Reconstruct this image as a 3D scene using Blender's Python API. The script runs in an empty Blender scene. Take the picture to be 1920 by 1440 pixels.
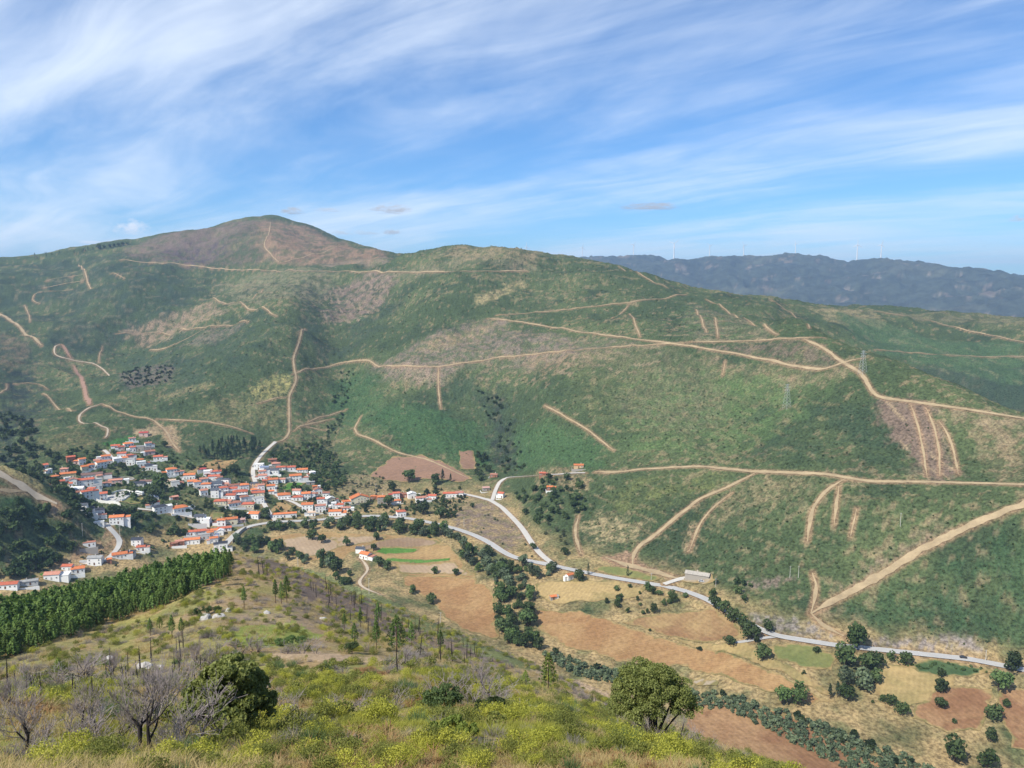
import bpy, bmesh, math, random
import numpy as np
from mathutils import Vector, Matrix
random.seed(7)
R = math.radians
SC = bpy.context.scene
COL = SC.collection

# ---------------------------------------------------------------- camera
F = 1478.0                      # focal length in pixels of the 1920 x 1440 photograph
PITCH = math.atan((720 - 540) / F)
cam_d = bpy.data.cameras.new('camera'); cam = bpy.data.objects.new('camera', cam_d); COL.objects.link(cam)
cam_d.sensor_width = 36.0; cam_d.lens = 36.0 * F / 1920.0
cam_d.clip_start = 0.3; cam_d.clip_end = 40000.0
cam.location = (0, 0, 0); cam.rotation_euler = (math.pi / 2 - PITCH, 0, 0)
SC.camera = cam

# ---------------------------------------------------------------- sun
SUN_EL, SUN_AZ = R(48), math.atan2(-0.70, -0.71)       # azimuth from +Y towards +X: left, a little behind the camera
to_sun = Vector((math.cos(SUN_EL) * math.sin(SUN_AZ), math.cos(SUN_EL) * math.cos(SUN_AZ), math.sin(SUN_EL)))
sun_d = bpy.data.lights.new('sun', 'SUN'); sun_d.energy = 4.2; sun_d.angle = R(0.5); sun_d.color = (1.0, 0.94, 0.82)
sun = bpy.data.objects.new('sun', sun_d); COL.objects.link(sun)
sun.rotation_euler = to_sun.to_track_quat('Z', 'Y').to_euler(); sun.location = (0, 0, 3000)

# ---------------------------------------------------------------- exposure and render settings
vs = SC.view_settings
vs.view_transform = 'Standard'; vs.look = 'None'; vs.gamma = 1.0; vs.use_curve_mapping = False; vs.exposure = 0.50
SC.render.engine = 'CYCLES'
cy = SC.cycles
cy.use_denoising = True
cy.max_bounces = 5; cy.diffuse_bounces = 2; cy.glossy_bounces = 1; cy.transmission_bounces = 2; cy.volume_bounces = 0
cy.transparent_max_bounces = 6
cy.caustics_reflective = False; cy.caustics_refractive = False

# ---------------------------------------------------------------- node helper
class NT:
    def __init__(s, tree): s.t = tree; s.n = tree.nodes; s.l = tree.links
    def new(s, typ, **kw):
        n = s.n.new(typ)
        for k, v in kw.items(): setattr(n, k, v)
        return n
    def set(s, sock, v):
        if v is None: return
        if isinstance(v, bpy.types.NodeSocket): s.l.new(v, sock)
        else: sock.default_value = v
    def math(s, op, a, b=None, c=None, clamp=False):
        n = s.new('ShaderNodeMath', operation=op); n.use_clamp = clamp
        s.set(n.inputs[0], a); s.set(n.inputs[1], b); s.set(n.inputs[2], c); return n.outputs[0]
    def vmath(s, op, a, b=None, scale=None):
        n = s.new('ShaderNodeVectorMath', operation=op)
        s.set(n.inputs[0], a); s.set(n.inputs[1], b)
        if scale is not None: s.set(n.inputs['Scale'], scale)
        return n.outputs[1] if op in ('LENGTH', 'DOT_PRODUCT', 'DISTANCE') else n.outputs[0]
    def noise(s, vec, scale, detail=4, rough=0.55, dist=0.0, col=False):
        n = s.new('ShaderNodeTexNoise'); s.set(n.inputs['Vector'], vec); n.inputs['Scale'].default_value = scale
        n.inputs['Detail'].default_value = detail; n.inputs['Roughness'].default_value = rough
        n.inputs['Distortion'].default_value = dist
        return n.outputs[1 if col else 0]
    def ramp(s, v, lo, hi, a=0.0, b=1.0, smooth=True):
        n = s.new('ShaderNodeMapRange'); n.interpolation_type = 'SMOOTHSTEP' if smooth else 'LINEAR'
        s.set(n.inputs[0], v); n.inputs[1].default_value = lo; n.inputs[2].default_value = hi
        n.inputs[3].default_value = a; n.inputs[4].default_value = b; return n.outputs[0]
    def mix(s, f, a, b, mode='MIX'):
        n = s.new('ShaderNodeMix', data_type='RGBA', blend_type=mode)
        s.set(n.inputs[0], f); s.set(n.inputs[6], c4(a)); s.set(n.inputs[7], c4(b)); return n.outputs[2]
    def xyz(s, x, y, z):
        n = s.new('ShaderNodeCombineXYZ'); s.set(n.inputs[0], x); s.set(n.inputs[1], y); s.set(n.inputs[2], z); return n.outputs[0]
    def sep(s, v):
        n = s.new('ShaderNodeSeparateXYZ'); s.set(n.inputs[0], v); return n.outputs
def c4(c):
    if isinstance(c, (tuple, list)): return (*c[:3], 1.0)
    return c

# ---------------------------------------------------------------- world: physical sky with a layer of cirrus
W = bpy.data.worlds.new('World'); SC.world = W; W.use_nodes = True
nt = NT(W.node_tree); nt.n.clear()
sky = nt.new('ShaderNodeTexSky', sky_type='NISHITA'); sky.sun_disc = False
sky.sun_elevation = SUN_EL; sky.sun_rotation = SUN_AZ; sky.altitude = 800
sky.air_density = 1.0; sky.dust_density = 0.25; sky.ozone_density = 3.0
tc = nt.new('ShaderNodeTexCoord')
dirv = nt.vmath('NORMALIZE', tc.outputs['Generated'])
dx, dy, dz = nt.sep(dirv)
up = nt.math('MAXIMUM', dz, 0.0)
inv = nt.math('DIVIDE', 1.0, nt.math('ADD', up, 0.10))
cx = nt.math('MULTIPLY', dx, inv); cyy = nt.math('MULTIPLY', dy, inv)
SA = R(-46)                                               # compass direction of the cirrus streaks
al = nt.math('ADD', nt.math('MULTIPLY', cx, math.sin(SA)), nt.math('MULTIPLY', cyy, math.cos(SA)))
ac = nt.math('SUBTRACT', nt.math('MULTIPLY', cx, math.cos(SA)), nt.math('MULTIPLY', cyy, math.sin(SA)))
wob = nt.noise(nt.xyz(nt.math('MULTIPLY', al, 0.35), nt.math('MULTIPLY', ac, 0.5), 3.1), 1.0, 3)
ac2 = nt.math('ADD', ac, nt.math('MULTIPLY', nt.math('SUBTRACT', wob, 0.5), 0.8))
streak = nt.noise(nt.xyz(nt.math('MULTIPLY', al, 0.13), nt.math('MULTIPLY', ac2, 0.95), 7.3), 1.0, 5, 0.52)
fine = nt.noise(nt.xyz(nt.math('MULTIPLY', al, 0.75), nt.math('MULTIPLY', ac2, 2.6), 1.7), 1.0, 7, 0.60, 0.5)
patch = nt.noise(nt.xyz(nt.math('MULTIPLY', al, 0.42), nt.math('MULTIPLY', ac, 0.55), 12.6), 1.0, 6, 0.58, 0.5)
d1 = nt.math('ADD', nt.math('MULTIPLY', streak, 0.58), nt.math('MULTIPLY', fine, 0.34))
d1 = nt.math('ADD', d1, nt.math('MULTIPLY', patch, 0.46))
leftw = nt.ramp(dx, 0.15, -0.55, 0.0, 0.05)
dens = nt.ramp(nt.math('ADD', d1, leftw), 0.57, 0.92, 0.0, 0.82)
skyc = nt.mix(1.0, sky.outputs[0], (0.54, 0.83, 1.10), 'MULTIPLY')
cl = nt.mix(dens, skyc, (7.2, 7.9, 8.8))
# a few small low cumulus puffs far off on the horizon
def puff(base, px, py, w, h, bright, seed, soft=0.5):
    x = (px - 960) / F; y = -(py - 720) / F
    v = Vector((x, math.cos(PITCH) + y * math.sin(PITCH), -math.sin(PITCH) + y * math.cos(PITCH))).normalized()
    side = v.cross(Vector((0, 0, 1))).normalized(); upv = side.cross(v)
    a = nt.math('MULTIPLY', nt.vmath('DOT_PRODUCT', dirv, tuple(side)), F / w)
    b = nt.math('MULTIPLY', nt.vmath('DOT_PRODUCT', dirv, tuple(upv)), F / h)
    b = nt.math('MULTIPLY', b, nt.math('SUBTRACT', 1.6, nt.math('MULTIPLY', nt.math('SIGN', b), 0.6)))
    r2 = nt.math('ADD', nt.math('MULTIPLY', a, a), nt.math('MULTIPLY', b, b))
    fwd = nt.math('GREATER_THAN', nt.vmath('DOT_PRODUCT', dirv, tuple(v)), 0.5)
    n_ = nt.noise(nt.xyz(a, b, seed), 1.6, 5, 0.65)
    m = nt.ramp(nt.math('ADD', nt.math('MULTIPLY', r2, 0.5), nt.math('MULTIPLY', n_, 1.5)), 0.62, 1.15, soft, 0.0)
    m = nt.math('MULTIPLY', m, fwd)
    colr = nt.mix(nt.ramp(b, -0.5, 0.8), tuple(bright * k for k in (0.80, 0.86, 0.98)), tuple(bright * k for k in (1.08, 1.06, 1.08)))
    return nt.mix(m, base, colr)
for p in [(246, 432, 34, 24, 8.0, 1.3, 0.75), (205, 457, 60, 8, 8.0, 2.3, 0.7), (735, 396, 50, 15, 4.3, 3.7, 0.85), (1215, 390, 70, 14, 4.0, 4.1, 0.8),
          (549, 398, 24, 11, 4.0, 5.2, 0.8), (615, 395, 30, 6, 5.0, 6.6, 0.5), (733, 436, 24, 10, 4.2, 7.2, 0.8), (690, 438, 34, 6, 5.2, 7.9, 0.5), (1910, 412, 16, 9, 5.2, 8.8, 0.6), (640, 438, 26, 7, 5.0, 9.4, 0.5)]:
    cl = puff(cl, *p)
bg = nt.new('ShaderNodeBackground'); nt.l.new(cl, bg.inputs[0]); bg.inputs[1].default_value = 0.100
W.cycles.sampling_method = 'MANUAL'; W.cycles.sample_map_resolution = 512
wo = nt.new('ShaderNodeOutputWorld'); nt.l.new(bg.outputs[0], wo.inputs[0])

# ================================================================ terrain: heights
CP, SP = math.cos(PITCH), math.sin(PITCH)
def ray(px, py):
    """azimuth and tangent of elevation of a photograph pixel"""
    x = (np.asarray(px, float) - 960) / F; y = -(np.asarray(py, float) - 720) / F
    wy = CP + y * SP; wz = -SP + y * CP
    return np.arctan2(x, wy), wz / np.hypot(x, wy)

# lines across the view, near to far: (px, py, distance[, height]); py or distance may be None when height is given
CURVES = [
 [(-600, None, 2, -1.75), (2500, None, 2, -1.75)],
 [(-600, None, 8, -5.4), (700, None, 8, -5.5), (1600, None, 8, -6.2), (2500, None, 8, -7)],
 [(-600, 1440, 18), (0, 1440, 18), (900, 1445, 18), (1300, 1448, 18), (1450, 1465, 18), (1700, 1540, 18), (1920, 1610, 18), (2500, 1700, 18)],
 [(-600, 1320, 45), (0, 1335, 45), (400, 1345, 42), (800, 1335, 42), (1000, 1350, 42), (1150, 1385, 42), (1300, 1420, 42), (1450, 1452, 42), (1700, 1545, 42), (1920, 1620, 42), (2500, 1720, 40)],
 [(-600, 1290, 95), (0, 1285, 95), (300, 1265, 95), (600, 1240, 95), (750, 1240, 95), (900, 1265, 90), (1000, 1298, 85), (1150, 1352, 75), (1300, 1402, 68), (1450, 1447, 62), (1700, 1545, 60), (1920, 1625, 60), (2500, 1740, 55)],
 [(-600, 1290, 150), (0, 1232, 165), (200, 1190, 175), (400, 1120, 185), (530, 1125, 185), (650, 1160, 180), (750, 1195, 175), (850, 1225, 165), (1000, 1285, 140), (1150, 1345, 115), (1300, 1398, 95), (1450, 1446, 80), (1700, 1550, 75), (1920, 1640, 75), (2500, 1760, 70)],
 [(-600, 1240, 220), (0, 1150, 245), (200, 1105, 255), (430, 1042, 262), (560, 1073, 255), (700, 1128, 240), (800, 1167, 225), (900, 1206, 205), (1000, 1256, 180), (1100, 1302, 160), (1200, 1350, 140), (1300, 1396, 122), (1450, 1448, 105), (1700, 1560, 95), (1920, 1660, 95), (2500, 1780, 90)],
 [(-600, None, 430, -215), (0, None, 450, -226), (430, None, 460, -226), (620, None, 520, -226), (700, 1140, None, -227), (800, 1182, None, -228), (900, 1222, None, -228), (1000, 1272, None, -229), (1100, 1322, None, -229), (1200, 1370, None, -229), (1300, 1412, None, -229), (1450, 1462, None, -229), (1600, 1510, None, -229), (1920, 1610, None, -229), (2500, 1700, None, -229)],
 [(-600, 1085, None, -226), (0, 1088, None, -228), (100, 1062, None, -228), (230, 1030, None, -228), (330, 1000, None, -229), (450, 985, None, -229), (600, 975, None, -229), (750, 962, None, -228), (850, 985, None, -228), (950, 1030, None, -229), (1050, 1062, None, -229), (1150, 1085, None, -229), (1280, 1110, None, -229), (1400, 1180, None, -229), (1500, 1203, None, -229), (1650, 1213, None, -229), (1800, 1235, None, -229), (1920, 1250, None, -229), (2500, 1280, None, -229)],
 [(-600, 790, 760), (-300, 800, 770), (0, 874, 790), (60, 900, 790), (130, 945, 775), (200, 985, 775), (260, 975, 790), (330, 955, 805), (450, 945, 830), (600, 935, 850), (750, 933, 850), (850, 930, 845), (950, 950, 800), (1050, 895, 800), (1150, 885, 790), (1280, 878, 770), (1400, 885, 745), (1600, 900, 690), (1760, 905, 672), (1920, 905, 665), (2500, 905, 660)],
 [(-600, 860, 900), (-300, 870, 900), (0, 893, 890), (60, 898, 890), (130, 905, 890), (200, 920, 880), (330, 905, 890), (450, 885, 920), (600, 880, 950), (750, 885, 930), (850, 875, 930), (950, 888, 890), (1050, 850, 870), (1150, 840, 850), (1280, 830, 825), (1400, 835, 800), (1600, 850, 745), (1760, 860, 720), (1920, 860, 712), (2500, 860, 700)],
 [(-600, 800, 1150), (0, 805, 1130), (100, 800, 1110), (200, 810, 1070), (330, 815, 1060), (450, 800, 1070), (600, 810, 1090), (750, 790, 1080), (850, 780, 1070), (950, 785, 1020), (1050, 770, 965), (1150, 760, 955), (1280, 745, 935), (1400, 755, 885), (1500, 760, 855), (1600, 780, 805), (1760, 800, 765), (1920, 810, 752), (2500, 815, 740)],
 [(-600, 700, 1500), (0, 712, 1450), (100, 720, 1380), (250, 715, 1310), (400, 712, 1240), (540, 700, 1240), (640, 700, 1310), (700, 688, 1250), (820, 685, 1190), (950, 680, 1150), (1150, 655, 1120), (1280, 640, 1075), (1400, 630, 1060), (1480, 605, 1080), (1540, 626, 1030), (1597, 657, 975), (1680, 687, 915), (1747, 713, 875), (1813, 737, 842), (1920, 773, 805), (2500, 850, 780)],
 [(-600, 640, 1900), (0, 640, 1800), (100, 640, 1750), (250, 625, 1700), (400, 610, 1600), (540, 592, 1560), (640, 600, 1620), (735, 590, 1520), (820, 580, 1440), (950, 580, 1390), (1120, 570, 1360), (1280, 585, 1300), (1400, 590, 1270), (1480, 615, 1270), (1540, 655, 1250), (1597, 692, 1230), (1680, 732, 1200), (1747, 757, 1170), (1813, 777, 1150), (1920, 817, 1120), (2500, 880, 1080)],
 [(-600, 540, 2250), (0, 530, 2250), (100, 525, 2250), (250, 498, 2200), (400, 503, 2080), (540, 503, 2000), (640, 503, 1950), (735, 488, 1870), (800, 475, 1810), (860, 467, 1770), (940, 468, 1750), (1060, 478, 1720), (1120, 487, 1700), (1200, 514, 1650), (1270, 539, 1600), (1400, 558, 1560), (1447, 564, 1600), (1480, 571, 1720), (1540, 576, 1800), (1650, 581, 1850), (1780, 589, 1850), (1920, 597, 1800), (2500, 615, 1750)],
 [(-600, 510, 2800), (-300, 498, 2800), (0, 484, 2800), (60, 480, 2780), (170, 466, 2750), (240, 456, 2730), (300, 441, 2700), (380, 428, 2700), (440, 419, 2690), (480, 414, 2680), (505, 413, 2670), (530, 416, 2670), (560, 424, 2670), (640, 448, 2680), (735, 483, 2700), (800, 520, 2700), (1000, 570, 2700), (1270, 600, 2700), (1540, 630, 2700), (1920, 650, 2700), (2500, 660, 2700)],
 [(-600, 640, 3900), (700, 640, 3900), (1120, 630, 3900), (2500, 660, 3900)],
 [(-600, 610, 5600), (700, 610, 5600), (1120, 590, 5600), (1500, 590, 5500), (1920, 600, 5400), (2500, 620, 5400)],
 [(-600, 530, 8000), (500, 500, 8000), (735, 500, 8000), (1000, 490, 8000), (1120, 481, 7800), (1250, 479, 7800), (1330, 483, 7800), (1440, 481, 7700), (1490, 477, 7700), (1560, 484, 7600), (1650, 484, 7500), (1720, 490, 7400), (1760, 498, 7300), (1850, 505, 7200), (1920, 514, 7100), (2200, 528, 7000), (2500, 535, 7000)],
 [(-600, 580, 11000), (2500, 580, 11000)],
]

def pchip(x, y, xq):
    """monotone cubic through (x, y); x is (n,), y is (n,) or (n, m)"""
    x = np.asarray(x, float); y = np.asarray(y, float); h = np.diff(x); d = (np.diff(y, axis=0).T / h).T
    m = np.zeros_like(y)
    if len(x) > 2:
        w1 = 2 * h[1:] + h[:-1]; w2 = h[1:] + 2 * h[:-1]
        same = d[:-1] * d[1:] > 0
        with np.errstate(divide='ignore', invalid='ignore'):
            mm = (w1 + w2) / (w1 / d[:-1] + w2 / d[1:])
        m[1:-1] = np.where(same, mm, 0)
    m[0] = d[0]; m[-1] = d[-1]
    i = np.clip(np.searchsorted(x, xq) - 1, 0, len(x) - 2)
    t = (xq - x[i]) / h[i]
    return (y[i] * (1 + 2 * t) * (1 - t) ** 2 + m[i] * h[i] * t * (1 - t) ** 2 + y[i + 1] * t * t * (3 - 2 * t) + m[i + 1] * h[i] * t * t * (t - 1))

# grid in azimuth and distance
TH = np.concatenate([np.linspace(R(-46), R(-35), 26)[:-1], np.linspace(R(-35), R(35), 900), np.linspace(R(35), R(46), 26)[1:]])
def geo(a, b, n): return np.exp(np.linspace(math.log(a), math.log(b), n, endpoint=False))
RR = np.concatenate([geo(2, 14, 14), geo(14, 110, 120), geo(110, 280, 70), geo(280, 440, 16), geo(440, 660, 75),
                     geo(660, 1250, 200), geo(1250, 2000, 110), geo(2000, 2850, 55), geo(2850, 5500, 14), geo(5500, 8000, 50), geo(8000, 11000, 4), [11000.0]])
NT_, NR_ = len(TH), len(RR)
LR = np.log(RR)
kr, ke = [], []
for cv in CURVES:
    th, rr, ee = [], [], []
    for p in cv:
        if p[1] is not None:
            t, e = ray(p[0], p[1]); r = p[2] if p[2] is not None else p[3] / e
        else:
            t, _ = ray(p[0], 900); r = p[2]; e = p[3] / r
        th.append(float(t)); rr.append(float(r)); ee.append(float(e))
    tq = np.clip(TH, th[0], th[-1])
    kr.append(np.log(pchip(th, rr, tq))); ke.append(pchip(th, ee, tq))
kr = np.array(kr); ke = np.array(ke)
for k in range(1, len(kr)): kr[k] = np.maximum(kr[k], kr[k - 1] + 0.03)
E = np.empty((NT_, NR_))
for i in range(NT_): E[i] = pchip(kr[:, i], ke[:, i], np.clip(LR, kr[0, i], kr[-1, i]))
H = E * RR[None, :]
X = np.sin(TH)[:, None] * RR[None, :]; Y = np.cos(TH)[:, None] * RR[None, :]

# gradient noise
_rng = np.random.RandomState(11)
_perm = _rng.permutation(4096); _ga = _rng.rand(4096) * 2 * np.pi; _gx, _gy = np.cos(_ga), np.sin(_ga)
def perlin(x, y, seed=0):
    xi = np.floor(x).astype(np.int64); yi = np.floor(y).astype(np.int64); xf = x - xi; yf = y - yi
    u = xf * xf * xf * (xf * (xf * 6 - 15) + 10); v = yf * yf * yf * (yf * (yf * 6 - 15) + 10)
    def g(ix, iy, fx, fy):
        h = _perm[(_perm[(ix + seed * 131) & 4095] + iy) & 4095]; return _gx[h] * fx + _gy[h] * fy
    a = g(xi, yi, xf, yf); b = g(xi + 1, yi, xf - 1, yf); c = g(xi, yi + 1, xf, yf - 1); d = g(xi + 1, yi + 1, xf - 1, yf - 1)
    return (a + (b - a) * u) * (1 - v) + (c + (d - c) * u) * v
def fbm(x, y, wl, octv=4, gain=0.5, seed=0):
    s = 0; a = 1.0
    for k in range(octv): s = s + a * perlin(x / wl + 17.3 * k, y / wl - 9.1 * k, seed + k); a *= gain; wl *= 0.5
    return s
def sstep(a, b, x):
    t = np.clip((x - a) / (b - a), 0, 1); return t * t * (3 - 2 * t)

# broken ground at several scales
hill = sstep(-226, -190, H) * sstep(600, 760, RR)[None, :]
Rg = RR[None, :] * np.ones((NT_, 1))
H = H + hill * (fbm(X, Y, 230, 3, 0.45, 1) * np.clip((Rg - 600) / 900, 0, 1) * 22 + (0.35 - np.abs(fbm(X, Y, 150, 3, 0.5, 5))) * 16 * sstep(760, 1200, Rg))
H = H + sstep(4200, 6000, Rg) * (fbm(X, Y, 1100, 5, 0.55, 9) * 60 - np.abs(fbm(X, Y, 620, 5, 0.55, 12)) * 110)
near = 1 - sstep(300, 450, Rg)
H = H + near * sstep(10, 40, Rg) * (fbm(X, Y, 34, 3, 0.5, 14) * 1.5 + fbm(X, Y, 7, 3, 0.5, 17) * 0.35)

def bil(G, th, r):
    """bilinear sample of a grid at azimuth, distance"""
    fi = np.interp(th, TH, np.arange(NT_)); fj = np.interp(np.log(np.maximum(r, 2.0)), LR, np.arange(NR_))
    i = np.clip(fi.astype(int), 0, NT_ - 2); j = np.clip(fj.astype(int), 0, NR_ - 2); a = fi - i; b = fj - j
    return G[i, j] * (1 - a) * (1 - b) + G[i + 1, j] * a * (1 - b) + G[i, j + 1] * (1 - a) * b + G[i + 1, j + 1] * a * b
def ground(x, y):
    x = np.asarray(x, float); y = np.asarray(y, float)
    return bil(H, np.arctan2(x, y), np.hypot(x, y))
def hit(px, py, rmin=0.0):
    """point of the ground seen at a pixel of the photograph (from rmin outwards)"""
    t, e = ray(px, py); t = float(t); e = float(e)
    fi = float(np.interp(t, TH, np.arange(NT_))); i = min(int(fi), NT_ - 2); a = fi - i
    prof = (H[i] * (1 - a) + H[i + 1] * a) / RR
    j0 = int(np.searchsorted(RR, rmin)); above = prof[j0:] >= e
    if not above.any():
        j = j0 + int(np.argmax(prof[j0:])); r = RR[j]
    else:
        j = j0 + int(np.argmax(above))
        if j == 0 or j == j0: r = RR[j]
        else: f = (e - prof[j - 1]) / (prof[j] - prof[j - 1]); r = math.exp(LR[j - 1] + f * (LR[j] - LR[j - 1]))
    x, y = r * math.sin(t), r * math.cos(t)
    return (x, y, float(ground(x, y)))
def seg_dist(x, y, pts):
    """distance of grid points to a polyline, and the position along it (0..1)"""
    best = np.full(x.shape, 1e9); along = np.zeros(x.shape); n = len(pts) - 1
    for k in range(n):
        ax, ay = pts[k][:2]; bx, by = pts[k + 1][:2]; vx, vy = bx - ax, by - ay; L = vx * vx + vy * vy + 1e-9
        t = np.clip(((x - ax) * vx + (y - ay) * vy) / L, 0, 1)
        d = np.hypot(x - ax - t * vx, y - ay - t * vy); m = d < best
        best = np.where(m, d, best); along = np.where(m, (k + t) / n, along)
    return best, along
# gullies (negative) and spurs (positive) of the hills: pixels, depth in metres, half width
for pts, dep, wid in [
    ([(790, 560), (745, 640), (690, 700), (652, 770), (620, 850)], -14, 50), ([(880, 680), (925, 750), (950, 800), (960, 850), (930, 890)], -20, 50),
    ([(430, 500), (360, 560), (260, 620), (170, 680), (100, 730), (50, 810)], -38, 110), ([(470, 600), (380, 660), (330, 720), (240, 770)], -16, 70),
    ([(560, 520), (520, 600), (430, 700), (330, 780)], 18, 80), ([(930, 480), (840, 570), (760, 640), (690, 690)], 22, 80), ([(300, 500), (200, 600), (60, 660)], 10, 90),
    ([(1080, 820), (1090, 900), (1080, 960), (1060, 1020)], -7, 30), ([(1320, 560), (1200, 660), (1120, 760), (1130, 850)], 9, 80), ([(1430, 640), (1380, 740), (1330, 830)], -8, 55),
    ([(1640, 720), (1560, 800), (1500, 900), (1480, 1000)], 8, 60), ([(1900, 830), (1760, 960), (1640, 1080)], -6, 50), ([(1500, 610), (1620, 680), (1760, 740), (1900, 800)], 3, 40),
    ([(1700, 620), (1680, 660)], -8, 80), ([(1850, 610), (1830, 680)], -8, 80), ([(560, 430), (600, 470)], -10, 90), ([(400, 440), (370, 490)], -12, 100),
    ([(640, 1010), (700, 1040)], 0, 10)]:
    w = [hit(*p) for p in pts]
    near_box = (X > min(p[0] for p in w) - 5 * wid) & (X < max(p[0] for p in w) + 5 * wid) & (Y > min(p[1] for p in w) - 5 * wid) & (Y < max(p[1] for p in w) + 5 * wid)
    d, al_ = seg_dist(X[near_box], Y[near_box], w)
    H[near_box] += dep * np.exp(-(d / wid) ** 2) * np.sin(np.pi * np.clip(al_ * 0.86 + 0.10, 0, 1)) ** 0.7

# ================================================================ roads and tracks (pixels of the photograph; width in metres)
def spline(w, step):
    """smooth resampling of world points in plan"""
    P_ = [np.array(p[:2]) for p in w]
    P_ = [2 * P_[0] - P_[1]] + P_ + [2 * P_[-1] - P_[-2]]
    out = []
    for k in range(1, len(P_) - 2):
        a, b, c, d = P_[k - 1:k + 3]; n = max(2, int(np.linalg.norm(c - b) / step))
        for t in np.arange(n) / n:
            out.append(0.5 * ((2 * b) + (c - a) * t + (2 * a - 5 * b + 4 * c - d) * t * t + (3 * b - a - 3 * c + d) * t ** 3))
    out.append(P_[-2]); return np.array(out)
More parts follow.
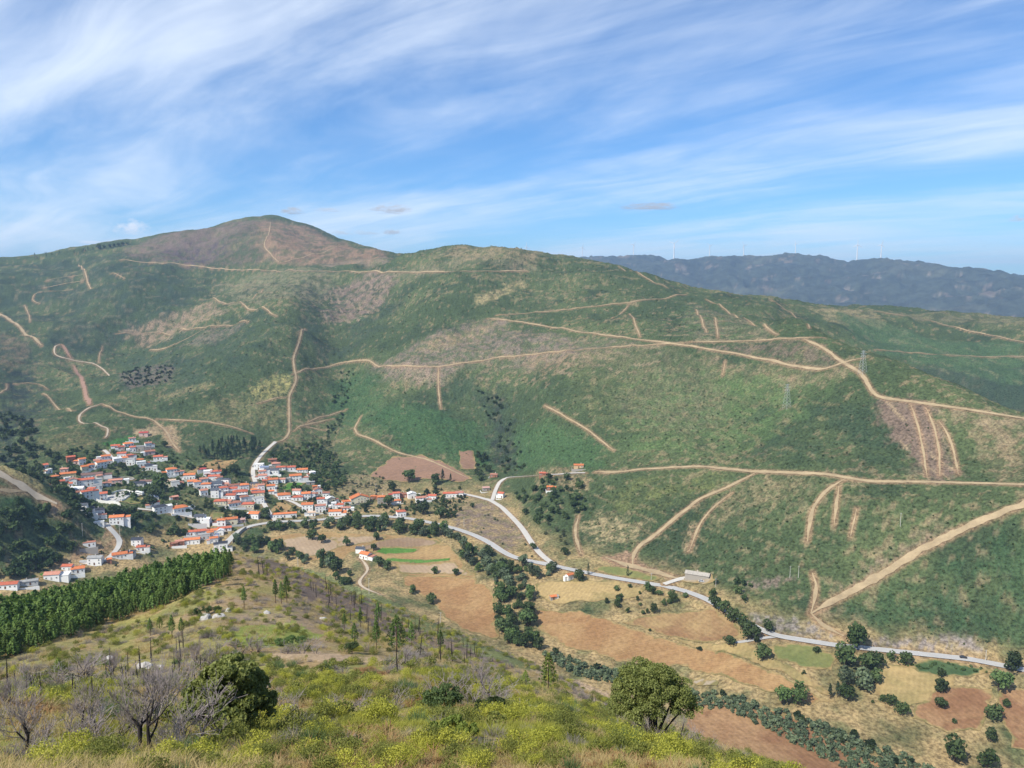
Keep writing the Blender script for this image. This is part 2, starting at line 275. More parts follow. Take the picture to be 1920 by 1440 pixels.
# name, surface, width, label part, points, least distance
ROADS = [
 ('main_road', 'asphalt', 7.0, 'grey asphalt valley road running along the river to the village', [(416, 1030), (428, 1014), (445, 998), (462, 987), (515, 979), (590, 976), (640, 971), (702, 967), (765, 972), (815, 982), (852, 991), (885, 1002), (917, 1017), (942, 1035), (962, 1046), (1005, 1055), (1040, 1062), (1112, 1077), (1167, 1087), (1230, 1097), (1280, 1107), (1325, 1124), (1375, 1153), (1426, 1182), (1460, 1194), (1570, 1211), (1620, 1216), (1726, 1227), (1820, 1237), (1920, 1257), (2000, 1275)], 470),
 ('side_road', 'concrete', 6.0, 'pale concrete road climbing from the valley road to the hamlet', [(1040, 1060), (1015, 1042), (997, 1020), (980, 992), (960, 970), (942, 950), (922, 940), (892, 931), (860, 925)], 500),
 ('side_road', 'concrete', 4.5, 'pale concrete lane bending up past the white hamlet house', [(923, 939), (928, 920), (935, 905), (947, 895), (985, 893), (1030, 891), (1097, 886)], 700),
 ('lane', 'asphalt', 5.0, 'grey lane curving below the big white house at the village foot', [(196, 978), (204, 990), (217, 1003), (229, 1017), (222, 1030), (208, 1043), (195, 1056)], 500),
 ('lane', 'concrete', 5.0, 'pale street dropping through the middle of the village', [(517, 829), (503, 840), (487, 858), (475, 872), (473, 885), (476, 897), (481, 912), (489, 925), (491, 940), (500, 956), (510, 968), (517, 978)], 500),
 ('lane', 'concrete', 4.5, 'pale street from the plaza to the yellow house', [(228, 950), (262, 955), (300, 958), (330, 964), (366, 973), (400, 980), (420, 985)], 500),
 ('lane', 'concrete', 4.5, 'short pale street looping round the orange hip roofed house', [(517, 910), (513, 922), (517, 933), (540, 937), (556, 944), (566, 952)], 500),
 ('lane', 'concrete', 4.5, 'pale street at the upper left end of the village', [(195, 842), (203, 850), (207, 858), (218, 868), (240, 868), (262, 868), (280, 872)], 500),
 ('lane', 'concrete', 4.0, 'pale street beside the long reddish wall in the old village', [(150, 905), (180, 903), (215, 898), (250, 900)], 500),
 ('lane', 'gravel', 4.0, 'pale gravel lane winding from the farmhouse to the slope', [(672, 1045), (690, 1060), (691, 1070), (684, 1079), (671, 1090), (672, 1098), (690, 1106), (716, 1117)], 500),
 ('lane', 'concrete', 5.0, 'short pale spur joining the quarry yard to the valley road', [(1290, 1081), (1265, 1088), (1245, 1098)], 500),
 ('lane', 'asphalt', 3.5, 'narrow grey lane leaving the valley road beside the round oak', [(1455, 1194), (1425, 1198), (1378, 1207)], 400),
 ('lane', 'gravel', 5.0, 'pale hairpin road on the slope above the village', [(190, 757), (165, 764), (148, 777), (143, 790), (177, 797), (205, 802), (203, 812), (196, 822)], 600),
 ('lane', 'gravel', 6, 'pale lane passing behind the right oak at the foot of the near hill', [(1000, 1246), (1060, 1283), (1100, 1311), (1140, 1339), (1175, 1362)], 330),
 ('dirt_track', 'dirt', 5.5, 'dirt track climbing to the summit of the far mountain', [(507, 417), (508, 430), (500, 450), (493, 460), (497, 468), (510, 477), (523, 493)], 1500),
 ('dirt_track', 'dirt', 7, 'long dirt track along the saddle below the mountain', [(225, 487), (267, 492), (333, 495), (400, 503), (433, 506), (500, 508), (633, 509), (700, 509), (773, 511), (870, 509), (940, 509), (990, 508)], 1500),
 ('dirt_track', 'dirt', 6, 'dirt track slanting across the right flank of the mountain', [(523, 494), (567, 483), (600, 475), (640, 462)], 1900),
 ('dirt_track', 'dirt', 5, 'straight dirt track dropping down the far left hillside', [(147, 497), (160, 520), (172, 542)], 1200),
 ('dirt_track', 'dirt', 3.5, 'upper of three thin dirt tracks on the far left hillside', [(157, 515), (130, 519), (100, 523), (80, 530)], 1200),
 ('dirt_track', 'dirt', 3.5, 'middle of three thin dirt tracks on the far left hillside', [(162, 525), (107, 535), (70, 543)], 1200),
 ('dirt_track', 'dirt', 3.5, 'hooked lowest of three thin dirt tracks on the far left hillside', [(137, 543), (73, 548), (58, 557), (60, 565), (76, 570)], 1200),
 ('dirt_track', 'dirt', 12, 'broad raw earth track entering from the left edge', [(-20, 575), (0, 590), (33, 611), (57, 632), (78, 648)], 900),
 ('dirt_track', 'gravel', 5.5, 'pale hooked track on the left slope above the dark wood', [(112, 646), (98, 652), (101, 668), (133, 675), (180, 683), (200, 693), (227, 700)], 900),
 ('earth_scar', 'scar', 11, 'reddish earth scar beside the hooked track', [(115, 646), (124, 658), (134, 674)], 900),
 ('earth_scar', 'scar', 12, 'long reddish earth scar running down the left slope', [(138, 686), (147, 697), (153, 710), (161, 735), (169, 760)], 900),
 ('dirt_track', 'dirt', 3.5, 'short dirt spur rising above the hooked track', [(192, 650), (186, 664), (185, 682)], 900),
 ('dirt_track', 'dirt', 4.5, 'dirt track across the bare strips above the left gully', [(213, 625), (290, 625), (363, 617), (467, 604)], 900),
 ('dirt_track', 'dirt', 4.5, 'dirt ramp slanting up between the bare strips', [(280, 656), (317, 652), (350, 636), (387, 615)], 900),
 ('dirt_track', 'dirt', 4.5, 'wavy dirt track high above the left gully', [(373, 562), (403, 562), (430, 567), (467, 575), (508, 580), (506, 593), (520, 594)], 900),
 ('dirt_track', 'dirt', 6.0, 'main dirt track snaking down the green spur to the village', [(572, 617), (567, 630), (555, 650), (548, 673), (551, 697), (560, 715), (541, 737), (543, 767), (540, 790), (547, 812), (533, 826), (517, 830)], 700),
 ('dirt_track', 'dirt', 4.5, 'dirt track contouring from the spur into the big switchback', [(548, 702), (600, 688), (640, 677), (677, 675), (700, 683), (740, 688), (823, 688), (940, 670), (1073, 657), (1160, 650), (1240, 646), (1290, 642)], 900),
 ('dirt_track', 'dirt', 6.5, 'long straight dirt track across the middle of the main hill', [(913, 597), (973, 603), (1073, 620), (1207, 638), (1280, 647), (1403, 667), (1480, 685), (1580, 700), (1622, 704)], 900),
 ('dirt_track', 'dirt', 5, 'level dirt track below the terraced strips', [(1290, 642), (1380, 640), (1497, 634), (1545, 633)], 900),
 ('dirt_track', 'dirt', 7.0, 'broad dirt track over the right shoulder past the pylon', [(1507, 636), (1547, 654), (1580, 680), (1613, 698), (1627, 714), (1630, 733), (1647, 746), (1713, 754), (1813, 768), (1920, 785), (1990, 795)], 700),
 ('dirt_track', 'dirt', 4, 'thin dirt track descending the right ridge', [(1323, 561), (1350, 573), (1380, 591), (1420, 610), (1460, 628)], 900),
 ('dirt_track', 'dirt', 4.5, 'dirt track rising across the upper right of the main hill', [(930, 592), (1040, 583), (1173, 568), (1270, 556), (1287, 552)], 900),
 ('dirt_track', 'dirt', 5, 'short dirt track near the top of the main hill', [(1160, 500), (1190, 511), (1253, 541)], 1200),
 ('dirt_track', 'dirt', 5, 'upper dirt track crossing the far right slope', [(1640, 583), (1730, 598), (1813, 620), (1920, 642), (1980, 652)], 1250),
 ('dirt_track', 'dirt', 4, 'lower dirt track crossing the far right slope', [(1640, 656), (1747, 664), (1830, 669), (1920, 669), (1980, 668)], 1250),
 ('dirt_track', 'dirt', 4.5, 'dirt track along the right end of the main ridge', [(1447, 564), (1487, 588), (1518, 617)], 900),
 ('dirt_track', 'dirt', 5.5, 'contour track above the lower right slope', [(1115, 885), (1155, 886), (1200, 880), (1255, 877), (1310, 874), (1413, 884), (1547, 889), (1630, 903), (1747, 904), (1830, 906), (1920, 909), (1990, 912)], 550),
 ('dirt_track', 'dirt', 6, 'dirt track falling from the contour track to the quarry yard', [(1420, 885), (1360, 916), (1317, 932), (1280, 960), (1255, 981), (1217, 1012), (1192, 1028), (1186, 1045), (1186, 1062)], 550),
 ('dirt_track', 'dirt', 9, 'wide bare earth track along the foot of the quarry slope', [(1135, 1046), (1158, 1055), (1217, 1070), (1275, 1086)], 550),
 ('dirt_track', 'dirt', 4, 'short dirt track beside the green gully', [(1085, 967), (1076, 990), (1080, 1015), (1090, 1040)], 550),
 ('dirt_track', 'dirt', 8.5, 'wide dirt track climbing steadily to the right edge', [(2000, 910), (1920, 946), (1857, 969), (1807, 991), (1764, 1013), (1720, 1035), (1657, 1076), (1589, 1113), (1541, 1138), (1521, 1151)], 450),
 ('dirt_track', 'dirt', 6, 'short dirt ramp joining the wide track to the valley road', [(1520, 1149), (1530, 1163), (1555, 1180), (1582, 1193)], 450),
 ('dirt_track', 'dirt', 5, 'dirt spur turning uphill off the wide track', [(1523, 1075), (1532, 1097), (1527, 1127), (1521, 1149)], 450),
 ('dirt_track', 'dirt', 5, 'left of two dirt scars below the contour track', [(1585, 898), (1555, 915), (1539, 930), (1521, 960), (1514, 1016)], 500),
 ('dirt_track', 'dirt', 4, 'right of two dirt scars below the contour track', [(1573, 912), (1569, 940), (1564, 985)], 500),
 ('dirt_track', 'dirt', 5, 'dirt track edging the brown cleared field above the village', [(677, 780), (661, 802), (665, 812), (710, 830), (740, 848), (802, 862), (855, 886), (877, 896)], 700),
 ('dirt_track', 'dirt', 4, 'dirt track branching towards the stony gully', [(626, 785), (580, 796), (557, 800), (550, 809)], 700),
 ('dirt_track', 'dirt', 4, 'short dirt track below the stony gully', [(557, 800), (585, 801), (612, 807)], 700),
 ('dirt_track', 'dirt', 5.5, 'dirt track from the hairpin down to the top of the village', [(192, 758), (233, 777), (290, 788), (304, 800), (313, 811), (320, 828), (336, 846)], 600),
 ('dirt_track', 'dirt', 5, 'dirt track passing above the pine wood', [(293, 786), (377, 790), (427, 798), (473, 813)], 700),
 ('dirt_track', 'dirt', 4.5, 'dirt track on the low slope left of the hairpin', [(80, 738), (95, 750), (112, 766), (140, 770)], 700),
 ('dirt_track', 'dirt', 4.5, 'bent dirt track at the left edge', [(-10, 740), (0, 737), (17, 731), (13, 720)], 700),
 ('dirt_track', 'dirt', 4, 'short dirt track above the dark gulch', [(27, 720), (73, 718), (90, 731)], 700),
 ('dirt_track', 'gravel', 9, 'broad sandy road along the left spur', [(-40, 868), (0, 888), (32, 906), (57, 921), (82, 934), (107, 945)], 560),
 ('dirt_track', 'dirt', 4, 'thin track joining the sandy road from the left', [(-20, 918), (0, 920), (50, 922)], 560),
 ('dirt_track', 'dirt', 4, 'firebreak track dropping straight below the switchback', [(822, 689), (822, 733), (827, 767)], 900),
 ('dirt_track', 'dirt', 3.5, 'thin dirt path crossing the green bowl', [(1020, 760), (1060, 782), (1100, 804), (1125, 825), (1152, 845)], 700),
 ('dirt_track', 'dirt', 3.6, 'thin sandy scratch on the far left hillside below the saddle', [(210, 512), (222, 518), (237, 524)], 1200),
 ('dirt_track', 'dirt', 3.6, 'thin dirt path dropping left of the broad raw earth track', [(46, 572), (55, 585), (57, 605)], 1000),
 ('dirt_track', 'dirt', 3.6, 'short dirt scratch under the wavy high track', [(492, 543), (486, 550), (474, 560)], 1000),
 ('dirt_track', 'dirt', 3.6, 'thin dirt path leaving the main spur track to the left', [(482, 757), (505, 748), (536, 745)], 800),
 ('dirt_track', 'dirt', 3.6, 'thin path across the stony gully right of the spur track', [(575, 794), (605, 780), (628, 772), (650, 768)], 800),
 ('dirt_track', 'dirt', 3.6, 'thin dirt scratch falling through the upper terraces', [(1180, 588), (1190, 608), (1200, 632)], 900),
 ('dirt_track', 'dirt', 3.6, 'pale streak slanting up to the upper right track', [(1148, 597), (1162, 585), (1180, 570)], 900),
 ('dirt_track', 'dirt', 3.6, 'left of two thin streaks crossing the terraced strips', [(1305, 580), (1313, 600), (1325, 625)], 900),
 ('dirt_track', 'dirt', 3.6, 'right of two thin streaks crossing the terraced strips', [(1340, 595), (1342, 615), (1346, 634)], 900),
 ('dirt_track', 'dirt', 3.6, 'short pale gash below the long straight track', [(1360, 676), (1357, 690), (1355, 704)], 800),
 ('dirt_track', 'dirt', 3.6, 'left of three bulldozed streaks in the brown scar at the right', [(1708, 760), (1722, 800), (1732, 850), (1738, 893)], 600),
 ('dirt_track', 'dirt', 3.6, 'middle of three bulldozed streaks in the brown scar at the right', [(1736, 765), (1752, 800), (1762, 850), (1762, 893)], 600),
 ('dirt_track', 'dirt', 3.6, 'right of three bulldozed streaks in the brown scar at the right', [(1760, 790), (1778, 815), (1790, 850), (1797, 890)], 600),
 ('dirt_track', 'dirt', 3.2, 'thin streak falling beside the track to the quarry yard', [(1372, 925), (1335, 953), (1310, 985), (1292, 1035)], 500),
 ('dirt_track', 'dirt', 3.2, 'thin streak right of the two dirt scars', [(1606, 955), (1600, 980), (1595, 1005)], 500),
]
ROADW = []
for name, surf, wid, lab, pts, rmin in ROADS:
    wid *= 0.92 if surf in ('asphalt', 'concrete') else (0.58 if rmin < 600 else 0.42)
    dense = []
    for (ax, ay), (bx, by) in zip(pts[:-1], pts[1:]):
        m_ = max(1, int(math.hypot(bx - ax, by - ay) / 14))
        dense += [(ax + (bx - ax) * t / m_, ay + (by - ay) * t / m_) for t in range(m_)]
    dense.append(pts[-1]); w = [hit(px, py, rmin) for px, py in dense]
    keep = [w[0]]
    for q in w[1:]:
        r0_, r1_ = math.hypot(keep[-1][0], keep[-1][1]), math.hypot(q[0], q[1])
        if abs(r1_ - r0_) < 0.10 * r0_ or q is w[-1]: keep.append(q)
    w = [keep[0]] + [tuple((np.array(keep[k - 1]) + 2 * np.array(keep[k]) + np.array(keep[k + 1])) / 4) for k in range(1, len(keep) - 1)] + [keep[-1]]
    c = spline(w, 4.0)
    z = ground(c[:, 0], c[:, 1]); k = np.ones(7) / 7
    zs = np.convolve(np.pad(z, 3, mode='edge'), k, 'valid')
    ROADW.append((name, surf, wid, lab, c, zs))
# fine roughness of scrub on the hills, then benches under the roads
hill = sstep(-226, -205, H) * sstep(560, 700, RR)[None, :]
SCRUB = fbm(X, Y, 6.5, 3, 0.7, 31)
H0 = H.copy()
H = H + hill * (1 - sstep(2200, 3000, Rg)) * (SCRUB * 1.7 + fbm(X, Y, 45, 2, 0.5, 35) * 2.0)
ROADMASK = np.zeros_like(H)
for name, surf, wid, lab, c, zs in ROADW:
    m = 25
    box = (X > c[:, 0].min() - m) & (X < c[:, 0].max() + m) & (Y > c[:, 1].min() - m) & (Y < c[:, 1].max() + m)
    ii = np.nonzero(box)
    if len(ii[0]) == 0: continue
    x, y = X[ii], Y[ii]; d, al_ = seg_dist(x, y, c[::2] if len(c) > 60 else c)
    cc = c[::2] if len(c) > 60 else c; zz = zs[::2] if len(c) > 60 else zs
    tz = np.interp(al_ * (len(cc) - 1), np.arange(len(cc)), zz)
    rr_ = np.hypot(x, y); fl = wid * 0.5 + 0.6 + np.clip(rr_ - 600, 0, 1500) * 0.0042; k = 1 - np.clip((d - fl) / 4.0, 0, 1)
    H[ii] = H[ii] * (1 - k) + (tz if surf in ('asphalt', 'concrete') else H0[ii]) * k
    ROADMASK[ii] = np.maximum(ROADMASK[ii], 1 - sstep(wid * 0.5, wid * 0.5 + 3.0, d))

# ================================================================ ground cover (albedo of what grows there, plus hill shade painted in)
def poly_world(pts, rmin): return np.array([hit(px, py, rmin)[:2] for px, py in pts])
def inside(x, y, poly):
    r = np.zeros(x.shape, bool); n = len(poly); j = n - 1
    for i in range(n):
        xi, yi = poly[i]; xj, yj = poly[j]
        c = ((yi > y) != (yj > y)) & (x < (xj - xi) * (y - yi) / (yj - yi + 1e-12) + xi); r ^= c; j = i
    return r
def lin(r, g, b):
    f = lambda v: (v / 255 / 12.92) if v <= 10.3 else ((v / 255 + 0.055) / 1.055) ** 2.4
    return np.array([f(r), f(g), f(b)])
def blend(Cc, k, col): return Cc * (1 - k[..., None]) + np.asarray(col) * k[..., None]
GREEN, GREEN2, DKGREEN = np.array([.055, .080, .036]), np.array([.090, .116, .050]), np.array([.036, .056, .030])
TAN, SOIL, BURNT, DRY, PINK = np.array([.34, .245, .15]), np.array([.27, .175, .105]), np.array([.125, .095, .092]), np.array([.34, .25, .125]), np.array([.27, .185, .14])
n1 = fbm(X, Y, 180, 4, 0.55, 41); n2 = fbm(X, Y, 38, 4, 0.6, 45); n3 = fbm(X, Y, 10, 3, 0.6, 49)
Cv = np.ones(H.shape + (3,)) * GREEN
Cv = blend(Cv, np.clip(0.35 + n1 * 1.2 + n2 * 0.6, 0, 1), GREEN2)
Cv = blend(Cv, sstep(0.15, 0.55, fbm(X, Y, 90, 4, 0.6, 55)) * 0.7, DKGREEN)
Cv = blend(Cv, sstep(0.22, 0.46, n3 + 0.5 * n2 + 0.35 * n1 - 0.04) * 0.5, TAN * 0.75)
far = sstep(3200, 4500, Rg)
Cf = np.ones_like(Cv) * np.array([.060, .072, .052])
Cf = blend(Cf, sstep(0.05, 0.5, fbm(X, Y, 900, 5, 0.6, 61)) * 0.7, np.array([.100, .105, .068]))
Cf = blend(Cf, sstep(0.38, 0.60, fbm(X, Y, 260, 5, 0.75, 66)) * 0.6, np.array([.26, .20, .15]))
Cv = Cv * (1 - far[..., None]) + Cf * far[..., None]
valley = (1 - sstep(-227.5, -219, H0)) * sstep(330, 420, Rg) * (1 - sstep(900, 1000, Rg))
Cv = blend(Cv, valley * np.clip(0.75 + n2, 0, 1), DRY)
Cv = blend(Cv, valley * sstep(0.12, 0.40, fbm(X, Y, 28, 3, 0.6, 71)) * 0.6, GREEN2)
# (polygon in pixels, colour, strength, raggedness in metres, patchiness wavelength or 0, least distance); the dark teal hill patches are painted shade
COVER_AND_SHADE = [
 ([(-40, 495), (200, 478), (360, 505), (420, 545), (330, 590), (230, 640), (120, 690), (-40, 700)], (.036, .056, .040), .65, 50, 70, 900),  # far left hillside: slope shade put into the colour
 ([(560, 530), (740, 500), (760, 560), (700, 640), (640, 690), (560, 640)], (.040, .060, .040), .55, 40, 50, 900),  # shade of the bowl painted as darker albedo
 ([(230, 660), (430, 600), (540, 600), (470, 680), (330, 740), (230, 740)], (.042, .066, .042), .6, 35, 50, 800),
 ([(1600, 665), (1700, 690), (1920, 680), (1960, 800), (1830, 760), (1700, 715)], (.038, .060, .042), .75, 30, 0, 1150),  # far right slope darkened in colour to stand for shade
 ([(830, 700), (960, 700), (1010, 790), (990, 880), (880, 860), (800, 780)], (.036, .060, .036), .6, 30, 40, 700),  # gully shade painted into the albedo
 ([(1400, 760), (1660, 770), (1740, 890), (1560, 885), (1400, 860)], (.040, .066, .036), .6, 25, 30, 600),  # painted shade on the right hillside
 ([(1540, 1140), (1900, 975), (1960, 1000), (1960, 1200), (1700, 1195)], (.042, .078, .036), .75, 10, 20, 450),
 ([(1200, 1060), (1400, 940), (1700, 930), (1640, 1010), (1480, 1060), (1300, 1080)], (.050, .078, .036), .5, 15, 20, 480),
 ([(300, 492), (305, 462), (390, 436), (425, 445), (412, 482), (380, 505)], (.085, .066, .078), .85, 30, 22, 1500),
 ([(230, 470), (300, 441), (420, 420), (505, 411), (600, 434), (735, 482), (700, 492), (560, 497), (430, 498), (260, 486)], (.15, .11, .085), .6, 40, 26, 1500),
 ([(262, 455), (470, 414), (490, 425), (430, 445), (300, 470), (240, 485)], (.17, .125, .10), .75, 40, 30, 1500),
 ([(480, 418), (510, 411), (600, 436), (735, 482), (700, 494), (560, 497), (505, 492), (480, 460)], (.26, .17, .11), .8, 30, 35, 1500),
 ([(610, 490), (735, 484), (730, 500), (600, 500)], (.22, .17, .12), .7, 30, 30, 1900),
 ([(600, 545), (690, 508), (745, 515), (730, 560), (680, 590), (600, 600), (640, 560)], (.20, .145, .115), .8, 25, 18, 1000),
 ([(225, 620), (330, 585), (400, 562), (425, 590), (340, 625), (250, 640)], (.27, .195, .13), .8, 15, 15, 900),
 ([(330, 655), (400, 612), (460, 608), (400, 645)], (.20, .16, .12), .6, 15, 12, 900),
 ([(410, 535), (520, 500), (640, 515), (560, 560), (470, 570)], (.22, .20, .12), .55, 30, 15, 900),
 ([(690, 520), (820, 490), (1000, 500), (1010, 515), (800, 520)], (.24, .20, .13), .45, 30, 20, 1000),
 ([(820, 478), (900, 464), (1060, 475), (1130, 488), (1000, 495), (860, 490)], (.29, .22, .13), .6, 25, 25, 1000),
 ([(890, 560), (980, 525), (990, 535), (900, 575)], (.36, .29, .15), .8, 12, 14, 1000),
 ([(690, 690), (760, 655), (830, 620), (930, 598), (1060, 630), (1230, 648), (1100, 662), (900, 678), (820, 720), (740, 715)], (.20, .155, .125), .75, 25, 14, 900),
 ([(780, 660), (850, 625), (930, 605), (900, 630), (820, 660)], (.30, .22, .13), .75, 12, 12, 900),
 ([(980, 665), (1160, 650), (1150, 680), (1050, 700), (990, 685)], (.26, .185, .12), .7, 15, 12, 900),
 ([(720, 690), (830, 690), (835, 725), (770, 720)], (.27, .20, .145), .75, 12, 10, 900),
 ([(1285, 650), (1400, 645), (1500, 640), (1560, 668), (1612, 694), (1500, 684), (1400, 665)], (.165, .125, .090), .75, 12, 10, 850),
 ([(1280, 600), (1300, 565), (1380, 592), (1450, 630), (1290, 640)], (.17, .15, .095), .6, 15, 20, 900),
 ([(1320, 660), (1480, 690), (1600, 705), (1540, 722), (1400, 705), (1330, 690)], (.25, .185, .115), .7, 15, 12, 800),
 ([(1640, 750), (1745, 757), (1760, 800), (1800, 895), (1735, 900), (1700, 850), (1650, 790)], (.170, .122, .092), .9, 10, 0, 600),
 ([(1745, 757), (1920, 785), (1920, 830), (1870, 860), (1830, 800), (1780, 780)], (.26, .195, .12), .65, 15, 14, 600),
 ([(1840, 850), (1920, 820), (1920, 900), (1850, 895)], (.27, .20, .12), .6, 12, 12, 600),
 ([(1500, 572), (1560, 577), (1650, 582), (1650, 610), (1560, 605)], (.27, .22, .12), .7, 25, 25, 1300),
 ([(1650, 582), (1920, 597), (1920, 625), (1800, 605), (1660, 595)], (.20, .175, .10), .6, 25, 25, 1300),
 ([(1080, 985), (1130, 960), (1210, 985), (1190, 1020), (1120, 1020)], (.34, .27, .15), .75, 10, 8, 550),
 ([(1140, 920), (1260, 890), (1400, 885), (1330, 925), (1230, 960), (1160, 960)], (.13, .145, .055), .7, 20, 14, 550),
 ([(1350, 910), (1480, 890), (1560, 900), (1500, 940), (1400, 960), (1340, 990)], (.24, .195, .11), .6, 15, 9, 500),
 ([(1290, 980), (1310, 985), (1300, 1030), (1280, 1040)], (.32, .235, .14), .8, 6, 5, 500),
 ([(1560, 1100), (1660, 1040), (1760, 980), (1800, 985), (1700, 1050), (1600, 1110)], (.24, .175, .12), .7, 8, 8, 450),
 ([(1400, 1150), (1500, 1160), (1560, 1190), (1570, 1205), (1460, 1190), (1420, 1170)], (.235, .205, .18), .9, 4, 6, 430),
 ([(1630, 1200), (1720, 1195), (1820, 1190), (1850, 1225), (1760, 1222), (1640, 1210)], (.24, .205, .185), .9, 4, 6, 430),
 ([(1390, 1110), (1400, 1090), (1480, 1080), (1495, 1085), (1470, 1095)], (.21, .16, .13), .8, 4, 5, 430),
 ([(1130, 1043), (1180, 1035), (1210, 1060), (1260, 1080), (1200, 1075), (1150, 1060)], (.27, .175, .115), .85, 5, 0, 500),
 ([(850, 960), (900, 940), (940, 950), (985, 1010), (960, 1035), (900, 1010), (850, 985)], (.20, .150, .120), .85, 8, 10, 560),
 ([(1110, 640), (1240, 655), (1250, 720), (1180, 800), (1100, 790), (1070, 700)], (.11, .125, .055), .6, 30, 18, 700),
 ([(1180, 700), (1420, 680), (1560, 730), (1440, 830), (1250, 860), (1150, 850)], (.085, .135, .050), .7, 35, 30, 650),
 ([(1150, 640), (1300, 660), (1380, 730), (1300, 820), (1180, 790)], (.17, .15, .09), .45, 30, 8, 700),
 ([(640, 700), (700, 700), (730, 790), (640, 800), (610, 760)], (.045, .095, .038), .7, 20, 0, 800),
 ([(740, 760), (900, 790), (930, 880), (760, 850), (690, 800)], (.05, .105, .040), .7, 20, 0, 700),
 ([(960, 800), (1130, 830), (1130, 880), (980, 885)], (.06, .115, .045), .7, 15, 0, 700),
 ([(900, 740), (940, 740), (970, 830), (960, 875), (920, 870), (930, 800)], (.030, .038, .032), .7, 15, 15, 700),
 ([(1560, 590), (1640, 600), (1920, 640), (1920, 720), (1800, 700), (1620, 650)], (.060, .105, .048), .8, 30, 0, 1250),
 ([(460, 730), (530, 700), (548, 710), (535, 745), (480, 750)], (.34, .30, .12), .75, 12, 7, 800),
 ([(300, 740), (400, 715), (395, 725), (300, 748)], (.30, .24, .13), .6, 10, 7, 800),
 ([(350, 780), (440, 745), (530, 760), (530, 800), (420, 800)], (.20, .18, .085), .55, 15, 8, 700),
 ([(215, 700), (330, 690), (320, 715), (240, 730)], (.14, .11, .095), .8, 8, 7, 800),
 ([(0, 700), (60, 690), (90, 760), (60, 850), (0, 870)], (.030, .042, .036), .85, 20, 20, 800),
 ([(0, 620), (60, 650), (40, 690), (0, 690)], (.15, .12, .075), .8, 12, 14, 900),
 ([(300, 800), (330, 795), (340, 850), (310, 835)], (.32, .235, .14), .9, 6, 0, 600),
 ([(250, 810), (300, 795), (300, 812), (265, 822)], (.33, .25, .15), .9, 6, 0, 600),
 ([(70, 830), (160, 800), (190, 830), (170, 850), (90, 850)], (.16, .14, .07), .6, 12, 12, 700),
 ([(190, 830), (250, 815), (260, 825), (215, 845)], (.05, .13, .035), .9, 5, 0, 700),
 ([(0, 868), (80, 915), (70, 930), (0, 885)], (.33, .27, .12), .85, 6, 0, 560),
 ([(60, 935), (110, 945), (150, 975), (130, 985), (80, 960)], (.31, .21, .13), .9, 5, 6, 560),
 ([(90, 1060), (150, 1020), (200, 1000), (225, 1010), (220, 1030), (180, 1060), (150, 1075), (110, 1080)], (.33, .22, .13), .9, 4, 6, 560),
 ([(0, 900), (40, 905), (70, 935), (60, 950), (0, 960)], (.05, .10, .04), .8, 6, 0, 560),
 ([(530, 830), (620, 830), (640, 900), (560, 900), (510, 860)], (.16, .14, .075), .6, 10, 10, 700),
 ([(100, 850), (250, 835), (340, 870), (480, 900), (640, 930), (640, 965), (420, 995), (320, 985), (200, 950), (110, 910)], (.075, .095, .040), .75, 8, 14, 600),
 ([(640, 890), (720, 890), (740, 930), (680, 935), (640, 925)], (.30, .225, .13), .7, 5, 6, 650),
 ([(1000, 890), (1100, 885), (1110, 900), (1090, 930), (1010, 910)], (.28, .21, .12), .7, 6, 6, 650),
 ([(340, 930), (420, 930), (440, 960), (380, 975), (340, 965)], (.20, .18, .085), .6, 5, 8, 600),
 ([(820, 935), (880, 925), (900, 945), (850, 965)], (.30, .22, .13), .6, 5, 6, 600),
]
def patchy(x, y, wl, seed): return sstep(-0.12, 0.14, fbm(x, y, wl, 4, 0.65, seed))
for k, (pts, colr, st, rag, wl, rmin) in enumerate(COVER_AND_SHADE):
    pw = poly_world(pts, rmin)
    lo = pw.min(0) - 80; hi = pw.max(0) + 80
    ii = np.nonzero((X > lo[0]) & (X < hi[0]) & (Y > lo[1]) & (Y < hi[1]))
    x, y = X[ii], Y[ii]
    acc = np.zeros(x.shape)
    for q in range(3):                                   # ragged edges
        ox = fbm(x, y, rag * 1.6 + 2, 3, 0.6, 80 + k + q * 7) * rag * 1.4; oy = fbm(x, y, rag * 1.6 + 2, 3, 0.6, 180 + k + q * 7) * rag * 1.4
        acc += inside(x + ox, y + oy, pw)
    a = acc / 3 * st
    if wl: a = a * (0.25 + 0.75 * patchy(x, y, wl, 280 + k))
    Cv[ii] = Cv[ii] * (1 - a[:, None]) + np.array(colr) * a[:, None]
# bulldozed strips that follow the fall line and terraces on the right
def strips(pts, rmin, spacing, colr, st, angle, width=0.35):
    pw = poly_world(pts, rmin); ii = np.nonzero(inside(X, Y, pw)); x, y = X[ii], Y[ii]
    u = (x * math.cos(angle) + y * math.sin(angle)) + fbm(x, y, 60, 2, 0.5, 77) * spacing * 0.6
    a = (np.abs((u / spacing) % 1 - 0.5) < width / 2) * st * patchy(x, y, 30, 78)
    Cv[ii] = Cv[ii] * (1 - a[:, None]) + np.array(colr) * a[:, None]
strips([(1650, 755), (1745, 757), (1800, 895), (1735, 900)], 600, 13.0, (.30, .225, .14), .75, 0.05, 0.25)
strips([(1270, 575), (1300, 565), (1450, 630), (1290, 640)], 900, 11.0, (.085, .13, .05), .7, 1.45, 0.5)
strips([(1560, 600), (1640, 600), (1920, 640), (1920, 740), (1750, 690)], 1250, 40, (.16, .16, .09), .5, 0.1, 0.25)
strips([(600, 545), (690, 508), (745, 515), (700, 590), (600, 600)], 1000, 14, (.30, .22, .16), .6, 0.4, 0.3)
strips([(690, 690), (830, 620), (930, 598), (1230, 648), (900, 678)], 900, 16, (.085, .11, .05), .6, 0.7, 0.4)
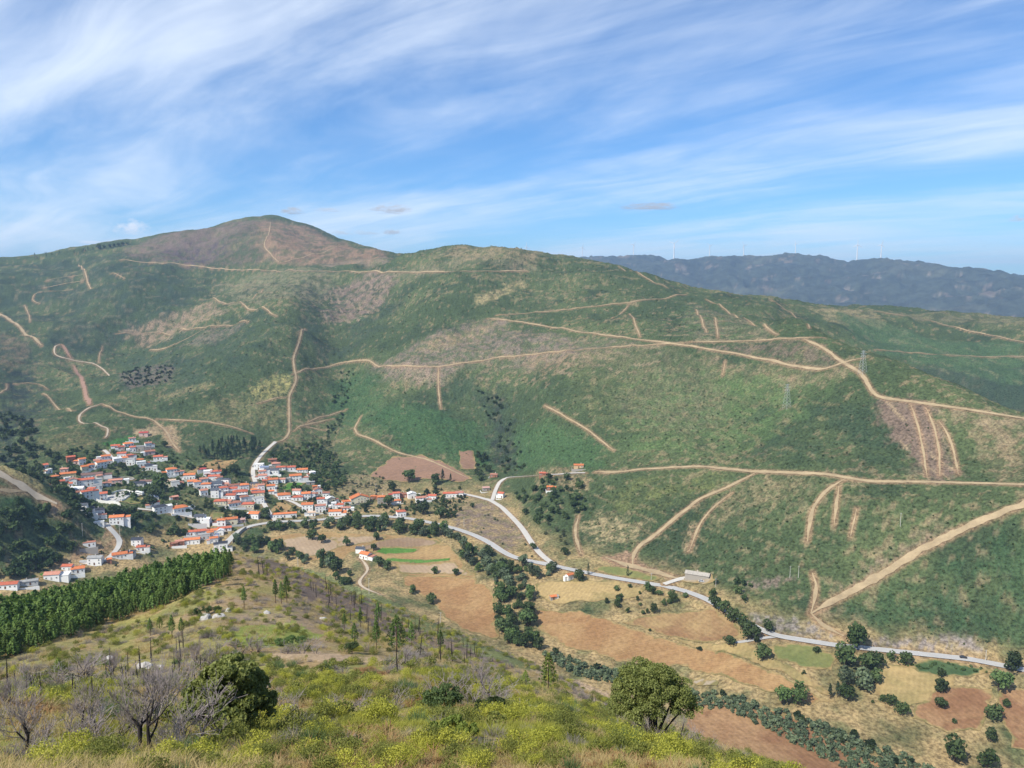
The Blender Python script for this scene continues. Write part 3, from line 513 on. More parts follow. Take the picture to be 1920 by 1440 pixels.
def terraces(pts, rmin, dz, colr, st, width):
    pw = poly_world(pts, rmin); ii = np.nonzero(inside(X, Y, pw)); x, y = X[ii], Y[ii]
    u = (H0[ii] + fbm(x, y, 70, 2, 0.5, 177) * dz * 0.8) / dz
    a = (np.abs(u % 1 - 0.5) < width / 2) * st * patchy(x, y, 26, 178)
    Cv[ii] = Cv[ii] * (1 - a[:, None]) + np.array(colr) * a[:, None]
terraces([(1270, 575), (1300, 562), (1460, 632), (1290, 642), (1200, 630)], 900, 5.0, (.23, .185, .11), .7, .3)
terraces([(700, 690), (830, 620), (930, 598), (1240, 650), (1240, 720), (1000, 720)], 900, 9.0, (.25, .19, .125), .6, .25)
terraces([(400, 535), (560, 510), (740, 520), (700, 600), (420, 620)], 900, 12.0, (.24, .19, .12), .55, .25)
terraces([(1100, 700), (1420, 680), (1600, 730), (1480, 860), (1150, 860)], 650, 8.0, (.19, .165, .085), .45, .22)
terraces([(1080, 900), (1450, 890), (1900, 920), (1700, 1040), (1500, 1150), (1150, 1030)], 480, 6.0, (.22, .18, .10), .5, .22)
terraces([(20, 500), (250, 495), (350, 560), (150, 640), (20, 600)], 1200, 14.0, (.16, .14, .09), .5, .2)
terraces([(800, 480), (1060, 480), (1200, 520), (1050, 570), (820, 560)], 1100, 14.0, (.22, .18, .10), .5, .22)
Cv = blend(Cv, ROADMASK * 0.75 * sstep(300, 500, Rg), SOIL)
# the near hill
fg = 1 - sstep(330, 420, Rg)
GA, GB, GC = np.array([.25, .27, .065]), np.array([.19, .20, .06]), np.array([.36, .235, .12])
GA = np.array([.27, .27, .06]); Cn = np.ones_like(Cv) * GA
Cn = blend(Cn, sstep(-0.1, 0.25, fbm(X, Y, 9, 4, 0.6, 91)), GB)
Cn = blend(Cn, sstep(0.02, 0.28, fbm(X, Y, 14, 4, 0.6, 95)) * 0.9, GC)
Cn = blend(Cn, sstep(0.20, 0.42, fbm(X, Y, 11, 4, 0.6, 99)) * 0.6, np.array([.17, .14, .13]))
Cn = blend(Cn, sstep(55, 120, Rg) * (0.45 + 0.35 * sstep(-.1, .25, fbm(X, Y, 40, 3, .6, 191))), np.array([.30, .225, .115]))
Cv = Cv * (1 - fg[..., None]) + Cn * fg[..., None]
for k, (pts, colr, st, rag, wl, rmin) in enumerate([
 ([(430, 1040), (560, 1065), (640, 1150), (620, 1220), (540, 1200), (560, 1140), (470, 1120), (420, 1080)], (.30, .21, .12), .75, 3, 7, 100),
 ([(470, 1060), (600, 1080), (720, 1150), (860, 1200), (960, 1250), (900, 1255), (760, 1200), (640, 1150), (560, 1110)], (.17, .125, .105), .85, 5, 0, 120),
 ([(560, 1062), (640, 1085), (760, 1140), (900, 1200), (1010, 1260), (960, 1250), (860, 1205), (720, 1150), (600, 1085)], (.14, .165, .07), .85, 2, 0, 120),
 ([(490, 1226), (560, 1222), (740, 1236), (735, 1246), (600, 1240), (500, 1236)], (.42, .30, .19), .95, 0.6, 0, 40),
 ([(360, 1130), (520, 1125), (600, 1170), (590, 1185), (440, 1170), (350, 1165)], (.27, .20, .135), .8, 3, 4, 60),
 ([(420, 1180), (560, 1165), (590, 1190), (560, 1215), (440, 1215)], (.20, .25, .05), .8, 2, 0, 60),
 ([(180, 1180), (330, 1130), (380, 1110), (430, 1110), (300, 1170), (200, 1230)], (.19, .19, .06), .7, 4, 0, 80),
 ([(0, 1230), (150, 1200), (200, 1240), (120, 1290), (0, 1300)], (.19, .175, .075), .8, 4, 5, 60),
 ([(700, 1330), (830, 1310), (860, 1340), (760, 1360), (680, 1350)], (.34, .22, .12), .8, 1.2, 1.5, 20),
 ([(1050, 1365), (1150, 1355), (1180, 1390), (1100, 1400), (1040, 1390)], (.36, .25, .12), .85, 1.0, 0, 20),
 ([(850, 1385), (1000, 1375), (1010, 1400), (900, 1405)], (.27, .18, .11), .7, 1.0, 1.2, 18),
 ([(1000, 1255), (1080, 1275), (1140, 1300), (1140, 1345), (1080, 1310)], (.40, .29, .19), .85, 2, 0, 90),
 ([(500, 1330), (620, 1320), (640, 1350), (540, 1365)], (.36, .22, .12), .75, 1.0, 1.5, 20),
]):
    pw = poly_world(pts, rmin); lo = pw.min(0) - 20; hi = pw.max(0) + 20
    ii = np.nonzero((X > lo[0]) & (X < hi[0]) & (Y > lo[1]) & (Y < hi[1])); x, y = X[ii], Y[ii]
    ox = fbm(x, y, rag * 2 + 1, 3, 0.6, 380 + k) * rag * 1.5; oy = fbm(x, y, rag * 2 + 1, 3, 0.6, 480 + k) * rag * 1.5
    a = inside(x + ox, y + oy, pw) * st
    if wl: a = a * (0.25 + 0.75 * patchy(x, y, wl, 580 + k))
    Cv[ii] = Cv[ii] * (1 - a[:, None]) + np.array(colr) * a[:, None]
Cv *= (1 + 0.10 * n3[..., None])
# green scrub on the lower side of the near hill, towards the fields
lower = sstep(-120, -150, H) * (1 - sstep(560, 620, Rg)) if False else 0

# ================================================================ materials
MATS = {}
def mat(name, rough=0.9, spec=0.15):
    m = bpy.data.materials.new(name); m.use_nodes = True; n = NT(m.node_tree)
    b = m.node_tree.nodes['Principled BSDF']; b.inputs['Roughness'].default_value = rough
    b.inputs['Specular IOR Level'].default_value = spec
    MATS[name] = m; return m, n, b
def plain(name, col, rough=0.85, var=0.10, scale=0.6, spec=0.15, bump=0.0, obj_var=0.0):
    """a colour with grain and weathering"""
    m, n, b = mat(name, rough, spec)
    tcn = n.new('ShaderNodeTexCoord'); v = tcn.outputs['Object']
    nz = n.noise(v, scale, 5, 0.65); nz2 = n.noise(v, scale * 7, 3, 0.6)
    f = n.math('ADD', n.math('MULTIPLY', n.math('SUBTRACT', nz, 0.5), 2 * var * 1.6), n.math('MULTIPLY', n.math('SUBTRACT', nz2, 0.5), var))
    f = n.math('ADD', f, 1.0)
    if obj_var:
        oi = n.new('ShaderNodeObjectInfo'); f = n.math('MULTIPLY', f, n.math('ADD', 1 - obj_var / 2, n.math('MULTIPLY', oi.outputs['Random'], obj_var)))
    cc = n.vmath('SCALE', c4(col)[:3], scale=f)
    n.l.new(cc, b.inputs['Base Color'])
    if bump:
        bp = n.new('ShaderNodeBump'); bp.inputs['Strength'].default_value = bump; bp.inputs['Distance'].default_value = 0.1
        n.l.new(nz2, bp.inputs['Height']); n.l.new(bp.outputs[0], b.inputs['Normal'])
    return m
def ground_mat(name, scale, amp, bump, dist, speck=(0.62, 0.74), speckcol=(0.9, 0.75, 0.55), speckamt=0.25):
    m, n, b = mat(name, 0.95, 0.05)
    at = n.new('ShaderNodeAttribute'); at.attribute_name = 'cover'
    tcn = n.new('ShaderNodeTexCoord'); v = tcn.outputs['Object']
    a1 = n.noise(v, scale, 6, 0.7); a2 = n.noise(v, scale * 0.18, 4, 0.6)
    f = n.math('ADD', n.ramp(a1, 0.30, 0.70, 1 - amp, 1 + amp), n.math('MULTIPLY', n.math('SUBTRACT', a2, 0.5), amp))
    cc = n.vmath('SCALE', at.outputs['Color'], scale=f)
    sp = n.ramp(n.noise(v, scale * 1.7, 3, 0.6), speck[0], speck[1], 0, speckamt)
    cc = n.mix(sp, cc, n.mix(1.0, n.vmath('ADD', cc, (0.06, 0.05, 0.035)), speckcol, 'MULTIPLY'))
    n.l.new(cc, b.inputs['Base Color'])
    bp = n.new('ShaderNodeBump'); bp.inputs['Strength'].default_value = bump; bp.inputs['Distance'].default_value = dist
    n.l.new(a1, bp.inputs['Height']); n.l.new(bp.outputs[0], b.inputs['Normal'])
    return m
ground_mat('scrub_hillside', 0.42, 0.55, 0.9, 1.0, speck=(0.58, 0.70), speckamt=0.40)
ground_mat('near_slope', 1.6, 0.35, 0.7, 0.15)
ground_mat('far_ridge', 0.012, 0.35, 0.8, 25)

# ================================================================ terrain meshes
def link(o, parent=None):
    COL.objects.link(o)
    if parent is not None: o.parent = parent
    return o
def tag(o, label=None, category=None, group=None, kind=None):
    if label: o['label'] = label
    if category: o['category'] = category
    if group: o['group'] = group
    if kind: o['kind'] = kind
    return o
def fast_mesh(name, co, quads, mats, colors=None, smooth=True):
    me = bpy.data.meshes.new(name); nv, nf = len(co), len(quads); k = quads.shape[1]
    me.vertices.add(nv); me.vertices.foreach_set('co', np.ascontiguousarray(co, np.float32).ravel())
    me.loops.add(nf * k); me.loops.foreach_set('vertex_index', np.ascontiguousarray(quads, np.int32).ravel())
    me.polygons.add(nf); me.polygons.foreach_set('loop_start', np.arange(nf, dtype=np.int32) * k)
    me.polygons.foreach_set('use_smooth', np.full(nf, smooth, bool))
    if colors is not None:
        a = me.attributes.new('cover', 'FLOAT_COLOR', 'POINT')
        a.data.foreach_set('color', np.ascontiguousarray(np.concatenate([colors, np.ones((nv, 1))], 1), np.float32).ravel())
    for m in mats: me.materials.append(MATS[m])
    me.update(calc_edges=True); return me
def terrain_piece(name, j0, j1, matname, label):
    n = j1 - j0 + 1
    co = np.stack([X[:, j0:j1 + 1], Y[:, j0:j1 + 1], H[:, j0:j1 + 1]], -1).reshape(-1, 3)
    idx = np.arange(NT_ * n).reshape(NT_, n)
    q = np.stack([idx[:-1, :-1], idx[1:, :-1], idx[1:, 1:], idx[:-1, 1:]], -1).reshape(-1, 4)
    me = fast_mesh(name, co, q[:, ::-1] if False else q, [matname], np.clip(Cv[:, j0:j1 + 1].reshape(-1, 3), 0.004, 0.9))
    o = bpy.data.objects.new(name, me); link(o); tag(o, label, kind='structure'); return o
ja = int(np.searchsorted(RR, 400)); jb = int(np.searchsorted(RR, 3600))
terrain_piece('near_hill', 0, ja, 'near_slope', 'scrubby near hillside with grass, broom and bare patches')
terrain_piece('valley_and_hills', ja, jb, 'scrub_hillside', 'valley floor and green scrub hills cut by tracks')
terrain_piece('distant_ridge', jb, NR_ - 1, 'far_ridge', 'hazy blue distant ridge')

# ================================================================ road ribbons and fields
plain('asphalt', (.42, .41, .39), 0.9, 0.10, 0.12)
plain('concrete', (.52, .49, .44), 0.9, 0.10, 0.15)
plain('gravel', (.46, .38, .28), 0.95, 0.15, 0.3)
plain('dirt', (.36, .275, .165), 0.95, 0.32, 0.10)
plain('scar', (.30, .185, .13), 0.95, 0.25, 0.2)
plain('line_paint', (.78, .78, .76), 0.7, 0.05)
def mesh_obj(name, co, faces, material, parent=None, smooth=False):
    me = bpy.data.meshes.new(name); me.from_pydata([tuple(c) for c in co], [], faces); me.materials.append(MATS[material])
    if smooth: me.polygons.foreach_set('use_smooth', [True] * len(me.polygons))
    me.update(); o = bpy.data.objects.new(name, me); return link(o, parent)
def ribbon(c, zs, wid, ragged, lift, crown=0.0, bench=True):
    t = np.gradient(c, axis=0); t /= np.linalg.norm(t, axis=1)[:, None] + 1e-9
    nrm = np.stack([t[:, 1], -t[:, 0]], 1); co = []; s = np.arange(len(c)) * 4.0
    for k, off in enumerate((-0.5, -0.2, 0.2, 0.5)):
        wv = wid * off * (1 + ragged * fbm(s, s * 0 + k * 13.7, 14, 3, 0.6, 600 + k) * 1.3)
        if not bench: wv = wv * np.clip(np.minimum(s, s[-1] - s) / 16, .3, 1)
        p = c + nrm * wv[:, None]; g = ground(p[:, 0], p[:, 1])
        z = (np.maximum(zs, np.minimum(g, zs + 0.5)) if bench else g) + lift + (crown if abs(off) < 0.3 else 0)
        co.append(np.column_stack([p, z]))
    n = len(c); co = np.stack(co, 1).reshape(-1, 3)
    f = [(4 * i + k, 4 * i + k + 1, 4 * i + 5 + k, 4 * i + 4 + k) for i in range(n - 1) for k in range(3)]
    return co, f
ROADLINE = {}
for k, (name, surf, wid, lab, c, zs) in enumerate(ROADW):
    paved = surf in ('asphalt', 'concrete')
    co, f = ribbon(c, zs, wid, 0.02 if paved else (0.55 if surf != 'scar' else 0.6), 0.30 + 0.03 * (k % 5) + (0.15 if paved else 0) + max(0.0, float(np.hypot(c[:, 0], c[:, 1]).mean()) - 800) * 0.0007, 0.05 if paved else 0, paved)
    o = mesh_obj(name, co, f, surf, smooth=True); tag(o, lab, kind='structure')
    if name == 'main_road':
        for side in (-1, 1):
            t = np.gradient(c, axis=0); t /= np.linalg.norm(t, axis=1)[:, None]; nrm = np.stack([t[:, 1], -t[:, 0]], 1)
            a = c + nrm * side * (wid / 2 - 0.5); b = c + nrm * side * (wid / 2 - 0.32); z = zs + 0.30 + 0.15 + 0.10
            co = np.stack([np.column_stack([a, z]), np.column_stack([b, z])], 1).reshape(-1, 3)
            mesh_obj('edge_line', co, [(2 * i, 2 * i + 1, 2 * i + 3, 2 * i + 2) for i in range(len(c) - 1)], 'line_paint', parent=o)

from mathutils.geometry import delaunay_2d_cdt
def drape(name, poly, material, lift, cell=5.0, rag=0.0, inset=9.0):
    """a sheet laid on the ground inside a polygon in plan"""
    P_ = []
    n = len(poly)
    for i in range(n):
        a, b = poly[i], poly[(i + 1) % n]; m = max(1, int(np.linalg.norm(b - a) / (cell * 0.6)))
        for t in np.arange(m) / m: P_.append(a + (b - a) * t)
    P_ = np.array(P_)
    if rag:
        P_ = P_ + np.stack([fbm(P_[:, 0], P_[:, 1], 15, 3, 0.6, 701), fbm(P_[:, 0], P_[:, 1], 15, 3, 0.6, 731)], 1) * rag
    lo, hi = P_.min(0), P_.max(0)
    gx, gy = np.meshgrid(np.arange(lo[0], hi[0], cell), np.arange(lo[1], hi[1], cell)); g = np.column_stack([gx.ravel(), gy.ravel()])
    g = g + np.random.RandomState(3).uniform(-.2, .2, g.shape) * cell
    ins = inside(g[:, 0], g[:, 1], P_); g = g[ins]
    allp = np.concatenate([P_, g]); nb = len(P_)
    v, e, fc, *_ = delaunay_2d_cdt([Vector(p) for p in allp], [(i, (i + 1) % nb) for i in range(nb)], [], 1, 1e-4)
    v = np.array([tuple(p) for p in v]); z = ground(v[:, 0], v[:, 1]) + lift
    o = mesh_obj(name, np.column_stack([v, z]), [tuple(x) for x in fc], material, smooth=True)
    d_, _ = seg_dist(v[:, 0], v[:, 1], np.vstack([P_, P_[:1]])); a_ = o.data.attributes.new('inset', 'FLOAT', 'POINT'); a_.data.foreach_set('value', np.clip(d_ / inset, 0, 1).astype(np.float32)); return o
def field_mat(name, col, col2, rows=0.0, ang=0.0, amp=0.12):
    m, n, b = mat(name, 0.97, 0.03); tcn = n.new('ShaderNodeTexCoord'); v = tcn.outputs['Object']
    x, y, z = n.sep(v)
    big = n.noise(v, 0.028, 5, 0.6, 0.8); fine = n.noise(v, 0.35, 5, 0.7)
    cc = n.mix(n.ramp(big, 0.36, 0.66), col, col2)
    f = n.ramp(fine, 0.25, 0.75, 1 - amp, 1 + amp)
    if rows:
        u = n.math('ADD', n.math('MULTIPLY', x, math.cos(ang) / rows), n.math('MULTIPLY', y, math.sin(ang) / rows))
        wv = n.math('SINE', n.math('MULTIPLY', n.math('ADD', u, n.math('MULTIPLY', big, 1.5)), 6.283)); f = n.math('ADD', f, n.math('MULTIPLY', wv, 0.05))
    cc = n.vmath('SCALE', cc, scale=f)
    at = n.new('ShaderNodeAttribute'); at.attribute_name = 'inset'
    edge = n.ramp(n.math('ADD', at.outputs['Fac'], n.math('MULTIPLY', n.math('SUBTRACT', n.noise(v, 0.11, 4, 0.65), 0.5), 0.9)), 0.15, 0.55)
    rough_grass = n.vmath('SCALE', n.mix(n.ramp(n.noise(v, 0.09, 4, 0.6), 0.4, 0.62), (.31, .225, .105), (.19, .165, .07)), scale=f)
    n.l.new(n.mix(edge, rough_grass, cc), b.inputs['Base Color'])
    bp = n.new('ShaderNodeBump'); bp.inputs['Strength'].default_value = 0.5; bp.inputs['Distance'].default_value = 0.3
    n.l.new(fine, bp.inputs['Height']); n.l.new(bp.outputs[0], b.inputs['Normal'])
field_mat('pale_plough', (.40, .30, .20), (.33, .24, .155), 3.5, 0.5)
field_mat('grey_plough', (.29, .21, .14), (.24, .165, .105), 3.5, 0.2)
field_mat('stubble', (.36, .245, .115), (.28, .18, .085), 2.5, 0.9, 0.2)
field_mat('orange_field', (.28, .16, .076), (.345, .22, .105), 2.0, 1.2, 0.25)
field_mat('brown_field', (.23, .135, .07), (.33, .23, .11), 3.0, 0.4, 0.22)
field_mat('red_field', (.215, .115, .062), (.31, .19, .10), 3.0, 0.4, 0.25)
field_mat('gold_field', (.40, .29, .135), (.27, .215, .095), 3.0, -0.5, 0.2)
field_mat('green_crop', (.065, .16, .030), (.10, .20, .045), 1.5, 0.1, 0.22)
field_mat('meadow', (.20, .20, .075), (.145, .165, .06), 0, 0, 0.2)
field_mat('dark_meadow', (.055, .095, .042), (.075, .115, .05), 0, 0, 0.22)
field_mat('clay_field', (.27, .165, .11), (.225, .14, .095), 4.0, 1.3, 0.15)
field_mat('yard', (.50, .48, .45), (.42, .41, .39), 0, 0, 0.08)
field_mat('sand', (.36, .30, .22), (.31, .25, .17), 0, 0, 0.15)
FIELDS = [
 ('stubble', 'dry outer headland of the round field in the river bend', [(497, 1013), (530, 1003), (600, 996), (700, 1002), (760, 1003), (820, 1009), (848, 1025), (868, 1055), (892, 1078), (890, 1084), (750, 1076), (735, 1056), (712, 1044), (700, 1036), (660, 1034), (640, 1050), (590, 1052), (545, 1040)], .20),
 ('pale_plough', 'pale ploughed left half of the round field', [(522, 1013), (580, 1005), (610, 1008), (632, 1012), (640, 1022), (600, 1043), (575, 1044), (548, 1030)], .32),
 ('pale_plough', 'pale ploughed strip behind the single field trees', [(614, 1008), (700, 1004), (726, 1007), (700, 1015), (660, 1024), (630, 1026), (640, 1018)], .34),
 ('grey_plough', 'greyish ploughed strip above the green crops', [(665, 1027), (710, 1015), (762, 1007), (810, 1012), (843, 1021), (790, 1027), (715, 1027), (690, 1031)], .36),
 ('green_crop', 'upper bright green crop strip beside the farmhouse', [(702, 1036), (716, 1027), (750, 1027), (790, 1029), (776, 1036), (722, 1040)], .40),
 ('green_crop', 'lower bright green crop strip beside the farmhouse', [(717, 1050), (730, 1045), (845, 1047), (842, 1053), (735, 1054)], .41),
 ('pale_plough', 'pale strip with two round trees below the green crops', [(738, 1057), (852, 1054), (872, 1069), (889, 1079), (815, 1076), (752, 1074)], .38),
 ('orange_field', 'large orange brown field sloping to the river trees', [(753, 1077), (815, 1079), (893, 1083), (928, 1115), (931, 1160), (930, 1200), (870, 1182), (835, 1155), (795, 1118), (757, 1097)], .30),
 ('gold_field', 'golden grass field below the quarry yard', [(1005, 1095), (1060, 1088), (1130, 1088), (1215, 1100), (1190, 1120), (1110, 1128), (1040, 1132), (1005, 1120)], .30),
 ('orange_field', 'long tan field right of the river trees', [(998, 1140), (1080, 1148), (1150, 1165), (1230, 1195), (1320, 1215), (1400, 1240), (1480, 1275), (1560, 1318), (1530, 1322), (1400, 1284), (1280, 1250), (1150, 1236), (1060, 1212), (1010, 1180)], .26),
 ('brown_field', 'dark brown field below the dark hedges', [(1165, 1165), (1250, 1150), (1330, 1140), (1375, 1165), (1395, 1192), (1330, 1205), (1240, 1190)], .34),
 ('gold_field', 'golden grass strip along the valley road', [(1240, 1194), (1330, 1207), (1400, 1205), (1460, 1240), (1540, 1290), (1570, 1315), (1480, 1270), (1400, 1236), (1300, 1212)], .38),
 ('meadow', 'green meadow under the valley road', [(1440, 1214), (1500, 1210), (1575, 1226), (1560, 1258), (1500, 1250), (1455, 1235)], .30),
 ('gold_field', 'dry tan field right of the big roadside trees', [(1650, 1250), (1720, 1245), (1790, 1262), (1780, 1300), (1700, 1330), (1640, 1300)], .30),
 ('red_field', 'reddish ploughed field near the right edge', [(1780, 1285), (1860, 1290), (1855, 1330), (1840, 1370), (1770, 1370), (1705, 1345), (1740, 1310)], .34),
 ('red_field', 'reddish field at the lower right edge', [(1875, 1290), (1960, 1300), (1980, 1420), (1900, 1400), (1868, 1340)], .34),
 ('red_field', 'long brown field on the near bank of the stream', [(1290, 1312), (1380, 1315), (1480, 1345), (1580, 1390), (1700, 1445), (1560, 1490), (1440, 1445), (1330, 1400), (1285, 1365)], .26),
 ('clay_field', 'pinkish cleared field on the slope above the village', [(690, 893), (735, 856), (790, 853), (850, 876), (888, 898), (860, 905), (800, 898), (760, 905), (720, 900)], .5),
 ('clay_field', 'small reddish plot below the steep scrub', [(858, 848), (888, 846), (894, 880), (864, 880)], .6),
 ('stubble', 'tan field on the rise above the village', [(348, 890), (375, 872), (405, 862), (446, 864), (428, 878), (395, 884)], .5),
 ('stubble', 'small tan plot among the village houses', [(510, 960), (520, 943), (538, 941), (545, 960)], .4),
 ('green_crop', 'green vineyard plot between the village houses', [(525, 915), (540, 905), (575, 905), (560, 915), (535, 920)], .4),
 ('meadow', 'green garden above the cream house', [(386, 975), (400, 960), (440, 964), (425, 972), (395, 977)], .4),
 ('green_crop', 'green plot beside the lower left houses', [(46, 1083), (85, 1073), (88, 1080), (60, 1088)], .4),
 ('meadow', 'grassy oval beside the plaza', [(226, 941), (245, 933), (266, 933), (272, 939), (250, 945)], .45),
 ('yard', 'pale paved plaza with a sports court', [(183, 937), (198, 929), (232, 922), (252, 926), (268, 931), (245, 932), (224, 941), (226, 949), (205, 944)], .42),
 ('sand', 'bare quarry yard beside the valley road', [(1275, 1090), (1290, 1078), (1330, 1076), (1345, 1090), (1320, 1096), (1290, 1094)], .4),
 ('meadow', 'green strip between the valley road and the quarry track', [(1110, 1068), (1140, 1060), (1190, 1068), (1240, 1082), (1225, 1090), (1150, 1080)], .35),
 ('dark_meadow', 'dark green verge along the valley road at the right', [(1690, 1245), (1740, 1238), (1840, 1250), (1870, 1262), (1800, 1268), (1720, 1258)], .36),
 ('sand', 'pale gravel bank of the stream', [(1290, 1272), (1320, 1272), (1350, 1282), (1345, 1288), (1305, 1284)], .45),
]
for k, (m, lab, pts, lift) in enumerate(FIELDS):
    w = poly_world(pts, 330)
    o = drape('field' if m not in ('yard', 'sand') else ('plaza' if m == 'yard' else 'bare_ground'), w, m, lift, rag=4.0 if m not in ('yard', 'green_crop') else 0.4, inset=2.5 if m not in ('yard', 'green_crop', 'sand') else 1.0)
    tag(o, lab, kind='structure')

# ================================================================ houses
def roof_mat(name, col, wave=True):
    m, n, b = mat(name, 0.8, 0.2); tcn = n.new('ShaderNodeTexCoord'); v = tcn.outputs['Object']
    oi = n.new('ShaderNodeObjectInfo')
    nz = n.noise(n.vmath('ADD', v, n.vmath('SCALE', (37.0, 11.0, 5.0), scale=oi.outputs['Random'])), 0.7, 5, 0.7); nf = n.noise(v, 3.5, 3, 0.6)
    f = n.math('MULTIPLY', n.ramp(nz, 0.25, 0.75, 0.74, 1.2), n.ramp(nf, 0.2, 0.8, 0.88, 1.12))
    f = n.math('MULTIPLY', f, n.math('ADD', 0.86, n.math('MULTIPLY', oi.outputs['Random'], 0.28)))
    n.l.new(n.vmath('SCALE', col, scale=f), b.inputs['Base Color'])
for nm, colr in dict(orange=(.58, .19, .075), red=(.48, .135, .078), coral=(.47, .22, .155), rust=(.30, .135, .09), crimson=(.42, .08, .07), brown=(.19, .115, .095),
                     slate=(.085, .095, .115), charcoal=(.045, .05, .065), grey=(.36, .36, .35), peach=(.62, .45, .33), white=(.74, .74, .72), blue=(.20, .24, .33), sandy=(.46, .42, .36)).items():
    roof_mat('roof_' + nm, colr)
for nm, colr in dict(white=(.84, .83, .80), cream=(.72, .65, .47), yellow=(.74, .62, .34), stone=(.36, .33, .29), grey=(.50, .50, .49), brick=(.36, .17, .11), pink=(.66, .47, .42), blue=(.60, .68, .80), ochre=(.66, .46, .27)).items():
    plain('wall_' + nm, colr, 0.88, 0.07, 0.35)
plain('window_frame', (.70, .69, .66), 0.6, 0.04)
m_, n_, b_ = mat('window_glass', 0.12, 0.6); b_.inputs['Base Color'].default_value = (.045, .055, .07, 1)
plain('door_wood', (.16, .085, .05), 0.6, 0.15)
plain('garage_door', (.42, .42, .40), 0.6, 0.06)
plain('railing', (.55, .55, .54), 0.5, 0.04)
plain('chimney_render', (.62, .56, .50), 0.9, 0.12)
def box_bm(bm, x0, x1, y0, y1, z0, z1, mi=0):
    v = [bm.verts.new(p) for p in ((x0, y0, z0), (x1, y0, z0), (x1, y1, z0), (x0, y1, z0), (x0, y0, z1), (x1, y0, z1), (x1, y1, z1), (x0, y1, z1))]
    for f in ((3, 2, 1, 0), (4, 5, 6, 7), (0, 1, 5, 4), (1, 2, 6, 5), (2, 3, 7, 6), (3, 0, 4, 7)):
        fc = bm.faces.new([v[i] for i in f]); fc.material_index = mi
def bm_obj(name, bm, mats, parent=None):
    me = bpy.data.meshes.new(name); bm.to_mesh(me); bm.free()
    for m in mats: me.materials.append(MATS[m])
    o = bpy.data.objects.new(name, me); return link(o, parent)
def box_obj(name, x0, x1, y0, y1, z0, z1, m, parent): 
    bm = bmesh.new(); box_bm(bm, x0, x1, y0, y1, z0, z1); return bm_obj(name, bm, [m], parent)
def win_mesh():
    bm = bmesh.new()                                     # frame of four bars, sill and a pane set behind them
    for b in ((-.6, -.5, 0, 1.3), (.5, .6, 0, 1.3), (-.5, .5, 1.2, 1.3), (-.5, .5, 0, .1), (-.04, .04, .1, 1.2)): box_bm(bm, b[0], b[1], -.07, .0, b[2], b[3])
    box_bm(bm, -.7, .7, -.16, 0, -.08, 0); box_bm(bm, -.5, .5, -.03, -.005, .1, 1.2, 1)
    me = bpy.data.meshes.new('window'); bm.to_mesh(me); bm.free(); me.materials.append(MATS['window_frame']); me.materials.append(MATS['window_glass']); return me
WIN = win_mesh()
def roof_bm(kind, w, d, z, pitch, ov, th=0.22):
    bm = bmesh.new(); a, b = w / 2 + ov, d / 2 + ov
    def slab(pts):                                       # a tilted slab with thickness
        up = [bm.verts.new(p) for p in pts]; dn = [bm.verts.new((p[0], p[1], p[2] - th)) for p in pts]
        bm.faces.new(up); bm.faces.new(dn[::-1]); n = len(pts)
        for i in range(n): bm.faces.new((up[i], dn[i], dn[(i + 1) % n], up[(i + 1) % n]))
    zb = z + th - ov * pitch
    if kind == 'gable':                                  # ridge along the front
        h = zb + b * pitch
        slab([(-a, -b, zb), (a, -b, zb), (a, 0, h), (-a, 0, h)]); slab([(a, b, zb), (-a, b, zb), (-a, 0, h), (a, 0, h)])
        box_bm(bm, -a, a, -.14, .14, h - .05, h + .10)
    elif kind == 'cross':                                # gable end to the front
        h = zb + a * pitch
        slab([(-a, b, zb), (-a, -b, zb), (0, -b, h), (0, b, h)]); slab([(a, -b, zb), (a, b, zb), (0, b, h), (0, -b, h)])
        box_bm(bm, -.14, .14, -b, b, h - .05, h + .10)
    elif kind == 'hip':
        k = min(a, b) * 0.92; h = zb + k * pitch
        if a >= b: r0, r1 = (-(a - k), 0, h), (a - k, 0, h)
        else: r0, r1 = (0, -(b - k), h), (0, b - k, h)
        if a >= b:
            slab([(-a, -b, zb), (a, -b, zb), r1, r0]); slab([(a, b, zb), (-a, b, zb), r0, r1]); slab([(a, -b, zb), (a, b, zb), r1]); slab([(-a, b, zb), (-a, -b, zb), r0])
        else:
            slab([(-a, -b, zb), (a, -b, zb), r0]); slab([(a, b, zb), (-a, b, zb), r1]); slab([(a, -b, zb), (a, b, zb), r1, r0]); slab([(-a, b, zb), (-a, -b, zb), r0, r1])
    elif kind == 'shed':
        slab([(-a, -b, zb), (a, -b, zb), (a, b, zb + 2 * b * pitch * .5), (-a, b, zb + 2 * b * pitch * .5)])
    else:                                                # flat with a parapet
        box_bm(bm, -w / 2 - .1, w / 2 + .1, -d / 2 - .1, d / 2 + .1, z, z + .25)
        for q in ((-w / 2 - .1, w / 2 + .1, -d / 2 - .1, -d / 2 + .15), (-w / 2 - .1, w / 2 + .1, d / 2 - .15, d / 2 + .1), (-w / 2 - .1, -w / 2 + .15, -d / 2 + .15, d / 2 - .15), (w / 2 - .15, w / 2 + .1, -d / 2 + .15, d / 2 - .15)):
            box_bm(bm, *q, z + .25, z + .6)
    return bm
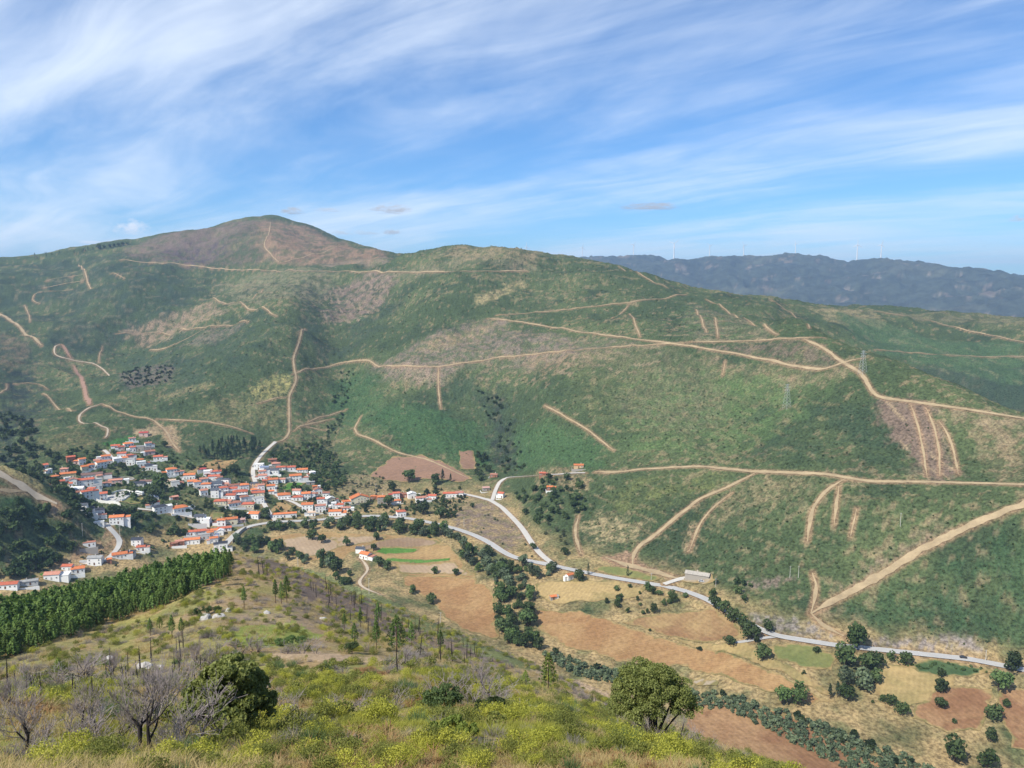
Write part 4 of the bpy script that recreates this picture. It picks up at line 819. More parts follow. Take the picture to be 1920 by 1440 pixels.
def wall_bm(kind, w, d, z, pitch, ov):
    bm = bmesh.new(); a, b = w / 2, d / 2
    base = [(-a, -b), (a, -b), (a, b), (-a, b)]
    lo = [bm.verts.new((x, y, -5)) for x, y in base]; hi = [bm.verts.new((x, y, z)) for x, y in base]
    if kind == 'shed':
        for i in (2, 3): hi[i].co.z = z + d * pitch * .5 - .03
    for i in range(4): 
        if kind == 'gable' and i in (1, 3):
            pk = bm.verts.new((a if i == 1 else -a, 0, z + b * pitch - .02)); bm.faces.new((lo[i], lo[(i + 1) % 4], hi[(i + 1) % 4], pk, hi[i]))
        elif kind == 'cross' and i in (0, 2):
            pk = bm.verts.new((0, -b if i == 0 else b, z + a * pitch - .02)); bm.faces.new((lo[i], lo[(i + 1) % 4], hi[(i + 1) % 4], pk, hi[i]))
        else: bm.faces.new((lo[i], lo[(i + 1) % 4], hi[(i + 1) % 4], hi[i]))
    if kind == 'flat': bm.faces.new(hi)
    # plinth band
    box_bm(bm, -a - .05, a + .05, -b - .05, b + .05, -5, .35)
    return bm
def house(px, py, wpx, st, rot, kind, dr, rc, wc, label, name='house', cat='house', bal=0, group='village houses', rmin=480, hpx=None):
    x, y, z = hit(px, py, rmin); r = math.hypot(x, y); w = max(3.4, wpx * r / F * 1.06); d = max(3.2, w * dr * 0.80)
    if rot and abs(rot) > 12: w *= 0.86
    az = math.atan2(x, y)
    rz = -az + R(rot + random.Random(label + 'r').uniform(-9, 9))
    x += math.sin(az) * d * 0.5; y += math.cos(az) * d * 0.5
    z = float(ground(x, y)) * 0.5 + z * 0.5
    root = bpy.data.objects.new(name, None); link(root); root.empty_display_size = 2
    root.location = (x, y, z); root.rotation_euler = (0, 0, rz); tag(root, label, cat, group)
    rnd = random.Random(label)
    zt = st * 2.75 + 1.0; pitch = {'gable': .36, 'cross': .36, 'hip': .36, 'shed': .30, 'flat': 0}[kind]; ov = 0.45 if kind != 'flat' else 0
    bm_obj('wall', wall_bm(kind, w, d, zt, pitch, ov), ['wall_' + wc], root)
    rf = bm_obj('roof', roof_bm(kind, w, d, zt, pitch, ov), ['roof_' + rc], root)
    if kind != 'flat' and w > 6 and rnd.random() < .75:
        cxx = rnd.uniform(-.3, .3) * w; cyy_ = rnd.uniform(.05, .3) * d
        top = zt + {'gable': (d / 2 - abs(cyy_)) * pitch, 'cross': (w / 2 - abs(cxx)) * pitch, 'hip': min(w, d) * .2, 'shed': d * .15}[kind] + 1.1
        bm = bmesh.new(); box_bm(bm, cxx - .35, cxx + .35, cyy_ - .3, cyy_ + .3, zt - .2, top); box_bm(bm, cxx - .45, cxx + .45, cyy_ - .4, cyy_ + .4, top, top + .14)
        ch = bm_obj('chimney', bm, ['chimney_render'], rf)
    if cat in ('house',) and wpx >= 9 and rnd.random() < .62:
        sx = rnd.choice((-1, 1)); aw = w * rnd.uniform(.35, .6); ad = d * rnd.uniform(.6, 1.0); ah = 2.7 + rnd.uniform(0, .6) + (2.6 if st >= 2 and rnd.random() < .4 else 0); cxx = sx * (w / 2 + aw / 2 - .02); cy0 = rnd.uniform(-.25, .1) * d
        an = box_obj('annex', cxx - aw / 2, cxx + aw / 2, cy0 - ad / 2, cy0 + ad / 2, -5, ah, 'wall_' + (wc if rnd.random() < .6 else 'white'), root)
        bm = roof_bm(rnd.choice(('shed', 'flat', 'gable')), aw - .1, ad, ah, .28, .25); bmesh.ops.translate(bm, verts=bm.verts, vec=(cxx, cy0, 0))
        bm_obj('annex_roof', bm, ['roof_' + rnd.choice((rc, 'grey', 'coral', 'rust', 'white'))], an)
    if cat in ('house',) and wpx >= 10 and rnd.random() < .45:
        gy = -d / 2 - rnd.uniform(2.5, 5); gx = w * rnd.uniform(.55, .95)
        bm = bmesh.new(); box_bm(bm, -gx, gx, gy - .15, gy + .15, -6, rnd.uniform(-.2, .9)); box_bm(bm, -gx - .15, -gx + .15, gy + .15, d * .2, -6, .4); bm_obj('garden_wall', bm, ['wall_' + rnd.choice(('white', 'white', 'stone', 'grey'))], root)
    if cat in ('house',):
        nwin = max(1, int(w / 2.9))
        for s in range(int(math.ceil(st))):
            if st - s < 0.6: continue
            for k in range(nwin):
                fx = (k + .5) / nwin * w - w / 2
                if s == 0 and k == nwin // 2:
                    box_obj('door', fx - .55, fx + .55, -d / 2 - .13, -d / 2 - .055, .3, 2.45, 'door_wood' if rnd.random() < .7 else 'garage_door', root); continue
                if rnd.random() < .12: continue
                o = bpy.data.objects.new('window', WIN); link(o, root); o.location = (fx, -d / 2, s * 2.75 + 1.25)
            side = -1 if rot <= 0 else 1
            nside = max(1, int(d / 3.6))
            for k in range(nside):
                if rnd.random() < .3: continue
                o = bpy.data.objects.new('window', WIN); link(o, root); o.location = (side * -1 * -w / 2 * 1.0, (k + .5) / nside * d - d / 2, s * 2.75 + 1.25); o.rotation_euler = (0, 0, math.pi / 2 * side)
        if bal:
            bm = bmesh.new(); zb = (2.75 if st > 1.4 else .35) + .25; box_bm(bm, -w * .42, w * .42, -d / 2 - 1.5, -d / 2 - .06, zb, zb + .2)
            bl = bm_obj('balcony', bm, ['wall_' + wc], root)
            bm = bmesh.new()
            for q in np.linspace(-w * .41, w * .41, 9): box_bm(bm, q - .03, q + .03, -d / 2 - 1.46, -d / 2 - 1.40, zb + .2, zb + 1.1)
            box_bm(bm, -w * .42, w * .42, -d / 2 - 1.48, -d / 2 - 1.38, zb + 1.1, zb + 1.18)
            bm_obj('railing', bm, ['railing'], bl)
            for sx in (-1, 1): box_obj('pillar', sx * w * .38 - .15, sx * w * .38 + .15, -d / 2 - 1.4, -d / 2 - 1.1, -3, zb, 'wall_' + wc, root)
    return root
HOUSES = '''
81 880 15 1 20 gable .7 red white|red roofed white house at the far left tip of the village among dark trees
92 887 9 1 30 flat .8 white white|small white flat block just below the far left red roofed house
103 900 11 1 5 hip .9 orange stone|small house with orange hip roof left of the long yellow house
128 897 22 1.5 8 gable .5 orange yellow|long yellow house with bright orange roof at the left end of the old village
121 886 11 1 -10 hip .9 coral pink|pink hip roofed house just behind the long yellow house
97 909 6 1 0 shed .9 rust brick|tiny rust coloured shed beside the round dark tree at the left end
115 912 11 1.5 5 gable .8 red yellow|pale yellow cottage with red roof below the long yellow house
129 914 11 1 -8 gable .8 red white|low red roofed cottage above the dark river trees at the left
127 906 9 1.5 12 flat .9 white white|white flat roofed cube between the yellow cottage and the old street
138 908 10 1.5 -12 cross .9 coral white|white gable fronted house in the tight old row
145 910 9 1.5 0 gable .9 red white|narrow red roofed house left of the largest white house of the old row
162 912 22 2 6 gable .55 red white|largest white house of the old row with long red roof
146 923 18 1 -10 gable .8 white white|white low building with a white roof on the edge above the trees
163 934 17 2 12 gable .7 red white|two storey white house with red roof on the edge left of the plaza
172 925 11 1.5 -8 hip .9 red white|red hip roofed house behind the edge house left of the plaza
191 938 16 2 8 gable .8 red white|two storey red roofed house touching the plaza corner
181 922 9 2 0 flat 1 grey white|narrow white flat roofed house behind the plaza corner house
143 930 10 0.8 0 shed .8 rust white|low rust roofed lean-to under the edge houses
154 872 10 2 10 gable .9 orange white|white house with bright orange roof in the upper left cluster
144 871 8 1 -6 hip .9 orange pink|small orange hip roofed house at the left of the upper left cluster
133 866 12 1.5 4 gable .7 red brick|brick walled house with red roof set back above the upper left cluster
159 884 12 1.5 15 gable .9 orange cream|cream house with orange roof in front of the upper left cluster
171 878 10 1 -5 hip .9 orange white|orange hip roofed house in the middle of the upper left cluster
190 878 15 2 10 gable .8 orange white|large white two storey house at the right of the upper left cluster
182 870 9 1 -10 gable .9 coral white|coral roofed white house behind the upper left cluster
199 867 13 2 4 gable .8 orange white|two storey house with stepped orange roofs beside the winding street
204 871 9 1 14 shed .9 coral white|low coral roofed annex right of the stepped orange roofs
217 842 13 1 -6 gable .7 red white|long white house with red roof at the top left of the village
241 838 14 1 6 hip .9 orange white|orange hip roofed house at the very top of the village
228 844 9 1 0 gable .9 red pink|small red roofed house beside the dark red hedge
249 847 9 1.5 10 gable .9 red white|white two storey house below the topmost orange hip roof
262 846 14 1.5 -8 flat .7 grey stone|grey stone flat roofed building near the top of the village
278 839 10 1.5 12 gable .9 coral white|white coral roofed house at the top right of the upper village
277 847 9 1.5 0 flat .9 grey stone|small stone house below the top right white house
248 828 10 1 4 shed .6 coral white|low white shed with coral roof above the upper village
270 818 13 1 -10 gable .7 crimson pink|isolated pink house with crimson roof near the fork of the dirt track
229 859 13 1.5 -10 gable .8 red white|red roofed white house in the middle of the upper village
233 867 12 1.5 6 hip .9 orange white|orange hip roofed white house in front of the upper village
244 860 10 1 10 hip .9 red pink|red hip roofed house behind the stepped white house
246 873 13 2 -5 flat .9 grey white|stepped white flat roofed house in front of the upper village
220 869 12 1.5 8 shed .9 white white|white house with pale sloping roof and dark openings
263 868 10 1 0 hip .9 orange ochre|bright orange roofed cottage beside the central pale street
265 876 14 1.5 12 flat .8 white white|long white flat house below the bright orange cottage
297 863 14 1 -6 gable .8 red white|red roofed white house alone at the right of the upper village
281 853 15 1 4 gable .7 rust pink|pinkish rust roofed house behind the lone red roofed house
281 882 13 1.5 -8 gable .8 charcoal white|white house with dark blue roof on the terrace wall
291 883 7 1.5 0 flat 1 white white|small white cube right of the dark blue roof
322 891 16 2 4 hip .9 orange white|white two storey house with bright orange hip roof left of the tan rise
333 890 10 0.8 0 shed .9 coral white|low coral roofed annex right of the bright orange hip roof
317 912 22 1.5 -4 flat .8 peach cream|cream house with broad flat peach roof
329 913 13 1.5 8 flat .9 grey white|white grey topped block right of the peach roof
217 907 20 0.9 -4 gable .5 coral pink|long low coral roofed building behind the village gardens
201 912 12 0.8 4 gable .8 coral white|low white cottage with coral roof above the plaza
263 912 16 0.8 -14 gable .7 charcoal grey|dark charcoal roofed barn beside the long brown roof
275 909 22 1 -25 gable .5 brown white|long white barn with brown roof among the village trees
329 937 9 0.7 10 shed .8 coral brick|tiny coral roofed hut in the gardens right of the plaza
290 938 15 0.9 -8 gable .7 blue grey|low building with bluish metal roof at the right end of the plaza
291 952 14 1.5 10 hip .8 red white|red hip roofed white house below the bluish metal roof
300 964 20 2 12 hip .8 charcoal white|white house with black hip roof on the lane below the plaza
152 954 19 1 -10 gable .6 slate white|white bungalow with slate roof nearest the sandy spur road
168 962 15 1 -6 gable .8 charcoal white|white house with black roof between two other dark roofed houses
185 967 17 1.5 8 hip .8 charcoal white|black hip roofed white house with a skylight above the grey lane
188 973 9 0.9 0 hip .9 coral white|small coral roofed annex in front of the black hip roof
220 984 21 2 -12 gable .7 orange white|big white house with orange roof at the top of the grey lane
186 986 15 0.8 0 flat .5 white white|low white walled yard building beside the tall dark pines
258 1026 18 2 -30 gable .8 charcoal white|white two storey house with black roof and bright gable right of the grey lane
265 1034 13 1 -10 gable .8 red white|red roofed cottage in front of the bright black roofed gable
225 1049 22 1 -8 gable .7 orange white|orange roofed house behind the pine plantation beside the grey lane
244 1045 18 0.9 -20 shed .7 charcoal grey|dark grey shed right of the lane behind the pine plantation
180 1061 25 2 -16 gable .6 grey white|white two storey house with grey roof at the lower end of the lane
168 1027 18 0.9 -6 flat .5 coral white|roofless white walled ruin on the bare tan slope
128 1071 18 1 -20 gable .7 red white|left of two adjoining orange roofed houses at the foot of the tan slope
147 1076 22 1 -14 gable .7 orange white|right of two adjoining orange roofed houses at the foot of the tan slope
100 1089 26 1.3 -18 gable .7 coral white|white house with coral orange roof beside the small green plot
122 1084 10 1 -5 flat .9 grey white|small white annex between the orange roofs and the coral roofed house
13 1106 38 1 -14 gable .4 red white|long white house with red roof at the left edge of the picture
53 1099 32 0.9 -14 gable .35 grey grey|long grey metal roofed shed near the left edge
205 1056 7 0.8 0 gable .9 orange brick|tiny orange roofed hut at the foot of the grey lane
356 900 18 1.5 -10 gable .7 orange white|white house with orange roof and panels at the left of the middle village
361 911 15 1.5 6 gable .8 orange white|orange gabled house second from the left of the middle village
370 913 12 1.5 12 hip .9 orange white|orange roofed house leaning against the second house from the left
387 917 15 1.5 -8 hip .8 orange white|white house with orange hip roof in front of the slate dormer house
382 905 13 1 6 gable .8 coral white|coral roofed house behind the orange hip roofed one
390 893 14 1.5 -10 flat .9 white white|white house with open carport on the edge of the tan rise
381 886 9 0.9 0 shed .9 crimson grey|small shed with crimson roof at the edge of the tan rise
405 893 17 1.5 8 gable .7 red white|white house with red roof at the upper edge of the middle village
402 902 18 1.5 -6 gable .6 red white|long red roofed white house with a row of windows
412 901 9 1 12 gable .9 rust white|small rust roofed house right of the long row of windows
424 911 15 2 -24 flat .8 slate white|white two storey cube with slate top and bluish side wall
406 915 19 1.5 -8 gable .8 slate white|slate roofed house with white dormer
408 920 12 1 5 gable .9 charcoal white|low black roofed house under the slate dormer house
382 929 14 1.5 16 gable .8 coral white|white house with coral roof at the lower left of the middle village
404 934 15 2.6 -14 gable .9 slate white|tall white three storey house with slate roof
420 926 14 2 10 hip .9 red white|red hip roofed house with stacked white balconies
438 917 18 1 -4 gable .6 rust white|low rust roofed house at the left of the red roof row
447 917 16 1 4 gable .7 red white|red roofed house in the middle of the red roof row
458 919 15 1.5 8 hip .9 orange white|orange hip roofed house at the right of the red roof row
436 926 16 1.5 -8 gable .8 red white|red roofed house behind the large balconied red hip roof
451 933 24 1.7 6 hip .7 red white|large red hip roofed house with a long white balcony
434 937 15 1.3 -10 gable .8 red white|white house with red roof and grey terrace below the long balcony
458 939 14 1 8 hip .9 rust white|rust hip roofed house beside the central street
414 947 20 1 -5 hip .8 red cream|cream house with red hip roof above the garden wall
439 951 21 1 6 hip .8 rust white|rust hip roofed house above the white boundary wall
466 954 20 1.2 -8 hip .8 red cream|cream house with broad red hip roof above the junction
477 921 14 2.6 0 flat .8 slate ochre|tall ochre building with grey metal top on the central street
477 925 11 1 4 hip .9 orange white|low orange roofed house in front of the tall ochre building
490 923 11 2.4 -6 gable .9 coral white|tall narrow white house right of the tall ochre building
484 931 22 1 4 gable .6 red cream|long low red roofed house facing the central street
486 945 17 1.8 -6 flat .8 grey white|white house with grey flat terrace roof on the central street
337 964 23 1.3 8 hip .9 orange white|white house with round looking orange hip roof alone in the gardens
376 980 20 1.6 -24 gable .8 slate white|white house with slate roof and pale blue gable by the lane
416 986 14 1.6 -6 hip .9 orange white|white house with glazed front left of the cream windowed house
433 984 22 1.6 -4 gable .6 orange cream|cream house with many small windows and orange roof above the bend
452 981 12 0.8 8 gable .8 pink pink|low pinkish shed right of the cream windowed house
478 973 20 1.4 -26 gable .8 orange white|white house with steep orange roof above the road junction
486 881 16 1.8 -4 flat .8 white white|modern white flat roofed house at the top of the central street
496 885 14 1.5 6 gable .7 blue white|white house with bluish slate roof beside the modern flat one
510 889 24 1.2 -6 gable .5 slate white|long white building with slate roof and terrace
518 877 14 1.5 4 hip .8 coral stone|stone house with coral roof at the top edge of the village
511 868 14 0.9 0 gable .7 rust brick|rust roofed barn behind the stone house
527 882 15 0.9 -4 gable .6 red white|low red roofed house right of the long slate roofed building
544 882 18 1 6 gable .6 red white|second low red roofed house along the upper row
567 886 18 0.9 -4 gable .6 orange white|low orange roofed house at the right end of the upper row
586 894 11 1.6 14 hip .9 white white|small white house alone above the large round tree
554 902 20 1.8 6 gable .7 orange white|two storey white house with orange roof above the vineyard plot
492 890 12 1 4 gable .8 coral white|coral roofed house below the modern flat one
493 900 14 1.5 -8 gable .8 coral white|white house with coral roof on the bend of the central street
502 901 8 0.9 0 hip .9 red white|tiny red hip roofed annex beside the bend house
512 908 16 1.4 8 gable .8 orange white|orange roofed house with pale columns left of the vineyard plot
497 907 8 0.9 0 gable .9 red brick|small red roofed brick hut behind the tall narrow house
529 905 12 1 -6 gable .8 coral white|coral roofed house left of the two storey house above the vineyard
540 904 10 1 4 flat .9 grey stone|grey stone annex left of the two storey house above the vineyard
508 919 14 1.3 -10 gable .8 orange white|orange gabled white house on the looping street
509 927 9 0.9 6 gable .9 orange white|small orange roofed annex on the looping street
533 937 21 1.4 4 hip .9 orange white|large orange hip roofed house with pillared porch inside the loop
557 928 14 1.4 -8 gable .8 coral white|white house with pale coral roof right of the pillared porch house
574 937 15 2 8 gable .9 orange white|tall white house with L shaped orange roof
559 939 17 1 -4 hip .8 red white|low red hip roofed house at the end of the looping street
596 927 14 1.4 10 cross .9 rust white|white gable fronted house with rust roof at the right of the village
612 932 12 1.2 -4 gable .9 rust white|square white house with rust roof at the wood edge
591 917 9 0.8 0 hip .8 orange brick|small orange roofed shed among the trees above the village
588 932 15 0.9 4 shed .5 rust grey|long low rust roofed barn between the right hand houses
577 958 19 2 -6 gable .8 orange white|two tier orange roofed white house above the river trees
602 949 13 2.4 4 gable .9 red white|tall white house with grey band and red roof
601 961 18 2.2 -4 gable .6 coral white|three storey white house with coral roof above the river trees
534 971 40 1.1 2 gable .25 orange white|long school building with bright orange roof at the junction
585 968 12 1 -6 gable .8 peach white|low white house with pale roof by the river trees
582 909 14 0.8 -6 shed .6 grey stone|grey open canopy beside the large round tree
619 944 15 1.5 12 cross .9 white cream|cream house with white gable right of the tall houses
626 954 9 1.8 0 flat .9 white white|small white tower like house at the right of the village
637 954 14 1.2 -6 gable .8 red white|red roofed house right of the small white tower
629 968 22 1.4 -8 gable .6 orange white|white house with bright orange roof beside the valley road
648 958 17 0.8 6 gable .5 coral white|long low coral roofed wing above the valley road
674 944 33 1.6 10 cross .6 orange cream|large cream gabled house with orange side roof
701 937 11 1 -4 hip .9 orange brick|orange hip roofed brick house right of the large cream gable
716 946 15 2.6 4 hip .9 orange stone|unfinished three storey block with orange hip roof
743 936 12 2 -4 gable .9 red white|white two storey house with red roof above the terraces
733 935 8 1.3 0 gable .9 crimson white|narrow white wing left of the two storey house above the terraces
745 944 12 0.8 4 hip .9 orange white|low orange roofed porch house below the two storey one
757 933 14 1 -4 gable .8 rust brick|brick house with rust roof left of the white gable
772 935 15 1.5 12 cross .9 white white|white gable fronted house in the eastern row
789 943 18 1.6 6 gable .7 coral white|white house with coral roof and long balcony in the eastern row
811 937 14 1.2 -6 gable .8 red white|red roofed white house in the eastern row
845 933 27 1.3 8 gable .4 red white|long white building with red roof near the end of the village
862 932 14 1.3 -4 gable .9 coral white|white house adjoining the right end of the long red roofed building
752 969 16 1.5 10 hip .9 red white|white house with red hip roof standing alone by the valley road
940 934 12 1.5 -24 gable .9 red white|bright white hamlet house at the fork of the concrete road
911 921 12 1 6 gable .8 pink stone|old stone house with pinkish roof left of the hamlet fork
926 895 13 0.9 -6 hip .8 coral brick|coral hip roofed house at the bend of the hamlet lane
1085 878 17 0.9 6 gable .6 orange ochre|ochre house with bright orange roof at the end of the hamlet lane
1017 893 11 0.8 -4 gable .8 red brick|red roofed hut halfway along the hamlet lane
1031 919 11 0.8 4 gable .8 orange brick|rust orange hut on the terraces below the hamlet lane
686 1049 21 1.3 -32 gable .8 orange white|white farmhouse with orange roof in the middle of the fields
676 1038 17 1.2 -22 gable .8 slate white|slate roofed white barn joined behind the farmhouse
1068 1088 15 1.2 32 gable .7 orange white|white cottage with orange roof left of the dark round tree
1037 1126 13 0.7 20 gable .7 orange stone|small stone hut with orange roof on the golden field
360 1005 17 1 -8 gable .6 red white|red roofed house with dark front at the back left of the lower cluster
376 1004 16 1 6 gable .8 red grey|red roofed house in the middle of the lower cluster
388 1002 10 1 -6 hip .9 red white|small red hip roofed house behind the lower cluster
383 1012 20 1.2 -10 flat .6 grey grey|grey flat topped building in the lower cluster
394 1006 10 1 10 gable .9 orange white|orange gabled house in the lower cluster beside the chimney
403 1003 12 1.2 -12 gable .9 orange white|orange roofed white house at the back right of the lower cluster
360 1021 30 1.2 -16 gable .4 orange white|long white house with orange roof just above the pine tops
338 1023 14 1 -12 gable .7 coral brick|coral roofed house at the left end of the lower cluster
328 1026 9 0.9 0 gable .9 rust brick|rust roofed shed at the far left of the lower cluster
401 1018 13 1.2 8 gable .8 orange white|orange roofed house in front of the lower cluster
407 1013 7 1.5 -10 flat .9 blue blue|narrow pale blue house in the lower cluster
407 1029 10 1.2 0 shed .9 charcoal white|black roofed annex beside the three storey house in the lower cluster
419 1034 14 2.4 -10 gable .8 charcoal white|white three storey house with black roof at the end of the asphalt road
414 1004 10 1.3 -10 cross .9 white white|white gabled house left of the asphalt bend
421 997 22 0.8 4 gable .5 red white|long low red roofed building above the asphalt bend
'''.strip().splitlines()
plain('roof_pink', (.50, .30, .26), 0.85, 0.12)
for ln in HOUSES:
    a, lab = ln.split('|'); q = a.split()
    house(float(q[0]), float(q[1]), float(q[2]), float(q[3]), float(q[4]), q[5], float(q[6]), q[7], q[8], lab, bal=1 if 'balcon' in lab or 'porch' in lab else 0, group=None)
# long dark striped hall with its cream chapel end, the quarry shed
house(173, 898, 30, 1.2, 2, 'gable', .5, 'brown', 'white', 'long hall with dark striped roof in the old village', 'village_hall', 'house', group=None)
house(187, 902, 9, 1.8, 2, 'hip', 1, 'coral', 'cream', 'cream chapel with pink pyramid roof at the end of the striped hall', 'chapel', 'chapel', group=None)
house(1308, 1088, 42, 1.0, -6, 'gable', .5, 'sandy', 'stone', 'pale roofed quarry shed beside the valley road', 'quarry_shed', 'shed', group=None)
# boundary walls of the plaza and the terraces
def wall_line(pts, h, m, label, th=0.4, rmin=480):
    w = [hit(px, py, rmin) for px, py in pts]; c = spline(w, 3.0); z = ground(c[:, 0], c[:, 1])
    t = np.gradient(c, axis=0); t /= np.linalg.norm(t, axis=1)[:, None]; nr = np.stack([t[:, 1], -t[:, 0]], 1) * th / 2
    co = np.stack([np.column_stack([c - nr, z - 1.5]), np.column_stack([c + nr, z - 1.5]), np.column_stack([c + nr, z + h]), np.column_stack([c - nr, z + h])], 1).reshape(-1, 3)
    f = [(4 * i + a, 4 * i + 4 + a, 4 * i + 4 + (a + 1) % 4, 4 * i + (a + 1) % 4) for i in range(len(c) - 1) for a in range(4)] + [(0, 1, 2, 3), tuple(4 * (len(c) - 1) + k for k in (3, 2, 1, 0))]
    o = mesh_obj('boundary_wall', co, f, m); tag(o, label, 'wall'); return o
wall_line([(181, 940), (200, 944), (226, 949)], 2.6, 'wall_white', 'white retaining wall along the front of the plaza')
wall_line([(198, 927), (232, 920), (250, 924)], 1.6, 'wall_white', 'low white wall behind the sports court')
wall_line([(228, 940), (246, 932), (262, 930)], 2.0, 'wall_white', 'white wall curving round the grassy oval')
wall_line([(200, 903), (218, 897), (245, 896), (252, 899)], 1.2, 'wall_stone', 'pale stone wall bordering the old village street')
wall_line([(420, 954), (440, 956), (470, 955)], 2.0, 'wall_white', 'white boundary wall under the rust hip roof')
wall_line([(446, 952), (470, 958), (485, 968)], 2.5, 'wall_stone', 'stone retaining wall below the broad red hip roof')
wall_line([(326, 960), (345, 964), (360, 969)], 1.0, 'wall_white', 'white garden wall of the lone orange hip roofed house')
wall_line([(292, 884), (310, 887), (316, 892)], 1.8, 'wall_white', 'white terrace wall right of the dark blue roof')
wall_line([(640, 953), (660, 949), (674, 944)], 1.6, 'wall_cream', 'pale ramp wall below the large cream gable')
wall_line([(462, 992), (450, 1002), (436, 1018)], 3.0, 'wall_stone', 'stone embankment wall under the asphalt bend')

# ================================================================ trees
def leaf_mat(name, col, col2, trans=0.25, objvar=0.85, scale=0.5, rough=0.7):
    m, n, b = mat(name, rough, 0.2); tcn = n.new('ShaderNodeTexCoord'); v = tcn.outputs['Object']; oi = n.new('ShaderNodeObjectInfo')
    at = n.new('ShaderNodeAttribute'); at.attribute_name = 'shade'
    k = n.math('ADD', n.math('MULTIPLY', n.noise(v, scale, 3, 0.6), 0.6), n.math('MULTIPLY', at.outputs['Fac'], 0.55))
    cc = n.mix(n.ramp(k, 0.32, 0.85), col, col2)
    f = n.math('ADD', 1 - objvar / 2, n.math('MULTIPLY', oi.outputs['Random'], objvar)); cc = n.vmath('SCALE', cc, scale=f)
    n.l.new(cc, b.inputs['Base Color'])
    if trans:
        tr = n.new('ShaderNodeBsdfTranslucent'); n.l.new(n.vmath('MULTIPLY', cc, (1.25, 1.35, 0.7)), tr.inputs[0])
        mx = n.new('ShaderNodeMixShader'); mx.inputs[0].default_value = trans; n.l.new(b.outputs[0], mx.inputs[1]); n.l.new(tr.outputs[0], mx.inputs[2])
        n.l.new(mx.outputs[0], m.node_tree.nodes['Material Output'].inputs[0])
    return m
leaf_mat('leaf_dark', (.038, .066, .026), (.100, .140, .052))
leaf_mat('leaf_mid', (.052, .095, .032), (.115, .170, .058))
leaf_mat('leaf_scrub', (.058, .086, .038), (.115, .145, .058), 0.3, 0.3)
leaf_mat('leaf_grey', (.072, .102, .060), (.150, .190, .110))
leaf_mat('leaf_olive', (.060, .075, .040), (.105, .120, .065))
leaf_mat('leaf_pine', (.060, .112, .030), (.150, .220, .058), 0.25)
leaf_mat('leaf_pine_dark', (.016, .034, .018), (.034, .060, .028), 0.1)
leaf_mat('leaf_holm', (.095, .125, .035), (.26, .285, .090), 0.3, 0.15, 0.9)
leaf_mat('leaf_lime', (.10, .15, .03), (.21, .26, .06), 0.3)
plain('bark', (.085, .065, .05), 0.95, 0.2, 2.0)
plain('bark_burnt', (.035, .030, .030), 0.95, 0.3, 2.0)
plain('bark_pine', (.13, .085, .06), 0.95, 0.2, 2.0)
plain('twig_grey', (.31, .265, .255), 0.95, 0.2, 2.0)
def cards(rs, P_, N_, size, aspect=1.0, jit=0.7):
    """leaf clump quads at points P_ facing roughly N_"""
    n = len(P_); nn = N_ + rs.normal(0, jit, (n, 3)); nn /= np.linalg.norm(nn, axis=1)[:, None] + 1e-9
    t = np.cross(nn, rs.normal(0, 1, (n, 3))); t /= np.linalg.norm(t, axis=1)[:, None] + 1e-9; b = np.cross(nn, t)
    s = size * rs.uniform(.6, 1.25, (n, 1)); t = t * s; b = b * s * aspect
    bend = nn * s * 0.25
    return np.stack([P_ - t - bend, P_ - b, P_ + t - bend, P_ + b], 1).reshape(-1, 3), np.arange(4 * n).reshape(n, 4)
def leafmesh(name, parts, mats, smooth=False):
    """parts: list of (co, faces(k,4), material index, shade per vertex)"""
    co = np.concatenate([p[0] for p in parts]); off = np.cumsum([0] + [len(p[0]) for p in parts])
    q = np.concatenate([p[1] + off[i] for i, p in enumerate(parts)])
    me = bpy.data.meshes.new(name); nv, nf = len(co), len(q)
    me.vertices.add(nv); me.vertices.foreach_set('co', np.ascontiguousarray(co, np.float32).ravel())
    me.loops.add(nf * 4); me.loops.foreach_set('vertex_index', np.ascontiguousarray(q, np.int32).ravel())
    me.polygons.add(nf); me.polygons.foreach_set('loop_start', np.arange(nf, dtype=np.int32) * 4)
    me.polygons.foreach_set('material_index', np.concatenate([np.full(len(p[1]), p[2], np.int32) for p in parts]))
    a = me.attributes.new('shade', 'FLOAT', 'POINT'); a.data.foreach_set('value', np.concatenate([np.broadcast_to(p[3], (len(p[0]),)) for p in parts]).astype(np.float32))
    for m in mats: me.materials.append(MATS[m])
    me.update(calc_edges=True); return me
def tube(pts, rad, sides=5):
    """tapering tube through points"""
    pts = np.asarray(pts, float); n = len(pts); t = np.gradient(pts, axis=0); t /= np.linalg.norm(t, axis=1)[:, None] + 1e-9
    ref = np.where(np.abs(t[:, 2:3]) < .9, np.array([[0, 0, 1.]]), np.array([[1., 0, 0]])); u = np.cross(t, ref); u /= np.linalg.norm(u, axis=1)[:, None] + 1e-9; v = np.cross(t, u)
    a = np.arange(sides) / sides * 2 * np.pi
    co = pts[:, None] + (u[:, None] * np.cos(a)[None, :, None] + v[:, None] * np.sin(a)[None, :, None]) * np.asarray(rad)[:, None, None]
    f = np.array([[i * sides + k, i * sides + (k + 1) % sides, (i + 1) * sides + (k + 1) % sides, (i + 1) * sides + k] for i in range(n - 1) for k in range(sides)])
    return co.reshape(-1, 3), f
def lobes(rs, n, w, h, base, spread=0.62):
    """centres and radii of the clumps that make up a crown"""
    out = []
    for k in range(n):
        a = rs.uniform(0, 2 * np.pi); rr_ = math.sqrt(rs.uniform(0, 1)) * w * spread; zz = base + (h - base) * rs.uniform(.18, .86)
        fall = 1 - abs((zz - base) / (h - base) - .45) * 0.9
        out.append((rr_ * math.cos(a) * fall, rr_ * math.sin(a) * fall, zz, w * rs.uniform(.34, .58)))
    out.append((0, 0, base + (h - base) * .5, w * .62)); return out
